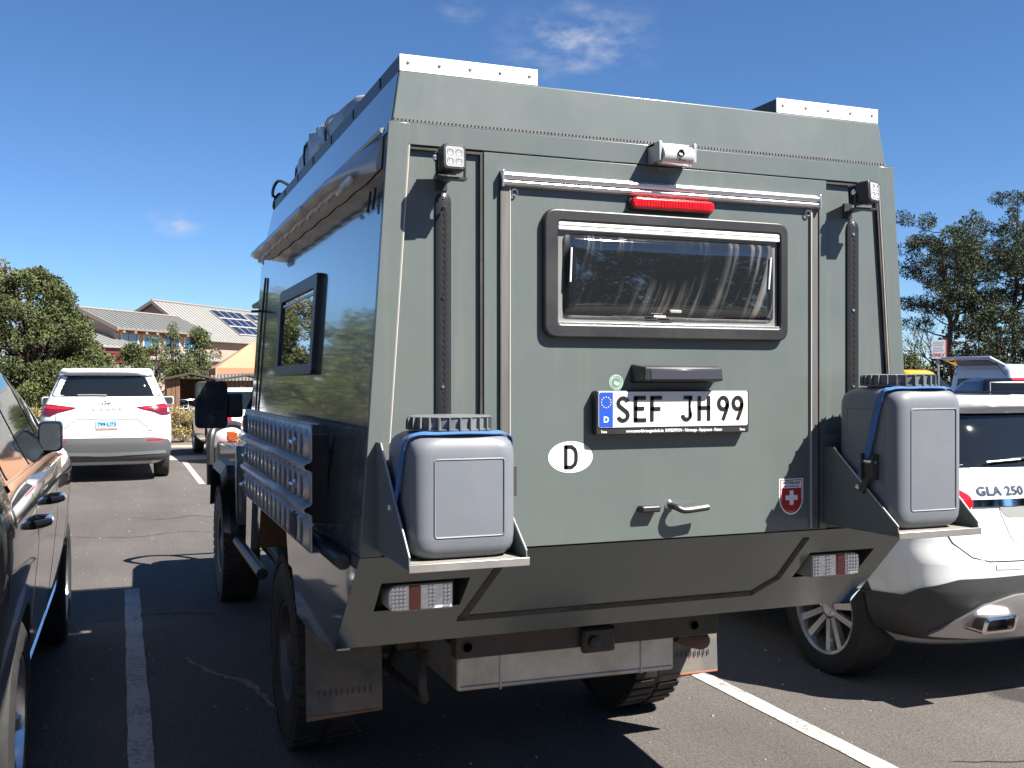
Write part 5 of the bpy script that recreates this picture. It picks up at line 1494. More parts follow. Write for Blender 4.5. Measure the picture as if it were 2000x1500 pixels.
# ---- black SUV at the left
bk_ = [(.22, .74, .35, 4.25, .30, 3.2, .35), (.34, .87, .10, 4.48, .32, 3.4, .42), (.46, .905, .03, 4.55, .34, 3.4, .5), (.62, .925, .0, 4.58, .35, 3.4, .5), (.80, .945, .0, 4.58, .36, 3.4, .55), (.92, .955, .02, 4.55, .36, 3.4, .55),
 (1.02, .948, .04, 4.45, .36, 3.4, .6), (1.09, .930, .05, 4.25, .36, 3.4, .6), (1.15, .900, .06, 3.75, .36, 3.4, .5), (1.22, .868, .09, 3.50, .36, 3.4, .4), (1.38, .80, .18, 3.22, .34, 3.4, .36), (1.54, .73, .29, 2.92, .32, 3.4, .34), (1.64, .67, .32, 2.66, .30, 3.4, .32), (1.68, .60, .36, 2.45, .28, 3.2, .3), (1.695, .50, .45, 2.25, .28, 3, .3)]
bk_ = [(z * 1.06 if z <= 1.15 else 1.219 + (z - 1.15) * .90, *k) for z, *k in bk_]
b = Car('black_suv', 'glossy black sport utility vehicle parked left of the painted line, wing mirror out', bk_, (-1.250, 3.02, 0), R(-.4), CARBLACK, (.92, 3.78), .368, .235, .41, .245, spokes=6, spw=.06, arch_in=.30)
for sd, s in (('right', 1), ('left', -1)):
    b.patch('window', rpoly([(.78, 1.237), (1.48, 1.232), (1.48, 1.579), (1.05, 1.570), (.88, 1.462)], .03, 3), sd, GLASSDARK, off=.003, rings=7)
    b.patch('window', rpoly([(1.56, 1.232), (2.30, 1.228), (2.30, 1.601), (1.56, 1.592)], .025, 3), sd, GLASSDARK, off=.003, rings=7)
    b.patch('window', rpoly([(2.38, 1.228), (3.22, 1.224), (3.02, 1.381), (2.78, 1.552), (2.38, 1.601)], .025, 3), sd, GLASSDARK, off=.003, rings=7)
    b.strip('chrome_sill', [(.70, 1.217), (2.0, 1.211), (3.25, 1.203)], sd, .022, CHROME, off=.006)
    b.strip('door_gap', [(1.22, 1.198), (1.24, 0.742), (1.34, 0.445)], sd, .006, SEAM, off=.001)
    b.strip('door_gap', [(2.32, 1.198), (2.33, 0.445)], sd, .006, SEAM, off=.001)
    b.strip('door_gap', [(3.30, 1.187), (3.36, 0.848), (3.32, 0.445)], sd, .006, SEAM, off=.001)
    b.strip('sill_trim', [(1.36, 0.445), (3.34, 0.445)], sd, .05, CHROME, off=.006)
    for y in (1.12, 1.925):
        h0, n0 = b.ray(sd, y - .10, 1.055); h1, n1 = b.ray(sd, y + .10, 1.055); hm, nm_ = b.ray(sd, y, 1.055)
        MB().tube(curve_pts([h0 + n0 * .002, h0 * .8 + h1 * .2 + nm_ * .042, hm + nm_ * .046, h0 * .2 + h1 * .8 + nm_ * .042, h1 + n1 * .002], 4), .016, 8).build('door_handle', CARBLACK, b.root, local=True)
    mx = s * .87
    mr_ = MB(); rings = []
    for y, k in ((2.385, .90), (2.405, 1.0), (2.46, 1.0), (2.52, .86), (2.56, .60), (2.575, .25)):
        rings.append([(mx + s * .0475 + s * (x) * k, y, 1.302 + z * k) for x, z in rpoly(rect(-.055, .055, -.072, .076), .03, 5)])
    mr_.loft(rings); mr_ = mr_.build('wing_mirror', CARBLACK, b.root, local=True, smooth=55)
    MB().prism([(mx + s * .0475 + x, 1.302 + z) for x, z in rpoly(rect(-.046, .046, -.062, .066), .025, 4)], 'y', 2.3815, 2.3845).build('mirror_glass', mat('mirror_glass', (.05, .06, .07), .03), mr_, local=True, smooth=0)
    MB().tube([(mx - s * .02, 2.50, 1.225), (mx + s * .05, 2.48, 1.25)], [.03, .024], 8).build('mirror_foot', BLACKPL, mr_, local=True)
b.patch('windscreen', rpoly([(-.76, 1.2), (.76, 1.2), (.62, 1.62), (-.62, 1.62)], .05, 3), 'front', GLASSDARK)
b.patch('rear_window', rpoly([(-.74, 1.2), (.74, 1.2), (.62, 1.58), (-.62, 1.58)], .05, 3), 'rear', GLASSDARK)
for s in (-1, 1): b.patch('tail_lamp', rpoly([(s * .45, 1.02), (s * .74, 1.0), (s * .72, 1.15), (s * .47, 1.16)], .03, 3), 'rear', REDLENS, off=.006)

# ---- white minivan ahead, SIENNA
sk = [(.26, .78, .25, 4.70, .30, 3.6, .4), (.36, .92, .06, 4.95, .34, 3.8, .5), (.46, .962, .012, 5.05, .34, 3.8, .55), (.60, .972, .0, 5.12, .34, 3.8, .6), (.70, .976, .015, 5.14, .34, 3.8, .6), (.85, .976, .030, 5.12, .34, 3.8, .6), (1.00, .972, .030, 5.05, .34, 3.8, .7),
 (1.10, .955, .045, 4.85, .34, 3.8, .7), (1.20, .915, .085, 4.55, .34, 3.8, .6), (1.32, .86, .150, 4.15, .32, 3.8, .5), (1.50, .785, .255, 3.65, .30, 3.8, .42), (1.66, .715, .300, 3.20, .26, 3.8, .4), (1.73, .665, .24, 2.95, .24, 3.8, .4), (1.765, .60, .25, 2.75, .24, 3.6, .4), (1.78, .50, .33, 2.5, .24, 3.4, .4)]
s_ = Car('white_minivan', 'white minivan seen from behind, with dark rear window and blue licence plate', sk, (-.195, 17.0, 0), R(0), CARWHITE, (1.02, 4.08), .36, .235, .40, .24, spokes=5, twin=True)
s_.patch('rear_window', rpoly([(-.80, 1.335), (.80, 1.335), (.665, 1.668), (-.665, 1.668)], .06, 4), 'rear', GLASSDARK, off=.004)
s_.patch('roof_spoiler', rpoly([(-.68, 1.685), (.68, 1.685), (.62, 1.755), (-.62, 1.755)], .03, 3), 'rear', CARWHITE, off=.03, depth=.05)
TL2 = rpoly([(-.965, 1.235), (-.72, 1.205), (-.42, 1.165), (-.50, 1.135), (-.70, 1.085), (-.80, 1.035), (-.965, 1.04)], .02, 3)
for pl_ in (TL2, mir(TL2)):
    t = s_.patch('tail_lamp', pl_, 'rear', mat('wine_lens', (.12, .008, .02), .1, coat=1), off=.008, depth=.02)
    sg = -1 if pl_ is TL2 else 1
    q = [(sg * .93, 1.20), (sg * .72, 1.185), (sg * .50, 1.160), (sg * .55, 1.142), (sg * .72, 1.145), (sg * .93, 1.15)]
    s_.patch('brake_band', q if sg < 0 else q[::-1], 'rear', REDLENS, off=.0105, depth=.006, parent=t)
    s_.strip('hatch_gap', [(sg * .72, 1.08), (sg * .755, .72)], 'rear', .008, SEAM, off=.0015)
    s_.strip('reflector', [(sg * .83, .655), (sg * .58, .648)], 'rear', .03, DARKREDLENS, off=.014)
s_.strip('hatch_gap', [(-.755, .72), (.755, .72)], 'rear', .008, SEAM, off=.0015)
s_.patch('bumper_cladding', rpoly([(-.975, .52), (-.90, .655), (-.70, .695), (.70, .695), (.90, .655), (.975, .52), (.95, .33), (-.95, .33)], .02, 3), 'rear', mat('light_cladding', (.075, .077, .08), .5), off=.012, rings=26, step=.04)
s_.strip('skid_strip', [(-.86, .465), (0, .44), (.86, .465)], 'rear', .045, mat('mid_cladding', (.16, .165, .17), .4), off=.018)
s_.patch('plate_recess', rpoly([(-.45, 1.0), (.45, 1.0), (.60, .86), (.42, .80), (-.42, .80), (-.60, .86)], .04, 3), 'rear', CARWHITE, off=.002)
s_.strip('recess_line', [(-.60, .85), (-.44, .985), (.44, .985), (.60, .85)], 'rear', .014, mat('recess_grey', (.27, .28, .27), .4), off=.005)  # grey line drawn along the recess outline
pt = s_.patch('number_plate', rpoly(rect(-.155, .155, .826, .972), .012, 3), 'rear', mat('pale_blue_plate', (.34, .60, .78), .4), off=.014)
def s_to3(x0, z0, off):
    def f(a, b_):
        h, n = s_.ray('rear', x0 + a, z0 + b_); return h + n * off
    return f
finish('plate_lettering', text_mesh('799·U73', .086, s_to3(0, .902, .017), bold=.002, xs=.9), mat('navy_ink', (.02, .03, .12), .4), pt, local=True, smooth=0)
s_.patch('plate_stripe', rect(-.15, .15, .83, .85), 'rear', mat('orange_print', (.75, .22, .08), .4), off=.0155, depth=.001, parent=pt)
letters(text_mesh('SIENNA', .062, s_to3(0.0, 1.132, .004), bold=.001, xs=1.3, spacing=1.75), 'model_letter', mat('chrome_letter', (.28, .28, .29), .2, metal=.9), s_.root, True)
s_.strip('trim_badge', [(.52, .765), (.66, .765)], 'rear', .018, SILVERP, off=.004)
s_.strip('trim_badge', [(.60, .80), (.66, .80)], 'rear', .022, SILVERP, off=.004)
em = MB(); c3, n3 = s_.ray('rear', 0, 1.225)
for rx, rz_ in ((.062, .045), (.028, .043), (.050, .018)):
    em.tube([(rx * math.cos(2 * PI * k / 24), c3.y - .014 + (.045 - rz_) * 0 , 1.225 + (0 if rz_ > .02 else .020) + rz_ * math.sin(2 * PI * k / 24)) for k in range(24)], .006, 6, closed=True)
em = em.build('round_emblem', CHROME, s_.root, local=True)
wp = MB(); pts = []
for x, z in ((-.0, 1.345), (-.2, 1.352), (-.42, 1.350)):
    h, n = s_.ray('rear', x, z); pts.append(h + n * .018)
wp.tube(pts, .012, 6); wp.build('rear_wiper', mat('wiper_grey', (.2, .2, .2), .5), s_.root, local=True)
MB().loft([[(-.03, 1.2, 1.775), (.03, 1.2, 1.775), (.03, 1.36, 1.775), (-.03, 1.36, 1.775)], [(-.008, 1.16, 1.855), (.008, 1.16, 1.855), (.008, 1.23, 1.855), (-.008, 1.23, 1.855)]]).build('roof_antenna', BLACKPL, s_.root, local=True)
for s, sd in ((-1, 'left'), (1, 'right')):
    s_.patch('side_window', rpoly([(.55, 1.22), (3.5, 1.18), (3.05, 1.52), (2.6, 1.64), (.75, 1.64)], .05, 3), sd, GLASSDARK, rings=9)
    mh = MB(); mx = s * 1.03
    rr = rpoly(rect(mx - .11, mx + .11, 1.13, 1.29), .05, 4)
    mh.loft([[(x, 3.40, z) for x, z in rr], [(x, 3.46, z) for x, z in rr], [(mx + (x - mx) * .6, 3.56, 1.21 + (z - 1.21) * .6) for x, z in rr]])
    mm = mh.build('wing_mirror', CARWHITE, s_.root, local=True, bevel=.01)
    MB().prism(rpoly(rect(mx - .095, mx + .095, 1.145, 1.275), .04, 4), 'y', 3.396, 3.399).build('mirror_glass', mat('mirror_glass', (.05, .06, .07), .03), mm, local=True, smooth=0)
    MB().tube([(s * .86, 3.48, 1.16), (s * .96, 3.46, 1.18)], .03, 6).build('mirror_foot', BLACKPL, mm, local=True)
s_.patch('windscreen', rpoly([(-.78, 1.25), (.78, 1.25), (.64, 1.68), (-.64, 1.68)], .05, 3), 'front', GLASSDARK)

# ---- further vehicles, partly hidden
def plain_car(name, label, keys, loc, rz, paint, wheels, glass, **kw):
    c = Car(name, label, keys, loc, rz, paint, wheels, .32, .21, .355, .215, spokes=5, nz=34, **kw)
    for poly in glass['side']:
        for sd in ('left', 'right'): c.patch('side_window', rpoly(poly, .03, 3), sd, GLASSDARK, rings=6)
    c.patch('rear_window', rpoly(glass['rear'], .04, 3), 'rear', GLASSDARK)
    c.patch('windscreen', rpoly(glass['front'], .04, 3), 'front', GLASSDARK)
    for s in (-1, 1):
        c.patch('tail_lamp', rpoly([(s * .52, .80), (s * .80, .80), (s * .80, .93), (s * .52, .93)], .03, 3), 'rear', REDLENS, off=.006)
        c.patch('headlamp', rpoly([(s * .45, .64), (s * .74, .66), (s * .74, .78), (s * .45, .75)], .03, 3), 'front', CLEARLENS, off=.005)
    return c
sedan = [(.22, .70, .25, 4.2, .25, 3, .3), (.34, .84, .06, 4.45, .3, 3.2, .4), (.55, .89, .0, 4.55, .32, 3.2, .5), (.75, .90, .02, 4.55, .32, 3.2, .5), (.88, .885, .05, 4.40, .32, 3.2, .55), (.95, .86, .16, 3.9, .34, 3.2, .5), (1.00, .83, .55, 3.35, .34, 3.2, .4), (1.12, .765, .85, 3.05, .34, 3.2, .4), (1.30, .67, 1.15, 2.65, .32, 3.2, .35), (1.40, .60, 1.32, 2.4, .3, 3.2, .3), (1.445, .50, 1.45, 2.2, .3, 3, .3)]
plain_car('white_sedan', 'white sedan half hidden behind the camper wing mirror', sedan, (2.50, 20.0, 0), R(2), CARWHITE, (.95, 3.62),
          dict(side=[[(1.0, 1.02), (3.2, 1.0), (2.6, 1.33), (1.5, 1.36)]], rear=[(-.68, 1.02), (.68, 1.02), (.55, 1.36), (-.55, 1.36)], front=[(-.7, 1.0), (.7, 1.0), (.58, 1.36), (-.58, 1.36)]))
plain_car('yellow_hatchback', 'yellow hatchback roof just showing beyond the canister cap', [(z * 1.33, *k) for z, *k in [tuple(r) for r in sedan]], (22.75, 23.0, 0), R(10), mat('yellow_car_paint', (.72, .36, .02), .25, coat=1.0), (.95, 3.62),
          dict(side=[[(1.0, 1.36), (3.2, 1.33), (2.6, 1.76), (1.5, 1.80)]], rear=[(-.68, 1.36), (.68, 1.36), (.55, 1.80), (-.55, 1.80)], front=[(-.7, 1.33), (.7, 1.33), (.58, 1.80), (-.58, 1.80)]))
# black pickup with a cab and cover, red brake light on top
pk = [(.40, .80, .15, 5.2, .12, 6, .3), (.52, .94, .02, 5.45, .14, 6, .4), (.75, .97, .0, 5.5, .14, 6, .5), (.98, .97, .0, 5.5, .14, 6, .5), (1.10, .95, .02, 5.35, .14, 6, .5), (1.13, .93, 1.70, 5.0, .2, 5, .5), (1.16, .90, 1.72, 4.1, .2, 5, .4), (1.36, .83, 1.80, 3.8, .22, 5, .35), (1.58, .75, 1.90, 3.35, .22, 5, .3), (1.635, .68, 1.98, 3.1, .22, 4, .3), (1.65, .55, 2.05, 2.9, .22, 4, .3)]
p = Car('black_pickup', 'black pickup truck with red roof brake light behind the white crossover', pk, (17.6, 15.2, 0), R(-24), CARBLACK, (1.15, 4.4), .38, .25, .42, .24, spokes=6, nz=34, cat='pickup')
for x0, x1 in ((-.66, -.30), (-.26, .20), (.24, .66)):
    p.patch('rear_window', rpoly([(x0, 1.20), (x1, 1.20), (x1 * .93, 1.53), (x0 * .93, 1.53)], .02, 2), 'rear', GLASSDARK)
fr_ = p.strip('window_frame', [(-.70, 1.18), (-.64, 1.55), (.64, 1.55), (.70, 1.18)], 'rear', .02, SILVERP, off=.006)
p.strip('brake_light', [(-.17, 1.605), (.17, 1.605)], 'rear', .035, mat('bright_red_lens', (.7, .02, .03), .2, coat=1), off=.012)  # brighter red lens colour, without emission
for sd in ('left', 'right'): p.patch('side_window', rpoly([(1.95, 1.2), (3.7, 1.2), (3.3, 1.55), (2.05, 1.57)], .03, 3), sd, GLASSDARK)
p.patch('windscreen', rpoly([(-.76, 1.2), (.76, 1.2), (.64, 1.58), (-.64, 1.58)], .04, 3), 'front', GLASSDARK)
for s in (-1, 1): p.patch('tail_lamp', rpoly([(s * .84, .72), (s * .955, .72), (s * .95, 1.0), (s * .84, 1.0)], .02, 2), 'rear', REDLENS)
# big pale van with its tailgate raised
vk = [(.34, .84, .1, 5.5, .14, 6, .3), (.50, .96, .0, 5.8, .16, 6, .5), (.85, 1.0, .0, 5.9, .16, 6, .6), (1.05, 1.0, .0, 5.85, .16, 6, .6), (1.18, .99, .0, 5.3, .16, 6, .6), (1.45, .96, .02, 4.95, .18, 6, .5), (1.78, .90, .05, 4.5, .2, 5, .5), (1.90, .82, .10, 4.3, .2, 5, .4), (1.945, .70, .2, 4.1, .2, 4, .4)]
v = Car('pale_van', 'pale blue grey van with raised tailgate beyond the black pickup', [(z * 1.04, *k) for z, *k in vk], (21.0, 20.7, 0), R(-86), mat('pale_van_body', (.42, .47, .58), .3, coat=1), (1.1, 4.6), .35, .22, .39, .22, spokes=0, nz=34, cat='van')  # one even pale blue grey over the whole body
v.patch('windscreen', rpoly([(-.85, 1.2), (.85, 1.2), (.75, 1.75), (-.75, 1.75)], .05, 3), 'front', GLASSDARK)
for s in (-1, 1):
    v.patch('rear_window', rpoly([(s * .08, 1.2), (s * .75, 1.2), (s * .68, 1.65), (s * .08, 1.65)], .04, 3), 'rear', GLASSDARK)
    v.patch('tail_lamp', rpoly([(s * .86, .8), (s * .97, .8), (s * .95, 1.15), (s * .86, 1.15)], .02, 2), 'rear', REDLENS)
    v.strip('door_gap', [(2.1, 1.8), (2.1, .5)], 'left' if s < 0 else 'right', .012, SEAM, off=.0015)
tg = MB(); tg.hexa([(-.74, .16, 1.95), (.74, .16, 1.95), (.78, -.50, 2.16), (-.78, -.50, 2.16), (-.74, .18, 2.00), (.74, .18, 2.00), (.78, -.48, 2.22), (-.78, -.48, 2.22)])
tgo = tg.build('raised_tailgate', mat('pale_van_body', (.42, .47, .58), .3), v.root, local=True, bevel=.015)
MB().hexa([(-.60, .0, 1.985), (.60, .0, 1.985), (.62, -.36, 2.10), (-.62, -.36, 2.10), (-.60, .0, 2.062), (.60, .0, 2.062), (.62, -.36, 2.19), (-.62, -.36, 2.19)]).build('tailgate_glass', GLASSDARK, tgo, local=True)
for q in (-1, 1): MB().tube([(q * .78, .10, 1.70), (q * .76, -.25, 2.06)], .012, 6).build('gas_strut', BLACKPL, tgo, local=True)
# ------------------------------------------------------------------ vegetation
def leaf_mat(name, a, b, rough=.7):
    m = bpy.data.materials.new(name); m.use_nodes = True
    n, l = m.node_tree.nodes, m.node_tree.links; bs = n['Principled BSDF']
    bs.inputs['Roughness'].default_value = rough; bs.inputs['Specular IOR Level'].default_value = .3
    ge = n.new('ShaderNodeNewGeometry')
    mx = n.new('ShaderNodeMix'); mx.data_type = 'RGBA'; l.new(ge.outputs['Random Per Island'], mx.inputs['Factor'])
    mx.inputs['A'].default_value = (*a, 1); mx.inputs['B'].default_value = (*b, 1)
    tc = n.new('ShaderNodeTexCoord'); t = n.new('ShaderNodeTexNoise'); t.inputs['Scale'].default_value = 1.1; t.inputs['Detail'].default_value = 3
    l.new(tc.outputs['Object'], t.inputs['Vector'])
    r = n.new('ShaderNodeMapRange'); r.inputs['From Min'].default_value = .3; r.inputs['From Max'].default_value = .7; r.inputs['To Min'].default_value = .7; r.inputs['To Max'].default_value = 1.3
    l.new(t.outputs['Fac'], r.inputs['Value'])
    mu = n.new('ShaderNodeMix'); mu.data_type = 'RGBA'; mu.blend_type = 'MULTIPLY'; mu.inputs['Factor'].default_value = 1
    l.new(mx.outputs['Result'], mu.inputs['A']); l.new(r.outputs[0], mu.inputs['B']); l.new(mu.outputs['Result'], bs.inputs['Base Color'])
    return m
JUN = leaf_mat('juniper_green', (.044, .064, .022), (.118, .128, .044))
JUNY = leaf_mat('juniper_yellow_green', (.11, .105, .035), (.19, .155, .055))
PINE = leaf_mat('pine_green', (.018, .032, .016), (.060, .075, .030))
BRUSH = leaf_mat('rabbitbrush_bloom', (.24, .17, .055), (.46, .37, .17))
BRUSHG = leaf_mat('rabbitbrush_stem', (.10, .10, .045), (.20, .18, .09))
BARK = mat('bark', (.085, .06, .045), .95, noise=.35, nscale=9, bump=.6, bscale=30)
DEADW = mat('dead_wood', (.20, .17, .14), .9, noise=.2)

def leaves(points, normals, size, aspect, rnd, m, name, parent, flat=.0):
    """one mesh of small leaf-sized quads: points (N,3)"""
    N = len(points)
    d = rnd.normal(size=(N, 3)); d += normals * .9; d[:, 2] += .25
    d /= np.linalg.norm(d, axis=1)[:, None]
    e = np.cross(d, rnd.normal(size=(N, 3))); e /= np.linalg.norm(e, axis=1)[:, None] + 1e-9
    s = size * rnd.uniform(.6, 1.5, N)[:, None]
    a = d * s; b_ = e * s * aspect
    V = np.stack([points - b_ * .5, points + a * .55 - b_, points + a, points + a * .55 + b_], 1).reshape(-1, 3)
    me = bpy.data.meshes.new(name)
    me.vertices.add(len(V)); me.vertices.foreach_set('co', V.astype(np.float32).ravel())
    me.loops.add(4 * N); me.loops.foreach_set('vertex_index', np.arange(4 * N, dtype=np.int32))
    me.polygons.add(N); me.polygons.foreach_set('loop_start', np.arange(0, 4 * N, 4, dtype=np.int32)); me.polygons.foreach_set('loop_total', np.full(N, 4, dtype=np.int32))
    me.update(calc_edges=True); me.validate()
    return finish(name, me, m, parent, local=True, smooth=0)
def clumps(centres, radii, per, rnd, squash=1.0):
    P, Nn = [], []
    for c, r in zip(centres, radii):
        k = max(6, int(per * r * r / .16))
        v = rnd.normal(size=(k, 3)); v /= np.linalg.norm(v, axis=1)[:, None]
        q = r * rnd.uniform(.35, 1.0, k)[:, None] ** .6
        p = v * q; p[:, 2] *= squash
        P.append(p + c); Nn.append(v)
    return np.concatenate(P), np.concatenate(Nn)
def bough(mb, pts, r0, r1, n=6):
    k = len(pts); mb.tube(pts, [r0 + (r1 - r0) * i / (k - 1) for i in range(k)], n)

def juniper(label, loc, h, w, seed, m=JUN, dens=150, leaf=.10, base=.12, cone=.0, name='juniper_tree', group=None, cat='tree', fill=1.0):
    """bushy evergreen: crown of overlapping clumps from low down; cone > 0 narrows it to a spire"""
    rnd = np.random.default_rng(seed); rr = random.Random(seed)
    root = thing(name, label, cat, loc, 0, group)
    nC = int((26 + 22 * w * h / 3) * fill)
    C, Rr = [], []
    while len(C) < nC:
        t = rnd.uniform(0, 1) ** .85
        z = h * (base + (1 - base) * t) - .05
        prof = (1 - t) ** .9 * cone + (1 - cone) * math.sqrt(max(0, 1 - (max(0, t - .32) / .70) ** 2)) * (1 - .25 * max(0, .3 - t) / .3)
        a = rnd.uniform(0, 2 * PI); q = rnd.uniform(.25, 1.0) ** .5
        lob = 1 + .16 * math.sin(3 * a + seed) + .1 * math.sin(5 * a + 2 * seed)
        C.append((math.cos(a) * w * prof * q * lob, math.sin(a) * w * prof * q * lob, z)); Rr.append(rnd.uniform(.22, .44) * min(1.2, .55 + w * .25) * (1 - .45 * t * (cone > .3)))
    C = np.array(C); Rr = np.array(Rr)
    P, Nn = clumps(C, Rr, dens, rnd, .85)
    leaves(P, Nn, leaf, .24, rnd, m, 'crown', root)
    tb = MB()
    bough(tb, [(0, 0, -.05), (.03 * w, .02, h * .25), (-.02, .03 * w, h * .55), (0, 0, h * .86)], .05 + .045 * w, .02, 8)
    for c in C[::3]:
        z0 = max(.1, c[2] * .55)
        bough(tb, [(0, 0, z0), (c[0] * .5, c[1] * .5, z0 + (c[2] - z0) * .4), tuple(c)], .03 + .008 * w, .008, 5)
    tb.build('trunk', BARK, root, local=True, smooth=50)
    return root
def pine(label, loc, h, seed, lean=(0, 0), spread=2.4, bare=.35, dens=120, leaf=.13, group=None, m=PINE):
    """open pine: forked trunk, long limbs with needle tufts at their ends, sky showing between"""
    rnd = np.random.default_rng(seed); rr = random.Random(seed)
    root = thing('pine_tree', label, 'tree', loc, 0, group)
    tb = MB(); C, Rr = [], []
    def trunk(p0, p1, r0, r1, zlo):
        n = 8; pts = []
        for i in range(n + 1):
            t = i / n
            pts.append(Vector(p0).lerp(Vector(p1), t) + Vector((rr.uniform(-.12, .12), rr.uniform(-.12, .12), 0)) * (t > 0) * (t < 1))
        bough(tb, pts, r0, r1, 8)
        k = int(13 + h * .9)
        for i in range(k):
            t = zlo + (1 - zlo) * (i + .5) / k; q = t * n; j = min(n - 1, int(q)); b0 = pts[j].lerp(pts[j + 1], q - j)
            a = i * 2.399 + rr.uniform(-.5, .5)
            L = spread * (.40 + .75 * math.sin(PI * min(1, (1.04 - t) * 1.05 + .05))) * rr.uniform(.6, 1.1)
            d = Vector((math.cos(a), math.sin(a), 0))
            up = rr.uniform(-.05, .75)
            p1_ = b0 + d * L * .5 + Vector((0, 0, L * up * .35)); p2_ = b0 + d * L + Vector((0, 0, L * up))
            bough(tb, [b0, b0.lerp(p1_, .5) + Vector((0, 0, -.05)), p1_, p2_], .05 * (1.2 - t * .7), .012, 5)
            for s in range(6):
                f = rr.uniform(.30, 1.05); base_ = b0.lerp(p2_, f)
                off = Vector((rr.uniform(-1, 1), rr.uniform(-1, 1), rr.uniform(-.55, .8))) * .48 * L / 2
                c = base_ + off
                bough(tb, [base_, base_.lerp(c, .5), c], .016, .007, 4)
                C.append(tuple(c)); Rr.append(rr.uniform(.15, .42))
    top = Vector((lean[0], lean[1], h))
    fork = Vector((lean[0] * .4, lean[1] * .4, h * .48))
    trunk((0, 0, -.05), top, .17, .03, bare)
    trunk(fork, fork + Vector((spread * .45, -spread * .2, h * .40)), .10, .025, .15)
    P, Nn = clumps(np.array(C), np.array(Rr), dens, rnd, .8)
    leaves(P, Nn, leaf, .20, rnd, m, 'crown', root)
    tb.build('trunk', BARK, root, local=True, smooth=50)
    return root
def dead_tree(label, loc, h, seed):
    rr = random.Random(seed); root = thing('bare_tree', label, 'tree', loc)
    tb = MB()
    def grow(p, d, L, r, depth):
        q = p + d * L * .5 + Vector((rr.uniform(-.1, .1), rr.uniform(-.1, .1), rr.uniform(-.05, .1))) * L
        e = q + d * L * .5 + Vector((rr.uniform(-.15, .15), rr.uniform(-.15, .15), rr.uniform(-.02, .12))) * L
        bough(tb, [p, q, e], r, r * .55, 5)
        if depth > 0:
            for i in range(rr.choice((2, 3, 3))):
                nd = (d + Vector((rr.uniform(-1, 1), rr.uniform(-1, 1), rr.uniform(-.3, .7))) * .8).normalized()
                grow(q.lerp(e, rr.uniform(.1, 1)), nd, L * rr.uniform(.55, .8), r * .55, depth - 1)
    grow(Vector((0, 0, -.03)), Vector((0.05, 0, 1)), h * .42, .10, 5)
    grow(Vector((.05, .02, h * .2)), Vector((-.8, .1, .55)).normalized(), h * .36, .05, 4)
    tb.build('branches', DEADW, root, local=True, smooth=40)
    return root
def bush(label, loc, h, w, seed, group):
    rnd = np.random.default_rng(seed); rr = random.Random(seed)
    root = thing('rabbitbrush', label, 'shrub', loc, 0, group)
    C, Rr = [], []
    for i in range(46):
        a = rnd.uniform(0, 2 * PI); t = rnd.uniform(0, 1)
        q = math.sqrt(rnd.uniform(0, 1)) * w * (1.0 - .35 * max(0, t - .6))
        C.append((math.cos(a) * q, math.sin(a) * q, .16 + (h - .24) * t)); Rr.append(rnd.uniform(.07, .13))
    C = np.array(C)
    P, Nn = clumps(C, np.array(Rr) * 1.05, 1500, rnd, .9)
    up = P[:, 2] > h * .18
    leaves(P[up], Nn[up], .030, .5, rnd, BRUSH, 'blooms', root)
    P2, N2 = clumps(C - np.array([0, 0, .08]), np.array(Rr), 500, rnd, 1.0)
    P2[:, 2] = np.maximum(P2[:, 2], .02)
    leaves(P2, N2, .055, .16, rnd, BRUSHG, 'foliage', root)
    tb = MB()
    for c in C[::2]: bough(tb, [(c[0] * .15, c[1] * .15, -.02), (c[0] * .6, c[1] * .6, c[2] * .55), tuple(c)], .008, .004, 4)
    tb.build('stems', DEADW, root, local=True)
    return root

GL = 'trees beyond the far parking row'
juniper('large bushy juniper rising at the left edge behind the white minivan', (-2.55, 33.6, 0), 4.85, 2.45, 21, dens=700, leaf=.080, base=.03, cone=.38, fill=2.1, group=GL)
juniper('rounded juniper in front of the dark red fascia, right of the large juniper', (-1.0, 34.6, 0), 2.75, .95, 29, dens=600, leaf=.08, group=GL)
juniper('yellowish juniper top showing above the large juniper at the left edge', (-4.3, 40.5, 0), 5.75, 1.7, 5, m=JUNY, dens=400, leaf=.09, group=GL)
juniper('low dark juniper at the left edge beside the dry yellow bush', (-4.3, 29.6, 0), 2.5, 1.15, 33, dens=420, leaf=.075, group=GL)
juniper('small pale green juniper just above the minivan antenna', (.55, 44.6, 0), 3.0, .85, 41, dens=420, leaf=.085, group=GL)
juniper('broad mid green juniper in front of the clerestory windows', (1.45, 46.5, 0), 3.55, 1.0, 42, cone=.35, dens=420, leaf=.085, group=GL)
juniper('tall narrow juniper spire between the two metal roofs', (2.15, 47.6, 0), 4.15, .62, 43, cone=.6, dens=420, leaf=.085, group=GL)
juniper('bushy juniper beside the tan canopy tent', (3.25, 46.6, 0), 3.75, 1.0, 44, cone=.3, dens=420, leaf=.085, group=GL)
juniper('low round juniper between the spire and the tent', (2.55, 44.2, 0), 2.55, .85, 45, dens=420, leaf=.085, group=GL)
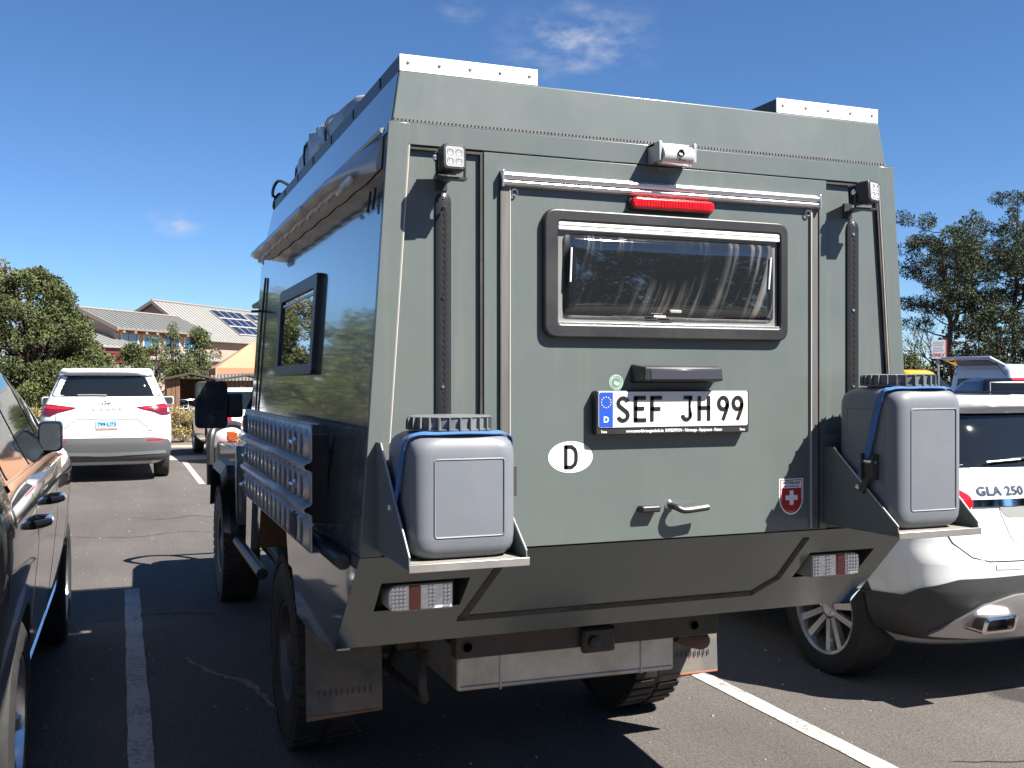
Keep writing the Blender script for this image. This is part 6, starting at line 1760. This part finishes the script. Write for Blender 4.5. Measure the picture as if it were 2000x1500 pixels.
# trees standing left of the frame, seen mirrored in the camper's glossy flank
for i, (x, y, h, w) in enumerate(((-6.0, 31.5, 4.3, 1.9), (-9.2, 33.5, 5.2, 2.2), (-12.5, 30.0, 4.6, 2.0), (-7.4, 40.0, 5.4, 2.0))):
    juniper(('juniper mirrored beside the window in the camper flank', 'tall juniper mirrored behind the camper window', 'juniper far left of the large juniper, outside the frame', 'juniper behind the mirrored row at the left')[i], (x, y, 0), h, w, 60 + i, dens=80, leaf=.16, group=GL)
for i, (x, y, h, w) in enumerate(((8.6, 55.0, 5.0, 1.5), (11.6, 52.0, 5.8, 2.0), (15.0, 54.5, 5.5, 2.1))):  # added unseen junipers, blocking the stucco wall's reflection in the car windows
    juniper(('added juniper behind the camper, screening the stucco wall from the black vehicle window', 'tall added juniper hidden behind the camper box, screening the stucco wall', 'added screening juniper hidden behind the camper, nearest the long roof')[i], (x, y, 0), h, w, 90 + i, dens=90, leaf=.16, group=GL)
GB = 'dry yellow bushes in the planting bed'
bush('dry yellow rabbitbrush between the minivan and the camper mirror', (1.47, 26.9, .05), .92, .40, 3, GB)
bush('dry yellow rabbitbrush between the black wing mirror and the minivan', (-2.05, 27.2, .05), .88, .48, 4, GB)
bush('dry yellow rabbitbrush at the left, behind the black vehicle window', (-3.0, 26.8, .05), .80, .45, 6, GB)
bush('grey green rabbitbrush hidden behind the camper mirror', (2.35, 27.4, .05), .62, .36, 7, GB)
bush('dry yellow rabbitbrush hidden behind the white minivan', (-.8, 27.6, .05), .8, .45, 8, GB)

GR = 'trees at the right edge of the lot'
pine('tall open pine with wide sparse limbs above the parking sign', (34.6, 35.3, 0), 8.3, 12, lean=(-.5, .3), spread=2.5, bare=.38, dens=330, leaf=.095, group=GR)
pine('tallest pine at the right edge of the photo', (38.4, 36.0, 0), 9.3, 17, lean=(.6, .1), spread=2.9, bare=.36, dens=330, leaf=.095, group=GR)
pine('pine right of the tallest one, cut by the frame', (42.2, 34.2, 0), 8.8, 23, spread=2.8, bare=.3, dens=260, leaf=.1, group=GR)
juniper('dark dense juniper below the open pine', (33.9, 32.2, 0), 4.5, 1.9, 71, m=PINE, dens=330, leaf=.095, group=GR)
juniper('dark dense juniper at the right frame edge above the pale van', (36.4, 30.6, 0), 5.6, 2.2, 72, m=PINE, dens=330, leaf=.095, group=GR)
juniper('dark juniper filling the gap under the pines', (36.3, 36.5, 0), 4.2, 2.0, 73, m=PINE, dens=130, leaf=.13, group=GR)
juniper('slim dark conifer behind the camper right edge', (28.1, 32.6, 0), 3.9, .62, 74, m=PINE, cone=.7, dens=330, leaf=.095, group=GR)
juniper('low yellow green juniper beside the slim conifer', (30.0, 33.6, 0), 2.6, 1.2, 75, m=JUN, dens=330, leaf=.095, group=GR)
juniper('grey green juniper left of the parking sign', (31.8, 34.8, 0), 3.7, .8, 76, m=JUN, cone=.4, dens=90, group=GR)
juniper('low yellow green juniper behind the parking sign', (35.5, 40.5, 0), 2.9, 1.6, 77, m=JUN, dens=120, group=GR)
dead_tree('bare grey tree with fine twigs between the sign and the open pine', (37.6, 39.6, 0), 5.4, 9)
# row of trees behind the photographer, mirrored in the rear window
back = juniper('juniper behind the photographer, mirrored in the rear window', (-6.5, -15.5, 0), 6.2, 2.4, 81, m=PINE, dens=60, leaf=.22, group='trees mirrored in the rear window')
rb_ = random.Random(31)
for k in range(26):
    a = R(-205 + k * 8.2 + rb_.uniform(-2, 2)); d = rb_.uniform(16, 23)
    x, y = 2 + d * 1.35 * math.cos(a), -1 + d * math.sin(a)
    if y > -3 and x > 0: continue
    s = rb_.uniform(.85, 1.3)
    c = copy_tree(back); c.location = (x, y, 0); c.rotation_euler = (0, 0, rb_.uniform(0, 6)); c.scale = (s, s, s * rb_.uniform(.85, 1.25))

# ------------------------------------------------------------------ building behind the trees
STUCCO = mat('pink_stucco', (.36, .255, .205), .9, noise=.08, nscale=2, bump=.2, bscale=20)
METALR = mat('metal_roof', (.215, .215, .205), .5, metal=.25, noise=.08, nscale=1.5)
METALR2 = mat('metal_roof_pale', (.30, .295, .275), .5, metal=.25, noise=.06, nscale=1.5)
TRIMB = mat('roof_trim', (.24, .20, .175), .6)
TIMBER = mat('orange_timber', (.36, .15, .055), .7, noise=.2, nscale=8)
REDM = mat('red_fascia', (.13, .022, .02), .6)
BLUEGL = mat('blue_window', (.03, .10, .19), .06, coat=1, spec=.8)
D = Vector((.625, .78, 0)).normalized(); Pp = Vector((D.y, -D.x, 0)); Zz = Vector((0, 0, 1))
class Frame:
    def __init__(s, o): s.o = Vector((o[0], o[1], 0))
    def p(s, along, right, z): return s.o + D * along + Pp * right + Zz * z
    def box(s, mb, a0, a1, r0, r1, z0, z1): return mb.hexa([s.p(a0, r0, z0), s.p(a1, r0, z0), s.p(a1, r1, z0), s.p(a0, r1, z0), s.p(a0, r0, z1), s.p(a1, r0, z1), s.p(a1, r1, z1), s.p(a0, r1, z1)])
def gable(F, root, L, wl, wr, zr, zel, zer, roof_m, ov=.45, pitch_seam=.42, front_over=.35):
    """ridge along D from the near gable; left and right slopes with standing seams"""
    body = MB()
    poly = [(-wl + ov, 0), (wr - ov, 0), (wr - ov, zer + (zr - zer) * ov / wr - .14), (0, zr - .14), (-wl + ov, zel + (zr - zel) * ov / wl - .14)]
    body.slab([F.p(0, r, z) for r, z in poly], D * L)
    body.build('wall', STUCCO, root, smooth=0)
    rf = None
    for side, w, ze in ((-1, wl, zel), (1, wr, zer)):
        mb = MB()
        a0, a1 = -front_over, L + .3
        q = [F.p(a0, 0, zr), F.p(a1, 0, zr), F.p(a1, side * w, ze), F.p(a0, side * w, ze)]
        mb.slab(q, (0, 0, -.10)); o = mb.build('roof_slope', roof_m, root, smooth=0)
        sm = MB(); k = int((a1 - a0) / pitch_seam)
        for i in range(k + 1):
            a = a0 + .02 + i * pitch_seam
            A, B = F.p(a, 0, zr + .002), F.p(a, side * w, ze + .002)
            t = D * .022; u = Vector((0, 0, .055))
            sm.hexa([A - t, A + t, B + t, B - t, A - t + u, A + t + u, B + t + u, B - t + u])
        tag(sm.build('standing_seams', roof_m, o, smooth=0), kind='stuff')
        tr = MB(); A, B = F.p(a0 - .04, 0, zr + .05), F.p(a0 - .04, side * w, ze + .05)
        tr.hexa([A, A + D * .08, B + D * .08, B, A - Zz * .24, A + D * .08 - Zz * .24, B + D * .08 - Zz * .24, B - Zz * .24]); tr.build('rake_trim', TRIMB, root, smooth=0)
    MB().tube([F.p(-front_over, 0, zr + .05), F.p(L + .3, 0, zr + .05)], .07, 6).build('ridge_cap', TRIMB, root)
big = thing('metal_roof_building', 'stucco building with pale metal roof and solar panels behind the trees', 'building', (2.2, 74.1, 0))
FB = Frame((2.2, 74.1))
gable(FB, big, 22, 3.6, 3.75, 7.07, 5.2, 4.40, METALR2)
def slope_pt(a, f, lift): return FB.p(a, 3.75 * f, 7.07 + (4.40 - 7.07) * f + lift)
PV = mat('pv_cells', (.014, .015, .032), .15, coat=.8); PVF = mat('pv_frame', (.36, .35, .34), .5)
for arr, (a0, nc) in enumerate(((5.6, 4), (10.4, 4))):
    for i in range(nc):
        for j in range(3):
            aa = a0 + i * 1.02; f0 = .13 + j * .235; f1 = f0 + .222
            q = [slope_pt(aa, f0, .14), slope_pt(aa + .98, f0, .14), slope_pt(aa + .98, f1, .14), slope_pt(aa, f1, .14)]
            o = MB().slab(q, (0, 0, -.05)).build('solar_panel', PVF, big, smooth=0)
            q = [slope_pt(aa + .035, f0 + .010, .143), slope_pt(aa + .945, f0 + .010, .143), slope_pt(aa + .945, f1 - .010, .143), slope_pt(aa + .035, f1 - .010, .143)]
            MB().slab(q, (0, 0, -.002)).build('cells', PV, o, smooth=0)
ch = MB(); FB.box(ch, 13.6, 14.3, 1.0, 1.7, 5.2, 7.15); co = ch.build('chimney', STUCCO, big, smooth=0)
ch = MB(); ch.tube([FB.p(13.95, 1.35, 7.15), FB.p(13.95, 1.35, 7.6)], .16, 10); ch.build('flue', BLACKPL, co)
for i in range(5):
    w_ = MB(); FB.box(w_, 6.2 + i * 2.2, 7.6 + i * 2.2, 3.30, 3.36, 2.9, 4.05); o = w_.build('window', BLUEGL, big, smooth=0)
    fr = MB()
    for (x0, x1, z0, z1) in ((6.12, 6.22, 2.85, 4.1), (7.58, 7.68, 2.85, 4.1), (6.86, 6.92, 2.9, 4.05), (6.12, 7.68, 2.82, 2.92)): FB.box(fr, x0 + i * 2.2, x1 + i * 2.2, 3.31, 3.40, z0, z1)
    fr.build('frame', TRIMB, o, smooth=0)
low = thing('clerestory_building', 'lower stucco wing with grey metal roof, blue clerestory windows and timber rafters', 'building', (-2.05, 65.0, 0))
FL = Frame((-2.05, 65.0))
gable(FL, low, 8.6, 2.9, 2.75, 5.86, 4.55, 4.66, METALR, ov=.55)
for i in range(4):
    a0 = .55 + i * 2.02
    w_ = MB(); FL.box(w_, a0, a0 + 1.45, 2.19, 2.24, 3.62, 4.42); o = w_.build('window', BLUEGL, low, smooth=0)
    fr = MB()
    for (x0, x1, z0, z1) in ((-.08, .02, 3.56, 4.48), (1.43, 1.53, 3.56, 4.48), (.70, .75, 3.62, 4.42), (-.08, 1.53, 3.54, 3.63), (-.08, 1.53, 4.41, 4.50)): FL.box(fr, a0 + x0, a0 + x1, 2.20, 2.28, z0, z1)
    fr.build('frame', mat('pale_frame', (.45, .40, .36), .6), o, smooth=0)
for i in range(9):
    r_ = MB(); FL.box(r_, .15 + i * 1.02, .33 + i * 1.02, 2.15, 2.72, 4.40, 4.58); r_.build('rafter_tail', TIMBER, low, smooth=0)
ap = MB(); ap.slab([FL.p(-.3, 2.22, 3.52), FL.p(9, 2.22, 3.52), FL.p(9, 3.9, 2.95), FL.p(-.3, 3.9, 2.95)], (0, 0, -.10)); ap.build('apron_roof', METALR2, low, smooth=0)
ap = MB(); FL.box(ap, -.3, 9, 3.3, 3.42, 0, 2.9); ap.build('lower_wall', STUCCO, low, smooth=0)
side = thing('red_fascia_porch', 'low porch roof with dark red slatted fascia left of the clerestory', 'porch', (-2.4, 62.5, 0))
FP = Frame((-2.9, 62.8))
mb = MB(); mb.slab([FP.p(-.5, -1.2, 4.9), FP.p(3.0, -1.2, 4.9), FP.p(3.0, 3.0, 3.55), FP.p(-.5, 3.0, 3.55)], (0, 0, -.1)); rs = mb.build('roof_slope', METALR2, side, smooth=0)
sm = MB()
for i in range(8):
    a = -.45 + i * .46; A, B = FP.p(a, -1.2, 4.902), FP.p(a, 3.0, 3.552); t = D * .02; u = Vector((0, 0, .05)); sm.hexa([A - t, A + t, B + t, B - t, A - t + u, A + t + u, B + t + u, B - t + u])
tag(sm.build('standing_seams', METALR2, rs, smooth=0), kind='stuff')
for k in range(5):
    mb = MB(); FP.box(mb, -.5, 4.4, 2.80, 2.86, 2.62 + k * .17, 2.75 + k * .17); mb.build('slat', REDM, side, smooth=0)
mb = MB(); FP.box(mb, -.5, 4.4, 2.7, 2.78, 2.55, 3.5); mb.build('fascia_backing', REDM, side, smooth=0)
mb = MB(); mb.slab([FP.p(-.8, 2.9, 2.55), FP.p(4.0, 2.9, 2.55), FP.p(4.0, 4.6, 1.95), FP.p(-.8, 4.6, 1.95)], (0, 0, -.08)); mb.build('lower_roof', METALR, side, smooth=0)
for a in (-.4, 3.8):
    mb = MB(); FP.box(mb, a, a + .15, 4.3, 4.45, 0, 2.0); mb.build('post', TRIMB, side, smooth=0)
mb = MB(); FP.box(mb, -.4, 4.3, -1.1, 2.65, 0, 3.5); mb.build('wall', STUCCO, side, smooth=0)

# ------------------------------------------------------------------ tent, sheds, bicycles
TENTC = mat('tan_canopy', (.40, .215, .125), .8, noise=.05)
tent = thing('canopy_tent', 'tan canopy tent beside the wooden bike sheds', 'tent', (4.85, 41.2, 0))
x0, x1, y0, y1, zv, zp = 3.35, 6.35, 39.7, 42.7, 2.08, 3.12
mid = ((x0 + x1) / 2, (y0 + y1) / 2, zp); cs_ = [(x0, y0, zv), (x1, y0, zv), (x1, y1, zv), (x0, y1, zv)]
mb = MB(); n = 10
for k in range(4):
    A, B, T = Vector(cs_[k]), Vector(cs_[(k + 1) % 4]), Vector(mid); vs = []
    for i in range(n + 1):
        for j in range(n + 1):
            a = A.lerp(B, j / n); p = a.lerp(T, i / n); p.z -= .07 * math.sin(PI * i / n) * math.sin(PI * j / n); vs.append(p)
    mb.add(vs, [(i * (n + 1) + j, i * (n + 1) + j + 1, (i + 1) * (n + 1) + j + 1, (i + 1) * (n + 1) + j) for i in range(n) for j in range(n)])
mb.build('canopy', TENTC, tent, smooth=40)
for k in range(4):
    A, B = Vector(cs_[k]), Vector(cs_[(k + 1) % 4]); mb = MB(); vs = []
    for j in range(17):
        a = A.lerp(B, j / 16); vs += [a, a - Vector((0, 0, .26 - .05 * math.sin(PI * j / 16)))]
    mb.add(vs, [(2 * j, 2 * j + 2, 2 * j + 3, 2 * j + 1) for j in range(16)]); mb.build('valance', TENTC, tent, smooth=0)
for k in range(4):
    a = cs_[k]; MB().box(a[0] - .03, a[0] + .03, a[1] - .03, a[1] + .03, 0, zv).build('leg', mat('tan_leg', (.42, .27, .17), .6), tent)
WOODS = mat('weathered_wood', (.17, .095, .055), .85, noise=.3, nscale=6, stretch=(4, 4, .5))
DARKIN = mat('dark_interior', (.02, .017, .015), .9)
def shed(label, x0, x1, y0, y1, h, open_x0, open_x1):
    root = thing('bike_shed', label, 'shed', ((x0 + x1) / 2, (y0 + y1) / 2, 0), 0, 'wooden bike sheds')
    x = x0; k = 0
    while x < x1 - .01:
        w = min(.145, x1 - x)
        if not (x + w > open_x0 and x < open_x1): MB().box(x, x + w - .012, y0, y0 + .04, .02, h - .12).build('plank', WOODS, root, smooth=0)
        x += .15; k += 1
    MB().box(x0, x0 + .04, y0 + .045, y1, .02, h - .12).box(x1 - .04, x1, y0 + .045, y1, .02, h - .12).box(x0 + .045, x1 - .045, y1 - .04, y1, .02, h - .12).build('shell', WOODS, root, smooth=0)
    xm = (x0 + x1) / 2
    mb = MB(); mb.slab([(x0 - .12, y0 - .25, h - .10), (xm, y0 - .25, h + .10), (x1 + .12, y0 - .25, h - .10), (x1 + .12, y0 - .25, h - .16), (xm, y0 - .25, h + .04), (x0 - .12, y0 - .25, h - .16)], (0, y1 - y0 + .4, 0)); mb.build('roof', mat('shed_roof', (.05, .042, .036), .8), root, smooth=0)
    return root
shed('open fronted wooden bike shed left of the camper mirror', 1.50, 3.05, 37.3, 39.2, 1.78, 1.98, 2.62)
shed('wooden bike shed behind the camper mirror, under the tent edge', 3.25, 5.4, 38.0, 39.5, 1.72, 9, 9.1)
cor = thing('corrugated_panel', 'strip of pale corrugated metal under the tan tent edge', 'panel', (4.7, 43.4, 0))
mb = MB(); vs = []
for i in range(81):
    x = 3.5 + i * .035; y = 43.4 + .03 * math.sin(i * PI / 2 + .4); vs += [(x, y, 0), (x, y, 2.2)]
mb.add(vs, [(2 * i, 2 * i + 2, 2 * i + 3, 2 * i + 1) for i in range(80)]); o = mb.build('sheet', mat('galvanised', (.42, .42, .42), .45, metal=.6), cor, smooth=0)
def bicycle(label, loc, rz, col):
    root = thing('bicycle', label, 'bicycle', loc, rz, 'bicycles at the shed')
    fm = mat('bike_' + col[0], col[1], .35, coat=.5); r = .33
    for x in (-.52, .52):
        t = MB(); t.tube([(x + r * math.cos(2 * PI * k / 28), 0, r + .02 + r * math.sin(2 * PI * k / 28)) for k in range(28)], .02, 6, closed=True); w = t.build('wheel', TYRE, root, local=True)
        sp = MB()
        for k in range(10): sp.tube([(x, 0, r + .02), (x + r * math.cos(2 * PI * k / 10), 0, r + .02 + r * math.sin(2 * PI * k / 10))], .003, 3)
        sp.build('spokes', CHROME, w, local=True)
        f = MB(); pts = [(x + (r + .035) * math.cos(R(a)), 0, r + .02 + (r + .035) * math.sin(R(a))) for a in range(20, 165, 12)]
        f.tube(pts, .022, 6); f.build('mudguard', SILVERP, root, local=True)
    f = MB(); bb_ = (-.08, 0, .32); st = (-.22, 0, .78); hd = (.36, 0, .82); ra = (-.52, 0, .35); fa = (.52, 0, .35)
    for a, b_ in ((bb_, st), (st, hd), (bb_, (.38, 0, .74)), (bb_, ra), (st, ra), (hd, fa)): f.tube([a, b_], .018, 6)
    f.build('frame', fm, root, local=True)
    h = MB(); h.tube([hd, (.33, 0, .98)], .014, 6); h.tube([(.20, -.28, 1.0), (.32, -.2, .99), (.34, 0, .98), (.32, .2, .99), (.20, .28, 1.0)], .013, 6); h.build('handlebar', CHROME, root, local=True)
    s = MB(); s.loft([[(x, y, z) for x, y, z in ((-.36, -.09, .90), (-.36, .09, .90), (-.36, .07, .94), (-.36, -.07, .94))], [(x, y, z) for x, y, z in ((-.10, -.03, .91), (-.10, .03, .91), (-.10, .02, .93), (-.10, -.02, .93))]]); s.tube([st, (-.24, 0, .91)], .013, 6); s.build('saddle', BLACKPL, root, local=True)
    MB().box(.50, .66, -.12, .12, .58, .76).build('basket', mat('basket_' + col[0], col[2], .6), root, local=True, bevel=.01)
bicycle('bicycle with a blue basket nearest the minivan', (1.95, 34.6, 0), R(-78), ('white', (.55, .56, .58), (.10, .2, .42)))
bicycle('bicycle with an orange basket in the middle of the rack', (2.32, 34.7, 0), R(-80), ('grey', (.3, .3, .32), (.75, .28, .03)))
bicycle('bicycle with a white basket nearest the camper mirror', (2.70, 34.8, 0), R(-76), ('silver', (.5, .5, .5), (.55, .58, .65)))
rkk = thing('bike_rack', 'low silver rail in front of the parked bicycles', 'bike rack', (2.2, 33.4, 0))
MB().tube([(1.5, 33.5, 0), (1.5, 33.5, .72), (3.2, 33.5, .72), (3.2, 33.5, 0)], .025, 8).build('rail', SILVERP, rkk)

# ------------------------------------------------------------------ parking sign
sg = thing('parking_sign', 'white sign on a grey post with red lettering ONLY', 'sign', (22.40, 23.57, 0))
MR = Matrix.Translation((22.40, 23.57, 0)) @ Matrix.Rotation(R(-38), 4, 'Z')
def sgp(a, b): return MR @ Vector((a, -.004, b))
mb = MB(); mb.slab([MR @ Vector((a, .0, b)) for a, b in rpoly(rect(-.19, .19, 2.24, 2.79), .03, 4)], MR.to_3x3() @ Vector((0, .006, 0))); bd = mb.build('board', mat('sign_white', (.72, .72, .72), .5), sg, smooth=0)
finish('lettering', text_mesh('ONLY', .135, lambda a, b: sgp(a, 2.345 + b), bold=.004, xs=.95), mat('sign_red', (.50, .06, .05), .5), bd, smooth=0)
mb = MB(); rr_ = random.Random(2)
for z in (2.70, 2.63, 2.54, 2.465):
    x = -.13
    while x < .12:
        w = rr_.uniform(.02, .045); mb.quad(sgp(x, z), sgp(x + w, z), sgp(x + w, z + .035), sgp(x, z + .035)); x += w + .014
mb.build('faded_print', mat('sign_faded', (.50, .46, .46), .6), bd, smooth=0, recalc=False)
mb = MB(); mb.slab([MR @ Vector((a, .012, b)) for a, b in rect(.12, .235, 2.25, 2.80)], MR.to_3x3() @ Vector((0, .006, 0))); mb.build('red_edge', mat('sign_red_back', (.45, .07, .03), .6), sg, smooth=0)
pb = MR @ Vector((0, .055, 0))
MB().tube([(pb.x, pb.y, 0), (pb.x, pb.y, 2.7)], .03, 8).build('post', mat('galv_post', (.30, .30, .29), .5, metal=.5), sg)
